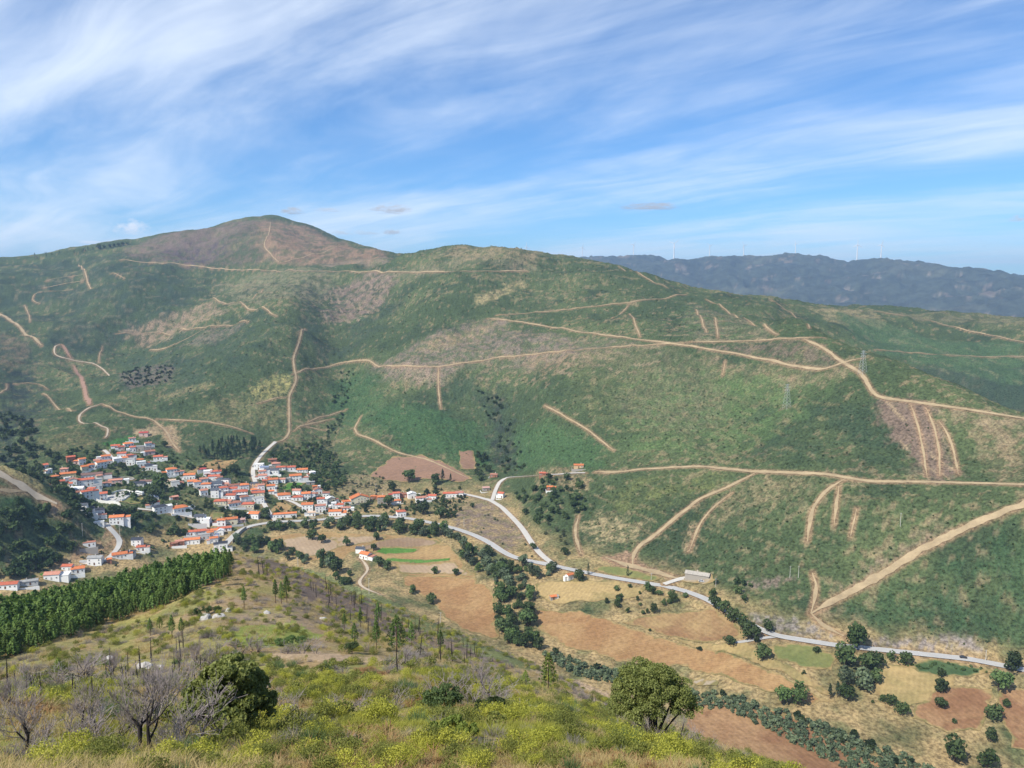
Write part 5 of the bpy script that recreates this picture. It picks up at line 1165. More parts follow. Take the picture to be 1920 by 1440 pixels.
def crown(rs, n, lb, size, flat=0.85, jit=0.6):
    per = np.array([l[3] ** 2 for l in lb]); per = rs.choice(len(lb), n, p=per / per.sum())
    d = rs.normal(0, 1, (n, 3)); d /= np.linalg.norm(d, axis=1)[:, None]
    d[:, 2] = np.where(d[:, 2] < -.45, -d[:, 2] * .6, d[:, 2])
    c = np.array([l[:3] for l in lb])[per]; r = np.array([l[3] for l in lb])[per] * rs.uniform(.72, 1.08, n)
    P_ = c + d * r[:, None] * np.array([1, 1, flat]); co, f = cards(rs, P_, d, size, 0.8, jit)
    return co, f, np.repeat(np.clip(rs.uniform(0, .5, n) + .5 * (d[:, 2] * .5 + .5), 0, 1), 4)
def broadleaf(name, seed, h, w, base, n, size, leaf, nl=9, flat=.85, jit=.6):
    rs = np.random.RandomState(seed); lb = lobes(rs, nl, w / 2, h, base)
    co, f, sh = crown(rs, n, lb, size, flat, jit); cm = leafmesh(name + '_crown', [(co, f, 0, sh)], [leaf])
    parts = []
    tc_, tf = tube([(0, 0, -1.5), (0.05, 0, base * .5), (0, .1, base + (h - base) * .35)], [w * .05, w * .038, w * .02]); parts.append((tc_, tf, 0, 0.0))
    for l in lb[:5]:
        tc_, tf = tube([(0, 0, base * .7), (l[0] * .5, l[1] * .5, (base * .7 + l[2]) / 2), l[:3]], [w * .025, w * .016, w * .006], 4); parts.append((tc_, tf, 0, 0.0))
    return cm, leafmesh(name + '_trunk', parts, ['bark'])
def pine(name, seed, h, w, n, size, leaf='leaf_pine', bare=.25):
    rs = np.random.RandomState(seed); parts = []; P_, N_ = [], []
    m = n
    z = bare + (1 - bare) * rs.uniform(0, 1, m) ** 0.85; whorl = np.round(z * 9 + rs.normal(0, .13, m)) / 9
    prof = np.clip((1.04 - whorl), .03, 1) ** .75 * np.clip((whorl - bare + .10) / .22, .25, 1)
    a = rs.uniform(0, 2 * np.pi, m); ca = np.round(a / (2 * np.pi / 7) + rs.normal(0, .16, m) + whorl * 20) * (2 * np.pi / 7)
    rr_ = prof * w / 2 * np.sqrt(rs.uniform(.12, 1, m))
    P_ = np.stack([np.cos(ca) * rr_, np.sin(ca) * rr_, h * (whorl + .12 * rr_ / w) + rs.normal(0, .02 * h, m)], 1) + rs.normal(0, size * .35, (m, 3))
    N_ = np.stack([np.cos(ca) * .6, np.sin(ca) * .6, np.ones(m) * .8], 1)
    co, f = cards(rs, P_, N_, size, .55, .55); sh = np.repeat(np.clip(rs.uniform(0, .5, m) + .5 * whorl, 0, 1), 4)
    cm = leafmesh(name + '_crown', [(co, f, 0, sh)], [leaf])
    tc_, tf = tube([(0, 0, -1), (0, 0, h * .5), (0, 0, h * .97)], [h * .018, h * .012, h * .003]); parts.append((tc_, tf, 0, 0.))
    return cm, leafmesh(name + '_trunk', parts, ['bark_pine'])
def place_tree(name, kind, x, y, z, s, rot, label, group=None, sz=None, cat='tree'):
    root = bpy.data.objects.new(name, None); link(root); root.location = (x, y, z); root.rotation_euler = (0, 0, rot); root.scale = (s, s, sz or s)
    tag(root, label, cat, group)
    o = bpy.data.objects.new('crown', kind[0]); link(o, root)
    o = bpy.data.objects.new('trunk', kind[1]); link(o, root)
    return root
RS = np.random.RandomState(21)
DARK = [broadleaf('dark%d' % k, 100 + k, 8.8, 10.5, .6, 430, .74, 'leaf_dark') for k in range(5)]
MID = [broadleaf('mid%d' % k, 120 + k, 9.5, 10, .8, 430, .74, 'leaf_mid') for k in range(5)]
GREY = [broadleaf('grey%d' % k, 140 + k, 7.5, 9, .8, 420, .68, 'leaf_grey') for k in range(4)]
OLIVE = [broadleaf('olive%d' % k, 160 + k, 4.5, 4.6, .8, 170, .42, 'leaf_olive', 6) for k in range(3)]
SHRUB = [broadleaf('shrub%d' % k, 180 + k, 3.0, 3.6, .2, 110, .42, 'leaf_dark', 5) for k in range(3)]
CYPRESS = [pine('cypress%d' % k, 190 + k, 9, 3.4, 200, .42, 'leaf_pine_dark', .05) for k in range(2)]
PINE = [pine('pine%d' % k, 200 + k, 8.5, 8.2, 480, .50, 'leaf_pine', .16) for k in range(6)]
PINED = [pine('pined%d' % k, 220 + k, 12, 5.5, 300, .55, 'leaf_pine_dark', .25) for k in range(3)]
LOWG = [broadleaf('thicket%d' % k, 700 + k, 4.5, 6.5, .2, 70, .95, 'leaf_grey', 6) for k in range(4)]
LOWD = [broadleaf('scrub_tree%d' % k, 710 + k, 8.5, 9.5, .4, 130, 1.25, 'leaf_dark', 8) for k in range(5)]
LOWS = [broadleaf('hill_shrub%d' % k, 720 + k, 2.4, 3.6, .1, 18, .85, 'leaf_dark', 4) for k in range(4)]
PINEL = [pine('pinel%d' % k, 260 + k, 8.5, 8.0, 115, .90, 'leaf_pine', .16) for k in range(5)]
KINDS = dict(lowg=LOWG, lowd=LOWD, lows=LOWS, dark=DARK, mid=MID, grey=GREY, olive=OLIVE, shrub=SHRUB, cypress=CYPRESS, pine=PINE, pined=PINED)
def tree_at(kind, px, py, hpx, label, name='broadleaf_tree', rmin=330, group=None, wide=1.0):
    x, y, z = hit(px, py, rmin); r = math.hypot(x, y); km = KINDS[kind][RS.randint(len(KINDS[kind]))]
    h0 = max(v.co.z for v in km[0].vertices); s = hpx * r / F / h0
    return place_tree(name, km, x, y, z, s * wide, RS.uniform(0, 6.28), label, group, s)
# trees one can point at
for q in """
dark 586 1013 22|tall dark tree standing left in the pale field
mid 603 1018 18|round tree just right of the tall dark tree in the pale field
mid 651 1024 20|round tree alone in the middle of the pale field
mid 706 1014 17|round tree at the right end of the pale strip
mid 814 1077 16|left of two round trees on the pale strip below the green crops
mid 853 1079 15|right of two round trees on the pale strip below the green crops
dark 774 1113 18|dark round tree at the upper left edge of the orange field
dark 810 1132 22|larger dark tree below the dark round one at the orange field edge
dark 622 1058 24|tall dark tree at the entrance of the farmyard
dark 630 1075 30|tallest tree left of the farmyard
mid 700 1032 14|small round tree behind the farmhouse
dark 710 1062 22|dark tree just right below the farmhouse
dark 726 1068 20|second dark tree right below the farmhouse
mid 560 1048 18|round tree at the left tip of the round field
dark 1086 1090 24|large dark round tree beside the white orange roofed cottage
cypress 1103 1078 24|pointed dark conifer right of the white cottage
cypress 1177 1080 22|pointed dark conifer beside the quarry track
dark 1000 1030 14|small dark tree at the bend of the concrete road
dark 1060 1040 16|dark tree below the concrete road in the gully mouth
mid 1215 1108 18|dark tree on the edge of the valley road before the quarry
mid 1335 1120 20|roadside tree at the quarry junction
dark 1432 1238 34|large round dark oak below the narrow grey lane
dark 1408 1200 38|dark spreading tree over the bend of the valley road
dark 1367 1210 22|low wide dark bush at the end of the narrow grey lane
dark 1419 1205 14|small round bush between the lane and the road bend
mid 1607 1215 48|tallest roadside tree above the valley road
dark 1585 1250 44|broad dark tree under the tallest roadside tree
dark 1625 1258 36|dark tree right of the broad roadside tree
dark 1640 1255 34|rightmost of the big roadside trees
grey 1590 1285 36|grey green tree below the big roadside trees
grey 1620 1292 38|second grey green tree below the big roadside trees
dark 1640 1280 28|dark tree at the lower right of the roadside clump
mid 1590 1312 30|bright green tree at the foot of the roadside clump
pined 1570 1308 32|dark slender tree at the left foot of the roadside clump
pined 1556 1310 30|second dark slender tree at the left foot of the roadside clump
dark 1530 1225 14|round bush on the meadow under the valley road
mid 1670 1240 20|round green tree beside the white roadside hut
dark 1698 1248 26|dark tree right of the white roadside hut
dark 1900 1258 34|dark round tree on the valley road at the right edge
dark 1766 1270 18|upper of three dark trees in a column on the dry tan field
dark 1765 1298 26|middle of three dark trees in a column on the dry tan field
dark 1762 1328 22|lowest of three dark trees in a column on the dry tan field
dark 1692 1342 26|round dark tree on the lower tan field
dark 1671 1324 22|small dark tree left of the round dark tree on the lower tan field
dark 1655 1316 14|smallest tree at the left of the lower tan field
dark 1862 1350 32|upper dark tree between the two reddish fields
mid 1872 1295 36|green tree at the top between the two reddish fields
dark 1858 1390 24|lower dark tree between the two reddish fields
mid 1888 1328 18|round tree on the lower right reddish field
mid 1495 1320 44|bright green poplar rising from the stream belt
mid 1465 1318 34|green tree left of the bright poplar in the stream belt
dark 1790 1428 46|big dark tree at the lower end of the stream belt
mid 1850 1440 40|green tree in the bottom right corner
dark 1440 1185 24|dark tree touching the valley road before the narrow lane
dark 1342 1140 26|first of the dark roadside trees after the quarry
dark 1356 1150 26|second of the dark roadside trees after the quarry
dark 1375 1168 30|third of the dark roadside trees after the quarry
dark 1392 1180 30|fourth of the dark roadside trees after the quarry
mid 766 905 26|tall narrow tree on the edge of the pinkish cleared field
dark 816 908 22|dark tree at the foot of the pinkish cleared field
pined 830 905 28|tall dark pine at the foot of the pinkish cleared field
pined 845 904 18|slim pine right of the tall dark pine
dark 737 922 22|dark round tree above the unfinished block
dark 728 950 24|dark round tree right of the unfinished block
dark 793 964 28|large dark tree above the valley road east of the lone red roof
dark 826 972 24|second large dark tree above the valley road
dark 590 906 18|large round dark tree beside the grey canopy
dark 498 972 22|large dark tree at the road junction by the school
dark 443 972 18|dark tree on the lawn above the cream windowed house
dark 457 972 16|second dark tree on the lawn above the cream windowed house
dark 229 880 14|round black looking tree in front of the upper village
dark 308 838 12|black round tree beside the descending dirt track
mid 303 922 34|tall dark green tree in the village gardens
dark 290 935 26|dark tree beside the bluish metal roof
dark 282 950 22|dark round tree left of the lone red hip roof
dark 105 916 18|round dark tree at the left end of the old village
cypress 411 890 20|dark conifer on the slope under the tan rise
dark 440 888 20|broad dark conifer on the slope under the tan rise
""".strip().splitlines():
    a, lab = q.split('|'); k, px, py, h = a.split(); tree_at(k, float(px), float(py), float(h), lab, {'cypress': 'conifer_tree', 'pined': 'conifer_tree'}.get(k, 'broadleaf_tree'))
def scatter(poly, spacing, rmin, seed, jit=.75):
    w = poly_world(poly, rmin); lo, hi = w.min(0), w.max(0); rs = np.random.RandomState(seed)
    gx, gy = np.meshgrid(np.arange(lo[0], hi[0], spacing), np.arange(lo[1], hi[1], spacing)); g = np.column_stack([gx.ravel(), gy.ravel()]); g[:, 0] += (np.arange(len(g)) % 2) * spacing * .5
    g = g + rs.uniform(-jit, jit, g.shape) * spacing
    return g[inside(g[:, 0], g[:, 1], w)]
def thin(g, maskfn): return g[np.array([maskfn(p) for p in g], bool)] if len(g) else g
HP = np.array([(o.location.x, o.location.y) for o in SC.objects if o.get('category') in ('house', 'chapel', 'shed')])
ROADPTS = np.concatenate([r[4] for r in ROADW])
def clear(p, dh=7.5, dr=4.5):
    return np.min(np.hypot(HP[:, 0] - p[0], HP[:, 1] - p[1])) > dh and np.min(np.hypot(ROADPTS[:, 0] - p[0], ROADPTS[:, 1] - p[1])) > dr
def belt(name, poly, spacing, kinds, hm, label, group, rmin=330, seed=1, keep=1.0, dr=4.5):
    g = thin(scatter(poly, spacing, rmin, seed), lambda p: clear(p, dr=dr)); rs = np.random.RandomState(seed + 50); n = 0
    for p in g:
        if rs.uniform() > keep: continue
        kn = kinds[rs.randint(len(kinds))]; km = KINDS[kn][rs.randint(len(KINDS[kn]))]; h0 = max(v.co.z for v in km[0].vertices)
        s = hm * rs.uniform(.5, 1.35) / h0
        place_tree(name, km, p[0], p[1], float(ground(*p)) - .2, s * rs.uniform(.8, 1.15), rs.uniform(0, 6.28), label, group, s * rs.uniform(.8, 1.35)); n += 1
    return n
def mass(name, items, label, leafm):
    """a wood that reads as one body: items are (x, y, z, scale, mesh)"""
    parts = []
    for x, y, z, s, me in items:
        co = np.empty(len(me.vertices) * 3); me.vertices.foreach_get('co', co); co = co.reshape(-1, 3) * s
        a = RS.uniform(0, 6.28); ca, sa = math.cos(a), math.sin(a); co = np.column_stack([co[:, 0] * ca - co[:, 1] * sa + x, co[:, 0] * sa + co[:, 1] * ca + y, co[:, 2] + z])
        nf = len(me.polygons); parts.append((co, np.arange(4 * nf).reshape(nf, 4), 0, RS.uniform(.1, .9)))
    me = leafmesh(name, parts, [leafm]); o = bpy.data.objects.new(name, me); link(o); tag(o, label, kind='stuff'); return o
def wood(name, poly, spacing, kind, hm, label, leafm, rmin=330, seed=1, keep=1.0, vary=.3):
    g = thin(scatter(poly, spacing, rmin, seed), lambda p: clear(p, 6.0)); rs = np.random.RandomState(seed + 9); it = []
    for p in g:
        if rs.uniform() > keep: continue
        km = KINDS[kind][rs.randint(len(KINDS[kind]))][0]; h0 = max(v.co.z for v in km.vertices)
        it.append((p[0], p[1], float(ground(*p)) - .3, hm * rs.uniform(1 - vary, 1 + vary) / h0, km))
    return mass(name, it, label, leafm) if it else None
NB = 0
NB += belt('river_tree', [(470, 998), (560, 985), (660, 979), (760, 983), (850, 1003), (840, 1016), (760, 1001), (660, 995), (560, 994), (500, 1003)], 7.2, ['dark', 'mid', 'grey', 'dark'], 8.5, 'dense leafy tree in the river belt between the round field and the valley road', 'river belt trees behind the round field', 500, 3, dr=6)
NB += belt('river_tree', [(850, 1002), (930, 1048), (1000, 1066), (1055, 1070), (1055, 1080), (990, 1085), (995, 1130), (930, 1112), (905, 1082), (868, 1050), (848, 1022)], 7.6, ['dark', 'mid', 'grey', 'grey'], 8, 'leafy tree in the river belt right of the round field', 'river belt trees right of the round field', 450, 5, dr=6)
NB += belt('river_tree', [(928, 1115), (998, 1115), (1000, 1180), (1030, 1225), (1000, 1232), (938, 1205)], 7.6, ['mid', 'dark', 'mid'], 10, 'tall dark green tree in the thick river belt beside the orange field', 'thick river belt trees beside the orange field', 400, 7)
NB += belt('river_tree', [(440, 1012), (500, 1008), (545, 1040), (620, 1050), (640, 1062), (600, 1068), (520, 1050), (450, 1033)], 8, ['dark', 'grey', 'mid'], 8, 'leafy tree of the river belt at the left tip of the round field', 'river belt trees at the left tip of the round field', 480, 9)
NB += belt('copse_tree', [(625, 1090), (640, 1072), (680, 1082), (672, 1100), (650, 1108)], 8.5, ['dark', 'mid'], 6.5, 'leafy tree in the small copse below the farmyard', 'copse below the farmyard', 450, 11)
NB += belt('copse_tree', [(1125, 1112), (1170, 1100), (1240, 1108), (1296, 1118), (1275, 1130), (1230, 1150), (1180, 1158), (1140, 1142)], 8.5, ['dark', 'dark', 'mid'], 5.5, 'low dark tree in the scattered copse under the quarry road', 'copse under the quarry road', 400, 13, .8)
wood('willow_thicket', [(1010, 1226), (1060, 1232), (1120, 1252), (1200, 1268), (1300, 1294), (1420, 1322), (1560, 1366), (1700, 1420), (1780, 1450), (1620, 1460), (1500, 1402), (1360, 1334), (1200, 1292), (1080, 1268)], 2.5, 'lowg', 2.9, 'grey green willow thicket along the stream', 'leaf_grey', 330, 15, .95, .5)
wood('bramble_thicket', [(1030, 1222), (1130, 1245), (1300, 1290), (1450, 1330), (1640, 1390), (1760, 1440), (1680, 1440), (1450, 1340), (1280, 1295), (1100, 1255)], 7, 'lowd', 4.5, 'darker bushes within the streamside thicket', 'leaf_dark', 330, 16, .5)
wood('mixed_wood', [(0, 955), (85, 945), (140, 985), (192, 1000), (180, 1010), (140, 1030), (95, 1070), (60, 1085), (-60, 1100), (-60, 955)], 7.0, 'lowd', 8.5, 'dense dark wood on the left spur', 'leaf_mid', 560, 17, .95)
wood('mixed_wood', [(0, 960), (85, 955), (150, 995), (110, 1040), (0, 1080), (-60, 1090)], 12, 'mid', 9.5, 'lighter crowns within the dark wood on the left spur', 'leaf_mid', 560, 18, .7)
wood('river_wood', [(95, 925), (120, 918), (160, 945), (235, 955), (300, 975), (350, 990), (345, 1012), (300, 1010), (235, 985), (170, 975), (130, 975), (105, 945)], 6.5, 'lowd', 7.0, 'dark wood along the river below the old village', 'leaf_dark', 560, 19, .8)
wood('gulch_wood', [(0, 775), (60, 790), (75, 840), (140, 858), (120, 900), (95, 930), (60, 900), (30, 885), (0, 870)], 10, 'lowd', 7, 'dark wood filling the gulch at the left', 'leaf_dark', 800, 20, .8)
wood('pine_wood', [(372, 858), (405, 838), (480, 832), (503, 850), (490, 858), (440, 866), (395, 866)], 7.0, 'pined', 13, 'dark pine wood above the middle of the village', 'leaf_pine_dark', 700, 22, .95)
wood('oak_scrub', [(505, 858), (530, 835), (600, 835), (632, 860), (655, 905), (610, 925), (580, 895), (550, 880)], 6.5, 'lowd', 6, 'dark oak scrub right above the village', 'leaf_dark', 700, 23, .8)
wood('oak_scrub', [(560, 815), (620, 815), (640, 880), (600, 880)], 11, 'olive', 4.5, 'olive coloured scrub in the stony gully above the village', 'leaf_olive', 700, 24, .8)
wood('olive_grove', [(610, 890), (690, 885), (735, 900), (735, 930), (680, 935), (625, 935)], 9, 'olive', 4, 'small olive trees on the tan terraces above the village', 'leaf_olive', 650, 25, .7)
wood('gully_wood', [(890, 850), (908, 855), (920, 890), (905, 905), (885, 885)], 9, 'lowd', 7, 'dark trees left of the hamlet lane', 'leaf_dark', 700, 26, .9)
wood('gully_wood', [(965, 925), (1010, 905), (1090, 905), (1105, 945), (1060, 985), (1010, 985), (960, 960)], 8.5, 'lowd', 6.5, 'dark trees in the hollow below the hamlet lane', 'leaf_dark', 620, 27, .7)
wood('gully_wood', [(1010, 985), (1060, 985), (1075, 1030), (1060, 1045), (1035, 1020)], 9, 'olive', 4.5, 'olive coloured trees in the gully mouth', 'leaf_olive', 600, 28, .7)
wood('village_trees', [(100, 850), (200, 835), (300, 845), (340, 870), (330, 960), (260, 950), (150, 900)], 9.5, 'lowd', 5.0, 'garden trees among the old village houses', 'leaf_dark', 700, 29, .75)
wood('village_trees', [(330, 880), (480, 885), (620, 915), (640, 960), (520, 985), (400, 990), (330, 985)], 9.5, 'lowd', 4.6, 'garden trees among the middle village houses', 'leaf_dark', 650, 30, .7)
wood('village_trees', [(640, 920), (870, 915), (890, 950), (860, 975), (760, 960), (650, 965)], 9.5, 'lowd', 5, 'trees among the eastern row of houses', 'leaf_dark', 600, 31, .7)
wood('garden_shrubs', [(100, 860), (330, 850), (480, 890), (640, 930), (880, 930), (870, 970), (640, 970), (420, 1000), (250, 960)], 8, 'lows', 2.6, 'small garden shrubs through the village', 'leaf_mid', 600, 32, .75)
wood('garden_shrubs', [(120, 990), (330, 985), (350, 1030), (230, 1060), (120, 1085)], 11, 'lows', 3, 'shrubs around the lower lane houses', 'leaf_mid', 520, 33, .6)
wood('field_shrubs', [(1000, 1100), (1300, 1130), (1430, 1200), (1560, 1260), (1900, 1280), (1910, 1420), (1700, 1360), (1480, 1270), (1200, 1200)], 26, 'shrub', 3.0, 'single shrubs scattered over the dry fields', 'leaf_dark', 380, 34, .3)
wood('slope_shrubs', [(880, 960), (940, 960), (990, 1020), (1030, 1060), (900, 1010)], 15, 'shrub', 2.5, 'shrubs on the brown bank between the roads', 'leaf_olive', 560, 35, .6)
wood('orchard', [(220, 700), (325, 690), (320, 715), (240, 732)], 11, 'shrub', 4, 'dark orchard rows on the stony terrace', 'leaf_dark', 900, 36, .8)
wood('verge_shrubs', [(1690, 1246), (1740, 1240), (1850, 1254), (1860, 1264), (1720, 1258)], 4, 'shrub', 2.2, 'green bramble verge below the valley road', 'leaf_mid', 400, 37, .9)
wood('verge_shrubs', [(1330, 1100), (1380, 1080), (1420, 1100), (1400, 1130)], 8, 'lowd', 5, 'dark scrub behind the quarry shed', 'leaf_dark', 450, 38, .8)
wood('hillside_scrub', [(640, 700), (900, 700), (1150, 680), (1560, 730), (1800, 800), (1900, 900), (1480, 880), (1130, 870), (960, 870), (740, 840), (650, 780)], 8.5, 'lows', 1.5, 'low shrubs scattered over the main green hillside', 'leaf_scrub', 650, 51, .65, .4)
wood('hillside_scrub', [(1090, 900), (1400, 900), (1900, 930), (1920, 950), (1720, 1030), (1540, 1130), (1400, 1080), (1200, 1030), (1100, 1000)], 6.5, 'lows', 1.4, 'low shrubs scattered over the lower right slope', 'leaf_scrub', 480, 52, .6, .4)
wood('hillside_scrub', [(1560, 1140), (1900, 970), (1960, 1150), (1880, 1220), (1700, 1195)], 5.5, 'lows', 1.4, 'thick shrubs on the slope at the right edge', 'leaf_scrub', 450, 53, .8, .4)
wood('hillside_scrub', [(200, 560), (700, 540), (900, 600), (680, 680), (540, 800), (280, 770), (100, 700)], 13, 'lows', 1.8, 'low shrubs scattered over the left hills', 'leaf_scrub', 900, 54, .6, .4)
wood('hillside_scrub', [(700, 500), (1100, 490), (1400, 600), (1280, 640), (920, 590), (740, 620)], 13, 'lows', 1.8, 'low shrubs scattered over the top of the main hill', 'leaf_scrub', 1000, 55, .6, .4)
wood('gully_scrub', [(890, 720), (935, 740), (975, 830), (985, 880), (930, 885), (935, 820)], 8, 'lowd', 4.5, 'dark trees filling the green gully of the main hill', 'leaf_dark', 700, 56, .7)
wood('gully_scrub', [(640, 690), (665, 700), (650, 780), (615, 850), (590, 850), (620, 770)], 9, 'lowd', 4.5, 'dark trees in the gully above the village', 'leaf_dark', 800, 57, .7)
# pine plantation on the near hill: the front trees singly, the rest as one body
PL = [(-120, 1262), (0, 1240), (60, 1222), (130, 1196), (190, 1175), (255, 1150), (330, 1128), (380, 1105), (425, 1083), (432, 1055), (415, 1046), (300, 1076), (160, 1110), (0, 1150), (-140, 1190)]
g = scatter(PL, 2.15, 60, 40, .6); dd = np.hypot(g[:, 0], g[:, 1])
bx = poly_world([(0, 1240), (130, 1196), (255, 1150), (380, 1105), (425, 1083)], 60); de, _ = seg_dist(g[:, 0], g[:, 1], bx)
order = np.argsort(de); NPL = min(260, len(g)); rest = []
for i, k in enumerate(order):
    x, y = g[k]; z = float(ground(x, y)) - .2; h = RS.uniform(2.3, 4.3) + (RS.uniform() < .06) * 1.2; km = PINE[RS.randint(len(PINE))]; h0 = 8.5
    if i < NPL: place_tree('pine_tree', km, x, y, z, h / h0 * RS.uniform(.85, 1.15), RS.uniform(0, 6.28), 'young green pine in the front rows of the dense plantation at the left', 'front pines of the plantation', h / h0)
    else: rest.append((x, y, z, h / h0, PINEL[RS.randint(5)][0]))
mass('pine_plantation', rest, 'dense young pine plantation behind its front rows', 'leaf_pine')
print('TRIS', sum(len(m.polygons) * 2 for m in bpy.data.meshes)); print('PLANTATION', len(g), 'BELT', NB)
# skyline trees on the far left ridge
wood('ridge_pines', [(60, 482), (120, 474), (175, 467), (185, 465), (180, 471), (120, 481), (70, 487)], 16, 'pined', 11, 'dark line of pines on the far left skyline', 'leaf_pine_dark', 2000, 41, .9)
for k, (px, h) in enumerate([(186, 9), (196, 6), (206, 6), (214, 6), (222, 6), (230, 6), (238, 5)]):
    py = 466 - (px - 186) * .17
    tree_at('dark', px, py + 1.5, h, ['single tree at the left end of the skyline row', 'second tree of the skyline row', 'third tree of the skyline row', 'fourth tree of the skyline row', 'fifth tree of the skyline row', 'sixth tree of the skyline row', 'last tree at the right end of the skyline row'][k], rmin=2000)

# ================================================================ the near hill: grass, broom, dead scrub, oaks, pines, snags, boulders
def blade_mat(name, col, col2, trans=0.3):
    m, n, b = mat(name, 0.7, 0.15); oi = n.new('ShaderNodeObjectInfo'); at = n.new('ShaderNodeAttribute'); at.attribute_name = 'shade'
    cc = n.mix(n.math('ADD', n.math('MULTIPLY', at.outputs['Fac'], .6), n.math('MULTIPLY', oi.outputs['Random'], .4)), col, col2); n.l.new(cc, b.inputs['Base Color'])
    tr = n.new('ShaderNodeBsdfTranslucent'); n.l.new(cc, tr.inputs[0]); mx = n.new('ShaderNodeMixShader'); mx.inputs[0].default_value = trans
    n.l.new(b.outputs[0], mx.inputs[1]); n.l.new(tr.outputs[0], mx.inputs[2]); n.l.new(mx.outputs[0], m.node_tree.nodes['Material Output'].inputs[0])
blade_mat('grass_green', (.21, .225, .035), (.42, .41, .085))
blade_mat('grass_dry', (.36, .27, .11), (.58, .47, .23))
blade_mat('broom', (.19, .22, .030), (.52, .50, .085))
blade_mat('broom_blue', (.075, .135, .05), (.16, .23, .09))
blade_mat('gorse', (.10, .125, .030), (.27, .28, .070))
blade_mat('scrub_dead', (.16, .135, .13), (.30, .27, .25), .1)
blade_mat('brown_fern', (.22, .125, .055), (.40, .25, .12))
def blades(rs, n, rad, h, lean, width, droop=0.0, dome=0.0):
    """tapering bent blades growing from a patch of ground"""
    a = rs.uniform(0, 6.283, n); rr_ = np.sqrt(rs.uniform(0, 1, n)) * rad; base = np.stack([np.cos(a) * rr_, np.sin(a) * rr_, np.full(n, -.05)], 1)
    out = np.stack([np.cos(a), np.sin(a), np.zeros(n)], 1) * (rr_ / rad)[:, None] * lean + rs.normal(0, lean * .4, (n, 3)) * np.array([1, 1, 0])
    hh = h * rs.uniform(.55, 1.1, n) * (1 - dome * (rr_ / rad) ** 2); d = out + np.array([0, 0, 1.]); d /= np.linalg.norm(d, axis=1)[:, None]
    mid = base + d * (hh * .55)[:, None]; d2 = d + out * .8 + np.array([0, 0, -droop]); d2 /= np.linalg.norm(d2, axis=1)[:, None]; tip = mid + d2 * (hh * .5)[:, None]
    w = np.cross(d, rs.normal(0, 1, (n, 3))); w /= np.linalg.norm(w, axis=1)[:, None]; w = w * width
    co = np.stack([base - w, base + w, mid + w * .7, mid - w * .7, mid - w * .7, mid + w * .7, tip + w * .15, tip - w * .15], 1).reshape(-1, 3)
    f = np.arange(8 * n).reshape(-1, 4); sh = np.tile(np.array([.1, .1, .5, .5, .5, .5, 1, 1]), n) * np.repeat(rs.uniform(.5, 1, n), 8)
    return co, f, 0, sh
def clumpmesh(name, seed, m, **k):
    rs = np.random.RandomState(seed); return leafmesh(name, [blades(rs, **k)], [m])
SRC = {}
def src(key, meshes): SRC[key] = meshes
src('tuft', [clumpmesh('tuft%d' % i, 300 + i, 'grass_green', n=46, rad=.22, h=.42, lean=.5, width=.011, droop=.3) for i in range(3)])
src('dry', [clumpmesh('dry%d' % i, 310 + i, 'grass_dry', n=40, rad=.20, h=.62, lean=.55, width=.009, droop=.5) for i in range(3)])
def bushy(i, leafm, n, sz):
    rs = np.random.RandomState(360 + i); lb = [(rs.uniform(-.42, .42), rs.uniform(-.42, .42), rs.uniform(.25, .62), rs.uniform(.22, .40)) for _ in range(8)]
    co, f, sh = crown(rs, n, lb, sz, 1.0, .9); b = blades(rs, 160, .55, 1.0, .6, .008, 0, .35); return leafmesh('bushy%d' % i, [(co, f, 0, sh), b], [leafm])
src('broom', [bushy(i, 'broom' if i < 3 else 'gorse', 900, .034) for i in range(6)])
src('bluebroom', [clumpmesh('bluebroom%d' % i, 330 + i, 'broom_blue', n=260, rad=.5, h=1.15, lean=.5, width=.016, dome=.4) for i in range(2)])
src('scrub', [clumpmesh('scrub%d' % i, 340 + i, 'scrub_dead', n=170, rad=.45, h=.7, lean=.9, width=.009, dome=.4) for i in range(3)])
src('fern', [clumpmesh('fern%d' % i, 345 + i, 'brown_fern', n=60, rad=.3, h=.4, lean=1.0, width=.02, droop=.8) for i in range(2)])
def gorse(i):
    rs = np.random.RandomState(350 + i); lb = [(rs.uniform(-.4, .4), rs.uniform(-.4, .4), rs.uniform(.2, .5), rs.uniform(.3, .5)) for _ in range(6)]
    co, f, sh = crown(rs, 300, lb, .075, .9, .9); return leafmesh('gorse%d' % i, [(co, f, 0, sh)], ['gorse'])
src('gorse', [gorse(i) for i in range(3)])
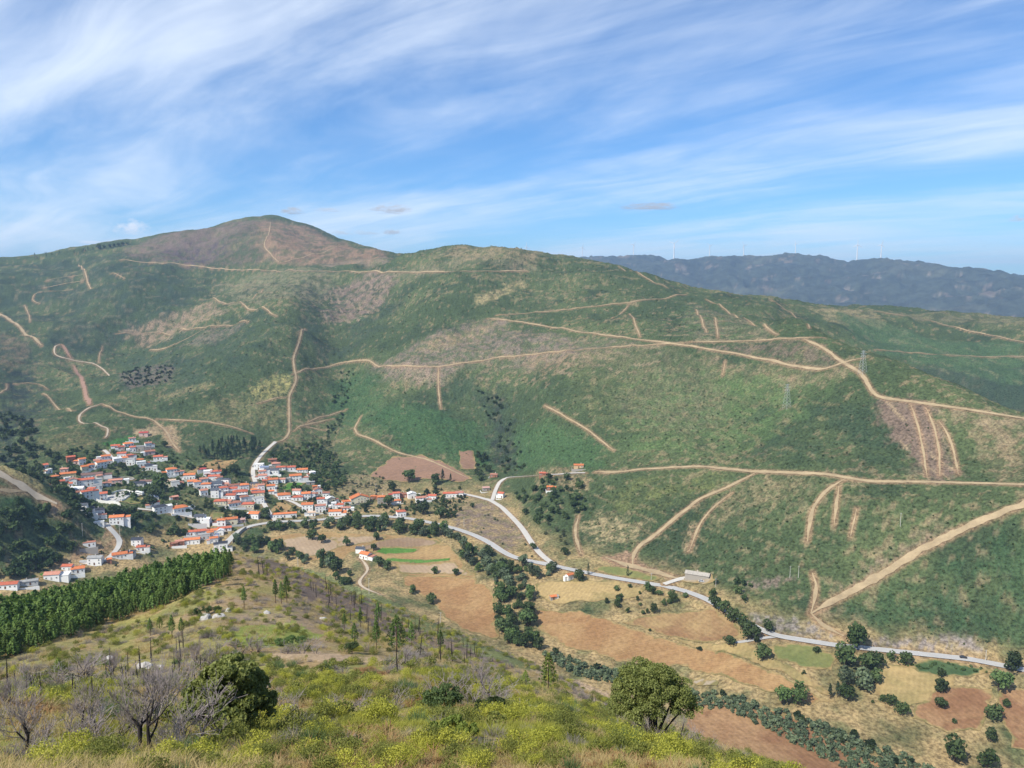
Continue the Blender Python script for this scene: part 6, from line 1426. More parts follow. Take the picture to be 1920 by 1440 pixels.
def scatter_instances(name, meshes, pts, scales, label):
    """one object of ground cover: geometry nodes put a plant on every point"""
    c = bpy.data.collections.new(name + '_plants')
    for k, me in enumerate(meshes):
        o = bpy.data.objects.new('plant_%02d' % k, me); c.objects.link(o)
    me = bpy.data.meshes.new(name); n = len(pts); me.vertices.add(n); me.vertices.foreach_set('co', np.ascontiguousarray(pts, np.float32).ravel())
    a = me.attributes.new('plant_scale', 'FLOAT', 'POINT'); a.data.foreach_set('value', np.asarray(scales, np.float32))
    a = me.attributes.new('plant_turn', 'FLOAT_VECTOR', 'POINT'); rot = np.column_stack([RS.normal(0, .12, n), RS.normal(0, .12, n), RS.uniform(0, 6.28, n)]); a.data.foreach_set('vector', rot.astype(np.float32).ravel())
    a = me.attributes.new('plant_kind', 'INT', 'POINT'); a.data.foreach_set('value', RS.randint(0, len(meshes), n).astype(np.int32))
    o = bpy.data.objects.new(name, me); link(o); tag(o, label, kind='stuff')
    ng = bpy.data.node_groups.new(name, 'GeometryNodeTree'); ng.interface.new_socket('Geometry', in_out='INPUT', socket_type='NodeSocketGeometry'); ng.interface.new_socket('Geometry', in_out='OUTPUT', socket_type='NodeSocketGeometry')
    N = ng.nodes; L = ng.links; gi = N.new('NodeGroupInput'); go = N.new('NodeGroupOutput'); ip = N.new('GeometryNodeInstanceOnPoints'); ci = N.new('GeometryNodeCollectionInfo')
    ci.inputs['Collection'].default_value = c; ci.inputs['Separate Children'].default_value = True; ci.inputs['Reset Children'].default_value = True
    def attr(nm, t):
        x = N.new('GeometryNodeInputNamedAttribute'); x.data_type = t; x.inputs['Name'].default_value = nm; return x.outputs['Attribute']
    L.new(gi.outputs[0], ip.inputs['Points']); L.new(ci.outputs[0], ip.inputs['Instance']); ip.inputs['Pick Instance'].default_value = True
    L.new(attr('plant_kind', 'INT'), ip.inputs['Instance Index']); L.new(attr('plant_turn', 'FLOAT_VECTOR'), ip.inputs['Rotation']); L.new(attr('plant_scale', 'FLOAT'), ip.inputs['Scale'])
    L.new(ip.outputs[0], go.inputs[0]); md = o.modifiers.new('plants', 'NODES'); md.node_group = ng; return o
def ring_points(seed, n, r0, r1, t0=-38, t1=36):
    rs = np.random.RandomState(seed); r = np.sqrt(rs.uniform(r0 * r0, r1 * r1, n)); t = np.radians(rs.uniform(t0, t1, n)); return r * np.sin(t), r * np.cos(t), rs
BARE = [poly_world(p, m) for p, m in [([(700, 1335), (830, 1315), (860, 1340), (760, 1358), (680, 1350)], 20), ([(490, 1226), (560, 1222), (740, 1236), (735, 1246), (600, 1240), (500, 1236)], 40), ([(850, 1385), (1000, 1378), (1010, 1398), (900, 1402)], 18), ([(500, 1332), (620, 1322), (640, 1348), (540, 1362)], 20), ([(560, 1172), (590, 1172), (610, 1215), (585, 1215)], 60)]]
def sow(name, key, n, r0, r1, seed, field, thr, s0, s1, label, growfar=0.0):
    x, y, rs = ring_points(seed, n, r0, r1); v = field(x, y); keep = v > thr + rs.uniform(-.12, .12, n)
    for b in BARE: keep &= ~(inside(x, y, b) & (rs.uniform(0, 1, n) < .93))
    x, y = x[keep], y[keep]; z = ground(x, y); r = np.hypot(x, y); m = z > -205; x, y, z, r = x[m], y[m], z[m], r[m]
    sc = rs.uniform(s0, s1, len(x)) * np.clip(r / 30, .36, 1.0)
    scatter_instances(name, SRC[key], np.column_stack([x, y, z]), sc, label); return len(x)
fA = lambda x, y: fbm(x, y, 9, 4, .6, 91); fB = lambda x, y: fbm(x, y, 13, 4, .6, 801); fC = lambda x, y: fbm(x, y, 11, 4, .6, 99); fD = lambda x, y: fbm(x, y, 6, 4, .6, 811)
cnt = []
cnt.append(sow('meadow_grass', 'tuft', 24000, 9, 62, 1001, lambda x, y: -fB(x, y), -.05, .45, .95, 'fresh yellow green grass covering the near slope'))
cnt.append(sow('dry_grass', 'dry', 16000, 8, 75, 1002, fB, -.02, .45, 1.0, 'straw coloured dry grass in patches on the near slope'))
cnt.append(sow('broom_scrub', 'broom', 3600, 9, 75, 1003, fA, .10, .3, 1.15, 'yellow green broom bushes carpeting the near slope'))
cnt.append(sow('broom_scrub', 'bluebroom', 700, 12, 110, 1004, fD, .16, .5, 1.0, 'blue green broom clumps among the yellow ones'))
cnt.append(sow('gorse_scrub', 'gorse', 1800, 10, 110, 1005, lambda x, y: fD(x + 30, y), .12, .35, 1.0, 'low olive gorse cushions on the near slope'))
cnt.append(sow('dead_scrub', 'scrub', 2000, 12, 110, 1006, fC, .06, .5, 1.2, 'grey dead scrub between the broom'))
cnt.append(sow('brown_bracken', 'fern', 7000, 9, 80, 1007, lambda x, y: fB(x - 40, y), .04, .6, 1.4, 'brown withered bracken in patches'))
cnt.append(sow('broom_scrub', 'broom', 2800, 75, 270, 1008, fA, .04, .7, 1.4, 'broom bushes on the farther part of the near hill'))
cnt.append(sow('gorse_scrub', 'gorse', 3600, 75, 285, 1009, lambda x, y: fD(x + 30, y), .06, .5, 1.25, 'gorse cushions on the farther part of the near hill'))
cnt.append(sow('dry_grass', 'dry', 9000, 70, 270, 1010, fB, -.05, 1.0, 1.9, 'dry grass on the farther part of the near hill'))
cnt.append(sow('dead_scrub', 'scrub', 2200, 110, 270, 1011, fC, .0, 1.0, 2.0, 'grey dead scrub on the farther part of the near hill'))
# tall straw at the very front
fx, fy, rs = ring_points(1020, 700, 12, 17, -38, -18); kk = fbm(fx, fy, 4, 3, .6, 821) > -.05; fx, fy = fx[kk], fy[kk]
scatter_instances('tall_straw', SRC['dry'], np.column_stack([fx, fy, ground(fx, fy)]), rs.uniform(.4, .8, len(fx)), 'tall straw waving at the bottom left of the view')
print('PLANTS', cnt)

# ---- branching skeletons for bare and leafy trees
def grow(rs, p, d, L, rad, depth, out, tips, spread, ratio, curve, kids, up=0.1):
    n = 4; pts = [p]; q = p.copy(); dd_ = d.copy()
    for _ in range(n):
        dd_ = dd_ + rs.normal(0, curve, 3) + np.array([0, 0, up]) * .3; dd_ /= np.linalg.norm(dd_); q = q + dd_ * L / n; pts.append(q.copy())
    out.append((pts, np.linspace(rad, rad * .55, n + 1), depth))
    if depth == 0: tips.append((q, dd_)); return
    for k in range(kids[depth] if isinstance(kids, dict) else kids):
        t = rs.uniform(.35, 1.0) if k else 1.0; b = pts[min(n, max(1, int(round(t * n))))]
        nd = dd_ + rs.normal(0, spread, 3) + np.array([0, 0, up]); nd /= np.linalg.norm(nd)
        grow(rs, b, nd, L * ratio * rs.uniform(.75, 1.2), rad * .52, depth - 1, out, tips, spread, ratio, curve, kids, up)
def skeleton(seed, stems, L, rad, depth, spread, ratio, curve, kids, up, lean=.3):
    rs = np.random.RandomState(seed); out, tips = [], []
    for s in range(stems):
        d = np.array([rs.normal(0, lean), rs.normal(0, lean), 1.]); d /= np.linalg.norm(d); grow(rs, np.array([rs.normal(0, .06 * stems), rs.normal(0, .06 * stems), -.3]), d, L * rs.uniform(.8, 1.2), rad, depth, out, tips, spread, ratio, curve, kids, up)
    return out, tips, rs
def dead_tree(name, seed, m, **k):
    out, tips, rs = skeleton(seed, **k); parts = []; top = max(o[2] for o in out); trunk, limb = [], []
    for pts, rad, dep in out:
        co, f = tube(pts, np.maximum(rad, .004), 5 if dep >= top - 1 else 3); (trunk if dep >= top - 1 else limb).append((co, f, 0, 0.))
    return leafmesh(name + '_twigs', limb, [m]), leafmesh(name + '_trunk', trunk, ['bark_burnt'])
DEADT = [dead_tree('dead%d' % i, 400 + i, 'twig_grey', stems=1 + i % 2, L=1.0, rad=.075, depth=5, spread=.42, ratio=.74, curve=.07, kids={5: 4, 4: 4, 3: 4, 2: 4, 1: 3}, up=.22, lean=.12) for i in range(3)]
DEADB = [dead_tree('deadbush%d' % i, 420 + i, 'twig_grey', stems=9, L=.55, rad=.022, depth=3, spread=.5, ratio=.75, curve=.08, kids={3: 4, 2: 4, 1: 4}, up=.15, lean=.55) for i in range(3)]
def place_dead(name, pair, px, py, hpx, label, rmin=14, wide=1.0, rot=None, group=None, cat='tree'):
    x, y, z = hit(px, py, rmin); r = math.hypot(x, y); co = np.empty(len(pair[0].vertices) * 3); pair[0].vertices.foreach_get('co', co); h0 = co.reshape(-1, 3)[:, 2].max()
    s = hpx * r / F / h0 * 1.05; root = bpy.data.objects.new(name, None); link(root); root.location = (x, y, z); root.rotation_euler = (0, 0, RS.uniform(0, 6.28) if rot is None else rot); root.scale = (s * wide, s * wide, s)
    tag(root, label, cat, group)
    o = bpy.data.objects.new('twigs', pair[0]); link(o, root); o['kind'] = 'stuff'; o = bpy.data.objects.new('trunk' if cat == 'tree' else 'stems', pair[1]); link(o, root); o['kind'] = 'stuff'; return root
for q in """
0 48 1412 140 1.0|burnt dead tree with crooked dark trunk at the lower left edge
1 272 1405 185 1.25|largest burnt dead tree with fan of grey twigs left of the round oak
2 150 1372 105 1.3|dead tree between the two larger burnt trees at the left
0 366 1252 62 1.0|dead tree rising behind the left oak
1 210 1268 60 1.0|dead tree on the slope under the plantation edge
2 335 1250 44 1.2|small dead tree left of the one behind the left oak
0 900 1300 80 1.4|dead tree above the dark bush in the middle
1 20 1330 60 1.2|dead tree at the left edge above the crooked one
""".strip().splitlines():
    a, lab = q.split('|'); k, px, py, h, w = a.split(); place_dead('dead_tree', DEADT[int(k)], float(px), float(py), float(h), lab, wide=float(w))
for q in """
0 205 1385 95 1.3|grey leafless bush between the burnt trees at the lower left
1 330 1395 80 1.2|grey leafless bush in front of the largest burnt tree
2 525 1345 80 1.0|grey leafless bush right of the left oak
0 640 1338 55 1.4|wide pale leafless bush in the middle of the near slope
1 880 1330 70 1.5|purplish leafless thicket around the dark middle bush
2 935 1335 55 1.3|leafless bush right of the dark middle bush
0 100 1395 70 1.2|leafless bush beside the crooked burnt tree
1 455 1225 34 1.4|small leafless bush beside the earth patch
2 255 1290 45 1.5|leafless bush below the plantation edge
0 95 1300 50 1.5|leafless thicket at the left under the plantation
1 160 1290 48 1.5|second leafless thicket at the left under the plantation
2 420 1240 40 1.3|leafless bush left of the earth patch
0 1265 1398 60 1.0|leafless bush at the foot of the right oak
1 560 1225 30 1.5|leafless bush above the earth patch
2 740 1250 36 1.5|leafless bush among the sparse pines
0 1215 1402 50 .9|tangle of dry twigs under the right oak
""".strip().splitlines():
    a, lab = q.split('|'); k, px, py, h, w = a.split(); place_dead('dead_bush', DEADB[int(k)], float(px), float(py), float(h), lab, wide=float(w), cat='bush')
# ---- holm oaks
def oak(name, seed, lb, n, size, leaf, stems, base, wtr):
    rs = np.random.RandomState(seed); sub = []
    for (cx_, cy_, cz, r) in lb:                         # break every lobe into small clumps
        for _ in range(26):
            d = rs.normal(0, 1, 3); d /= np.linalg.norm(d); d[2] = abs(d[2]) * rs.choice([1, 1, -.5]); rr_ = r * rs.uniform(.68, 1.0)
            sub.append((cx_ + d[0] * rr_, cy_ + d[1] * rr_, cz + d[2] * rr_ * .85, r * rs.uniform(.24, .40)))
    co, f, sh = crown(rs, n, sub, size, .9, .9); cm = leafmesh(name + '_crown', [(co, f, 0, sh)], [leaf])
    parts = []
    for l in lb:
        k = rs.uniform(-.08, .08, 3); pts = [np.array(base), np.array([l[0] * .25 + k[0], l[1] * .25, base[2] + (l[2] - base[2]) * .4]), np.array([l[0] * .6, l[1] * .6 + k[1], base[2] + (l[2] - base[2]) * .72]), np.array(l[:3])]
        c_, f_ = tube(pts, [wtr, wtr * .7, wtr * .42, wtr * .12], 6); parts.append((c_, f_, 0, 0.))
    return cm, leafmesh(name + '_trunk', parts, ['bark_burnt'])
def put_oak(px, py, wpx, hpx, lobes_u, n, size, label, seed, leaf='leaf_holm', base=(.1, 0, -.4), wtr=.16, rmin=15):
    x, y, z = hit(px, py, rmin); r = math.hypot(x, y); u = r / F; lb = [(a * u, b * u, c * u, d * u) for a, b, c, d in lobes_u]
    kind = oak('oak%d' % seed, seed, lb, n, size, leaf, 1, base, wtr); az = math.atan2(x, y)
    return place_tree('holm_oak', kind, x, y, z, 1.0, -az, label)
put_oak(1228, 1398, 160, 165, [(-52, 0, 88, 40), (-10, -10, 125, 44), (40, 5, 110, 40), (-30, 10, 130, 38), (10, 0, 146, 24), (55, -5, 88, 28), (-66, 5, 70, 28), (0, 30, 100, 45), (-20, -30, 85, 38), (-68, 0, 108, 24)], 44000, .062, 'round leafy holm oak with dark leaning trunk standing on the right rim of the slope', 501)
put_oak(428, 1374, 165, 150, [(-30, 0, 60, 46), (30, 0, 70, 44), (10, -10, 110, 40), (15, 0, 132, 22), (50, 0, 36, 36), (-5, -25, 45, 48), (-48, 5, 85, 26), (-20, 0, 112, 26), (0, 20, 80, 44), (58, -5, 62, 26)], 40000, .064, 'broad bushy holm oak growing down to the grass left of the middle', 502, base=(0, 0, -.3), wtr=.12)
put_oak(828, 1335, 70, 60, [(-14, 0, 28, 22), (12, 0, 34, 22), (0, -8, 20, 22), (26, 0, 22, 16)], 8000, .055, 'dark dense bush left of the purplish thicket in the middle', 503, 'leaf_dark', wtr=.06)
put_oak(922, 1342, 60, 40, [(-18, 0, 16, 16), (8, 0, 20, 18), (24, 0, 14, 14)], 6000, .055, 'dark low bush under the purplish thicket', 504, 'leaf_dark', wtr=.05)
put_oak(850, 1385, 90, 45, [(-26, 0, 16, 20), (0, 0, 24, 22), (26, 0, 18, 20)], 8000, .045, 'bright green rounded bush at the front of the slope', 505, 'leaf_lime', wtr=.04)
put_oak(545, 1212, 60, 26, [(-20, 0, 8, 10), (0, 0, 10, 11), (20, 0, 8, 10)], 4000, .07, 'dark green low shrub beside the two rutted track', 506, 'leaf_mid', wtr=.04, rmin=50)
put_oak(388, 1152, 60, 20, [(-16, 0, 6, 8), (0, 0, 8, 9), (18, 0, 6, 8)], 2500, .10, 'dark low shrub in front of the plantation end', 507, 'leaf_dark', wtr=.05, rmin=80)
put_oak(660, 1225, 24, 26, [(-4, 0, 12, 9), (5, 0, 14, 9)], 1500, .08, 'small dark bush at the end of the earth patch', 508, 'leaf_dark', wtr=.05, rmin=50)
# ---- sparse pines on the near hill
SP_ = [pine('sparse%d' % k, 520 + k, 8, 3.4 + k * .4, 900, .20, 'leaf_pine', .38) for k in range(4)]
SPW = [pine('sparsewide%d' % k, 540 + k, 7, 5.0, 1500, .17, 'leaf_lime' if k else 'leaf_pine', .18) for k in range(2)]
def near_pine(kind, px, py, hpx, label, wide=1.0, rmin=60):
    x, y, z = hit(px, py, rmin); r = math.hypot(x, y); h0 = max(v.co.z for v in kind[0].vertices); s = hpx * r / F / h0; place_tree('pine_tree', kind, x, y, z - .1, s * wide, RS.uniform(0, 6.28), label, None, s)
for q in """
0 517 1131 48|left of three pines standing close together on the bare crest
1 528 1133 46|middle of three pines standing close together on the bare crest
2 538 1130 54|right of three pines standing close together on the bare crest
0 458 1142 46|lone slim pine left of the three pines on the crest
1 323 1200 50|taller of two young pines below the plantation
2 341 1196 40|shorter of two young pines below the plantation
3 282 1192 34|young pine at the left of the pair below the plantation
0 676 1176 42|small sparse pine on the burnt slope edge
1 709 1178 56|tall sparse pine above the pine group
2 646 1182 36|slim young pine left of the tall sparse pine
0 706 1222 70|left pine of the ragged group above the earth patch
3 665 1216 54|bushy young pine at the left of the ragged group
1 772 1216 58|right pine of the ragged group
2 826 1225 50|thin half burnt pine beside the snags
0 420 1090 52|dark pine at the near corner of the plantation
1 405 1100 56|second dark pine at the near corner of the plantation
2 432 1078 50|tall pine at the tip of the plantation
""".strip().splitlines():
    a, lab = q.split('|'); k, px, py, h = a.split(); near_pine(SP_[int(k)], float(px), float(py), float(h), lab)
near_pine(SPW[0], 744, 1222, 78, 'broad full crowned pine in the ragged group', 1.15)
near_pine(SPW[1], 1028, 1296, 84, 'ragged lime green pine on the right edge of the near slope', .95, 50)
near_pine(SPW[1], 985, 1290, 40, 'small lime green pine left of the ragged one', 1.1, 50)
near_pine(SPW[1], 300, 1180, 26, 'lime green seedling pine below the plantation', 1.2, 60)
near_pine(SPW[1], 110, 1262, 30, 'lime green seedling pine at the left under the plantation', 1.3, 60)
near_pine(SPW[1], 190, 1255, 28, 'second lime green seedling pine under the plantation', 1.3, 60)
# ---- burnt snags
def snag(seed):
    rs = np.random.RandomState(seed); parts = []; b = rs.normal(0, .15, 2); pts = [(0, 0, -.5), (b[0] * .4, b[1] * .4, 2.0), (b[0], b[1], 4.6)]; c_, f_ = tube(pts, [.11, .085, .03], 5); parts.append((c_, f_, 0, 0.))
    for _ in range(7):
        z = rs.uniform(1.2, 4.3); a = rs.uniform(0, 6.28); L = rs.uniform(.25, .7); k = z / 4.6; c_, f_ = tube([(b[0] * k, b[1] * k, z), (b[0] * k + math.cos(a) * L, b[1] * k + math.sin(a) * L, z + L * .35)], [.025, .008], 3); parts.append((c_, f_, 0, 0.))
    return leafmesh('snag%d' % seed, parts, ['bark_burnt'])
SNAGS = [snag(560 + i) for i in range(4)]
def put_snag(px, py, hpx, label, group=None, rmin=60):
    x, y, z = hit(px, py, rmin); r = math.hypot(x, y); s = hpx * r / F / 4.6; o = bpy.data.objects.new('burnt_snag', SNAGS[RS.randint(4)]); link(o); o.location = (x, y, z); o.rotation_euler = (RS.normal(0, .05), RS.normal(0, .05), RS.uniform(0, 6.28)); o.scale = (max(s, .5) * 1.2, max(s, .5) * 1.2, s); tag(o, label, 'snag', group)
for px, py, h, lab in [(787, 1232, 48, 'thick burnt snag right of the ragged pine group'), (826, 1242, 52, 'tallest burnt snag right of the ragged pine group'), (849, 1240, 48, 'burnt snag second from the right of the tall three'), (875, 1240, 44, 'burnt snag at the right of the tall three'), (745, 1265, 60, 'burnt snag in front of the ragged pine group'), (486, 1078, 34, 'burnt snag on the plantation side of the crest'), (494, 1076, 30, 'second burnt snag on the plantation side of the crest'), (501, 1078, 26, 'third burnt snag on the plantation side of the crest'), (593, 1120, 26, 'lone burnt snag on the bare brown slope'), (1110, 1320, 26, 'left of two burnt snags beside the pale lane'), (1117, 1322, 22, 'right of two burnt snags beside the pale lane'), (15, 1300, 60, 'burnt snag at the left edge of the near slope')]: put_snag(px, py, h, lab)
rs = np.random.RandomState(77); poly = [(560, 1085), (700, 1140), (860, 1200), (960, 1250), (900, 1262), (760, 1215), (660, 1180), (590, 1130)]; n = 0
while n < 46:
    px, py = rs.uniform(560, 960), rs.uniform(1085, 1262)
    if inside(np.array([px]), np.array([py]), poly)[0]: put_snag(px, py, rs.uniform(16, 34), 'thin burnt snag on the brown burnt flank of the near hill', 'snags on the burnt flank'); n += 1
n = 0
while n < 34:
    px, py = rs.uniform(0, 380), rs.uniform(1215, 1310)
    if py > 1300 - px * .25: put_snag(px, py, rs.uniform(26, 46), 'thin burnt snag among the grey scrub under the plantation', 'snags under the plantation'); n += 1
# ---- boulders
plain('granite', (.42, .40, .37), 0.9, 0.18, 1.2, bump=.4)
def boulder(seed):
    bm = bmesh.new(); bmesh.ops.create_icosphere(bm, subdivisions=3, radius=1.0); rs = np.random.RandomState(seed); o = rs.uniform(0, 50, 3)
    for v in bm.verts:
        p = np.array(v.co); k = 1 + .55 * float(perlin(np.array([p[0] * 1.1 + o[0]]), np.array([p[1] * 1.1 + p[2] * .9 + o[1]]))[0]) + .22 * float(perlin(np.array([p[0] * 3 + o[1]]), np.array([p[1] * 3 + p[2] * 2.6 + o[2]]))[0])
        v.co = v.co * k; v.co.z *= .6
    me = bpy.data.meshes.new('boulder%d' % seed); bm.to_mesh(me); bm.free(); me.materials.append(MATS['granite']); return me
BL = [boulder(600 + i) for i in range(4)]
for px, py, w, lab in [(98, 1312, 26, 'pale boulder in the grass at the left'), (205, 1238, 22, 'grey outcrop below the plantation edge'), (272, 1252, 30, 'pale outcrop behind the largest burnt tree'), (300, 1254, 20, 'smaller pale outcrop beside the one behind the burnt tree'), (385, 1160, 26, 'grey outcrop left of the bare crest'), (410, 1157, 20, 'second grey outcrop left of the bare crest'), (430, 1146, 18, 'pale outcrop beside the lone slim pine'), (500, 1150, 16, 'small boulder below the three pines'), (605, 1162, 16, 'grey boulder at the edge of the burnt slope'), (540, 1330, 24, 'rounded boulder beside the brown patch'), (612, 1345, 22, 'boulder at the end of the brown patch'), (675, 1335, 18, 'sunlit boulder above the brown patch'), (1185, 1425, 26, 'pale boulder in the grass below the right oak')]:
    x, y, z = hit(px, py, 14); r = math.hypot(x, y); s = w * r / F / 2; o = bpy.data.objects.new('boulder', BL[RS.randint(4)]); link(o); o.location = (x, y, z); o.rotation_euler = (0, 0, RS.uniform(0, 6.28)); o.scale = (s, s * .8, s); tag(o, lab, 'boulder')

# ================================================================ wind turbines, pylons, poles, vehicles
plain('turbine_white', (.80, .80, .80), 0.5, 0.03)
plain('galvanised', (.42, .44, .46), 0.5, 0.08); plain('pole_concrete', (.55, .53, .49), 0.85, 0.08); plain('insulator', (.25, .16, .12), 0.4, 0.1)
def turbine_meshes():
    c_, f_ = tube([(0, 0, -10), (0, 0, 60), (0, 0, 100)], [4.6, 4.0, 3.4], 12); tw = leafmesh('turbine_tower', [(c_, f_, 0, 0.)], ['turbine_white'])
    bm = bmesh.new(); box_bm(bm, -1.9, 1.9, -3.5, 7.5, -1.9, 1.9); bmesh.ops.bevel(bm, geom=bm.edges[:], offset=.5, segments=2); na = bpy.data.meshes.new('nacelle'); bm.to_mesh(na); bm.free(); na.materials.append(MATS['turbine_white'])
    bm = bmesh.new(); bmesh.ops.create_uvsphere(bm, u_segments=10, v_segments=6, radius=1.8); hb = bpy.data.meshes.new('hub'); bm.to_mesh(hb); bm.free(); hb.materials.append(MATS['turbine_white'])
    bm = bmesh.new(); prev = None
    for z, ch, th, tw_ in ((0, 2.6, 2.4, 0), (4, 3.0, 2.0, .3), (9, 5.0, 1.4, .25), (22, 4.0, 1.0, .15), (36, 2.6, .6, .05), (42, 1.0, .3, 0)):
        ring = []
        for a in range(8):
            an = a / 8 * 6.283; px_, py_ = math.cos(an) * ch / 2 + ch * .15, math.sin(an) * th / 2; ring.append(bm.verts.new((px_ * math.cos(tw_) - py_ * math.sin(tw_), px_ * math.sin(tw_) + py_ * math.cos(tw_), z)))
        if prev:
            for a in range(8): bm.faces.new((prev[a], prev[(a + 1) % 8], ring[(a + 1) % 8], ring[a]))
        prev = ring
    bm.faces.new(prev); bl = bpy.data.meshes.new('blade'); bm.to_mesh(bl); bm.free(); bl.materials.append(MATS['turbine_white']); return tw, na, hb, bl
TW = turbine_meshes()
names = ['tip of a wind turbine barely showing over the main hill crest', 'wind turbine just left of where the distant ridge begins', 'first wind turbine from the left on the distant ridge', 'second wind turbine from the left on the distant ridge', 'third wind turbine from the left on the distant ridge', 'fourth wind turbine from the left on the distant ridge', 'fifth wind turbine from the left on the distant ridge', 'sixth wind turbine from the left on the distant ridge', 'rightmost wind turbine on the distant ridge']
for k, (px, hub) in enumerate([(987, 463), (1092, 464), (1188, 459), (1264, 457), (1331, 461), (1395, 460), (1492, 457), (1608, 459), (1653, 459)]):
    t, e = ray(px, hub); prof = bil(H, np.full(NR_, float(t)), RR) / RR; j = np.where(RR > 5500)[0]; jm = j[np.argmax(prof[j])]; r = RR[jm]
    x, y = r * math.sin(t), r * math.cos(t); z = float(ground(x, y)); hz = float(e) * r; s = (hz - z) / 100.0
    root = bpy.data.objects.new('wind_turbine', None); link(root); root.location = (x, y, z); root.rotation_euler = (0, 0, -float(t) + R(12 + 7 * (k % 3))); ss = max(.75, min(1.2, s)); root.scale = (ss, ss, ss); tag(root, names[k], 'wind turbine', None)
    o = bpy.data.objects.new('tower', TW[0]); link(o, root); o.scale = (1, 1, s / ss)
    zt = 100 * s / ss
    o = bpy.data.objects.new('nacelle', TW[1]); link(o, root); o.location = (0, 0, zt + 1)
    o = bpy.data.objects.new('hub', TW[2]); link(o, root); o.location = (0, -4.6, zt + 1)
    for b in range(3):
        o = bpy.data.objects.new('blade', TW[3]); link(o, root); o.location = (0, -4.6, zt + 1); o.rotation_euler = (0, R(120 * b + 17 * k), 0)
def pylon(px, py, hpx, label):
    x, y, z = hit(px, py, 600); r = math.hypot(x, y); h = hpx * r / F; root = bpy.data.objects.new('power_pylon', None); link(root); root.location = (x, y, z); root.rotation_euler = (0, 0, R(25)); tag(root, label, 'pylon')
    def bar(parts, a, b, w=.14): c_, f_ = tube([a, b], [w, w], 4); parts.append((c_, f_, 0, 0.))
    def half(zz): return 2.6 * (1 - zz / h) ** .9 + .45
    for sx in (-1, 1):
        for sy in (-1, 1):
            p = []; zs_ = np.linspace(-1, h * .97, 7)
            for a, b in zip(zs_[:-1], zs_[1:]): bar(p, (sx * half(max(a, 0)), sy * half(max(a, 0)), a), (sx * half(b), sy * half(b), b), .10)
            o = bpy.data.objects.new('leg', leafmesh('pylon_leg', p, ['galvanised'])); link(o, root)
    p = []; zs_ = np.linspace(0, h * .95, 9)
    for a, b in zip(zs_[:-1], zs_[1:]):
        for k in range(4):
            c1 = [(-1, -1), (1, -1), (1, 1), (-1, 1)][k]; c2 = [(-1, -1), (1, -1), (1, 1), (-1, 1)][(k + 1) % 4]; bar(p, (c1[0] * half(a), c1[1] * half(a), a), (c2[0] * half(b), c2[1] * half(b), b), .045); bar(p, (c2[0] * half(a), c2[1] * half(a), a), (c1[0] * half(b), c1[1] * half(b), b), .045)
    o = bpy.data.objects.new('bracing', leafmesh('pylon_bracing', p, ['galvanised'])); link(o, root)
    for zz, L in ((h * .72, 4.2), (h * .83, 4.8), (h * .93, 3.6)):
        p = []
        for s in (-1, 1): bar(p, (0, 0, zz + .9), (s * L, 0, zz), .06); bar(p, (0, .4, zz), (s * L, 0, zz), .06); bar(p, (0, -.4, zz), (s * L, 0, zz), .06)
        o = bpy.data.objects.new('cross_arm', leafmesh('pylon_arm', p, ['galvanised'])); link(o, root)
pylon(1617, 701, 42, 'lattice pylon beside the broad dirt track on the right shoulder'); pylon(1475, 766, 46, 'lattice pylon on the green slope left of the shoulder')
def pole_mesh(h):
    c_, f_ = tube([(0, 0, -1), (0, 0, h)], [.20, .12], 8); return leafmesh('pole_shaft', [(c_, f_, 0, 0.)], ['pole_concrete'])
for px, py, hpx, lab in [(1688, 987, 24, 'pale power pole on the green slope below the contour track'), (1481, 1083, 22, 'left of two power poles above the dirt spur'), (1497, 1083, 22, 'right of two power poles above the dirt spur'), (692, 1114, 32, 'power pole beside the winding farm lane'), (826, 1168, 22, 'power pole at the lower edge of the orange field'), (705, 928, 22, 'power pole on the tan terraces above the cream gable'), (580, 850, 14, 'power pole at the edge of the oak scrub'), (870, 988, 20, 'power pole on the brown bank above the valley road'), (1342, 1100, 16, 'power pole beside the quarry yard'), (1221, 1088, 14, 'lamp pole on the valley road before the quarry'), (225, 1007, 20, 'power pole right of the grey lane'), (155, 1005, 22, 'power pole at the edge of the dark pines on the spur'), (559, 1070, 26, 'power pole on the slope under the round field'), (1848, 1240, 20, 'power pole on the valley road near the right edge'), (461, 985, 16, 'lamp pole at the asphalt bend')]:
    x, y, z = hit(px, py, 330); r = math.hypot(x, y); h = hpx * r / F; root = bpy.data.objects.new('power_pole', None); link(root); root.location = (x, y, z); root.rotation_euler = (0, 0, R(RS.uniform(-40, 40))); tag(root, lab, 'pole')
    o = bpy.data.objects.new('shaft', pole_mesh(h)); link(o, root); box_obj('cross_arm', -.9, .9, -.06, .06, h - .5, h - .36, 'galvanised', root)
    for q in (-.8, 0, .8):
        c_, f_ = tube([(q, 0, h - .36), (q, 0, h - .08)], [.05, .04], 6); o = bpy.data.objects.new('insulator', leafmesh('insulator', [(c_, f_, 0, 0.)], ['insulator'])); link(o, root)
for nm, colr in dict(white=(.78, .78, .77), black=(.03, .03, .035), silver=(.45, .46, .48), red=(.35, .04, .04), blue=(.06, .10, .22)).items():
    m_, n_, b_ = mat('car_' + nm, 0.35, 0.5); b_.inputs['Base Color'].default_value = (*colr, 1)
plain('tyre', (.02, .02, .02), 0.9, 0.1)
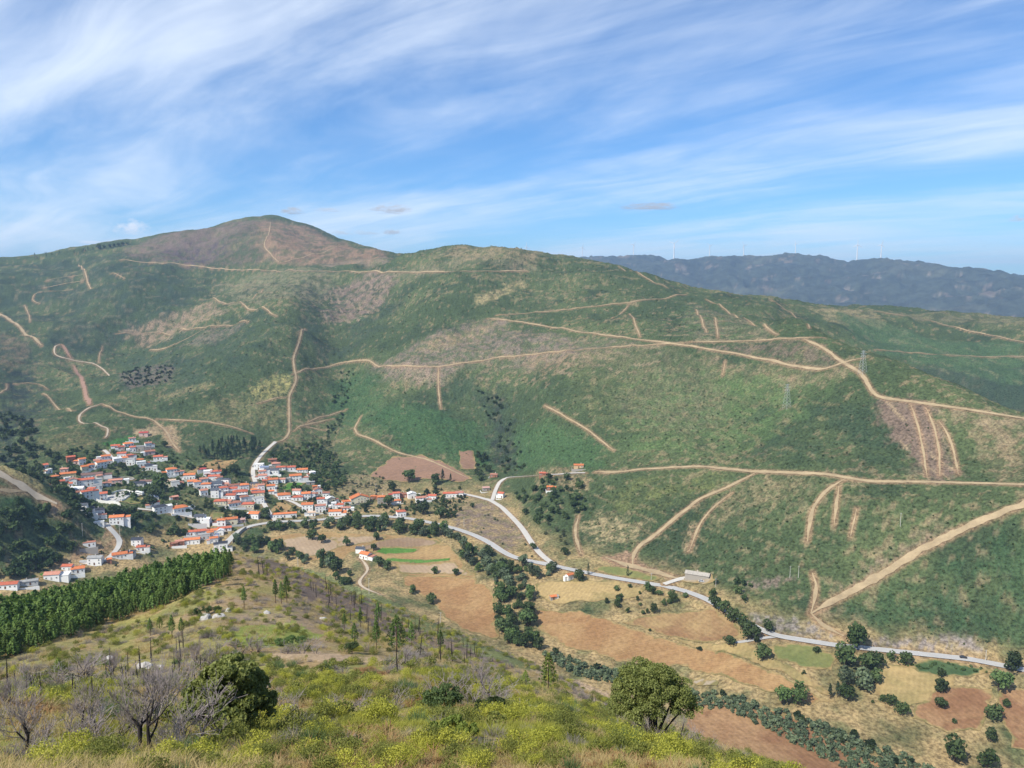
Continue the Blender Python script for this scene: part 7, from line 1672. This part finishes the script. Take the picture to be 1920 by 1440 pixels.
def loft(sections):
    """body from cross sections: (y, half width, z low, z high)"""
    bm = bmesh.new(); prev = None
    for (y, hw, z0, z1) in sections:
        ring = [bm.verts.new(p) for p in ((-hw, y, z0), (hw, y, z0), (hw, y, z0 + (z1 - z0) * .6), (hw * .88, y, z1), (-hw * .88, y, z1), (-hw, y, z0 + (z1 - z0) * .6))]
        if prev:
            for a in range(6): bm.faces.new((prev[a], prev[(a + 1) % 6], ring[(a + 1) % 6], ring[a]))
        else: bm.faces.new(ring[::-1])
        prev = ring
    bm.faces.new(prev); return bm
def car(px, py, colr, ang, label, kind='car', rmin=380):
    x, y, z = hit(px, py, rmin); k = np.argmin(np.hypot(ROADPTS[:, 0] - x, ROADPTS[:, 1] - y)); root = bpy.data.objects.new('parked_car' if kind == 'car' else kind, None); link(root); root.location = (x, y, z + .55); root.rotation_euler = (0, 0, R(ang)); tag(root, label, 'car' if kind == 'car' else 'bus')
    if kind == 'car':
        bm_obj('body', loft([(-2.1, .75, .35, .75), (-1.9, .85, .28, .88), (-.9, .88, .25, .95), (.9, .88, .25, .98), (1.9, .85, .3, .9), (2.1, .75, .4, .8)]), ['car_' + colr], root)
        cb = bm_obj('cabin', loft([(-1.2, .72, .92, .96), (-.55, .74, .92, 1.42), (.8, .74, .92, 1.45), (1.6, .7, .92, .98)]), ['window_glass'], root)
        box_obj('roof', -.62, .62, -.55, .85, 1.44, 1.49, 'car_' + colr, cb); wy, wr = 1.3, .32
    else:
        bm_obj('body', loft([(-5.6, 1.15, .45, 2.9), (-5.3, 1.2, .4, 3.1), (5.3, 1.2, .4, 3.1), (5.6, 1.15, .45, 2.9)]), ['car_' + colr], root); wy, wr = 3.8, .48
        for s in (-1, 1): box_obj('side_window', s * 1.215 - .02, s * 1.215 + .02, -5, 5, 1.5, 2.4, 'window_glass', root)
    for sx in (-1, 1):
        for sy in (-1, 1):
            c_, f_ = tube([(sx * (.72 if kind == 'car' else 1.0), sy * wy, wr), (sx * (.92 if kind == 'car' else 1.22), sy * wy, wr)], [wr, wr], 12); bm = bmesh.new(); bv = [bm.verts.new(p) for p in c_]
            for f in f_: bm.faces.new([bv[i] for i in f])
            for e_ in (range(12), range(12, 24)): bm.faces.new([bv[i] for i in e_])
            bm_obj('wheel', bm, ['tyre'], root)
car(1806, 1235, 'black', 75, 'black car driving on the valley road near the right edge'); car(1398, 1166, 'white', 40, 'white car half hidden by the dark roadside trees'); car(1348, 1136, 'white', 35, 'white car parked under the first dark roadside trees')
car(262, 928, 'white', 60, 'white bus parked behind the plaza', 'bus', 600); car(741, 968, 'black', 80, 'black car beside the lone red hip roofed house by the road'); car(720, 967, 'white', 85, 'white car on the valley road east of the village')
car(475, 876, 'black', 10, 'black car at the top of the central street', rmin=600); car(1315, 1092, 'silver', 70, 'silver car in the quarry yard'); car(836, 986, 'white', 70, 'white car on the valley road above the river belt')

# ================================================================ haze
def make_haze():
    m = bpy.data.materials.new('haze_air'); m.use_nodes = True; n = NT(m.node_tree); n.n.clear()
    out = n.new('ShaderNodeOutputMaterial'); v = n.new('ShaderNodeVolumePrincipled')
    v.inputs['Color'].default_value = (0.45, 0.67, 1.0, 1); v.inputs['Density'].default_value = HAZE_DENSITY; v.inputs['Anisotropy'].default_value = 0.15
    n.l.new(v.outputs[0], out.inputs['Volume'])
    bm = bmesh.new(); bmesh.ops.create_cube(bm, size=1.0)
    zlo, zhi = float(H.min()) - 8, float(H.max()) + 70
    bmesh.ops.transform(bm, matrix=Matrix.Translation((0, 5300, (zlo + zhi) / 2)) @ Matrix.Diagonal((20000, 12600, zhi - zlo, 1)), verts=bm.verts)
    me = bpy.data.meshes.new('haze'); bm.to_mesh(me); bm.free(); me.materials.append(m)
    o = bpy.data.objects.new('haze', me); link(o); tag(o, 'thin blue haze filling the air of the whole valley', kind='stuff')
HAZE_DENSITY = 0.000085
make_haze()
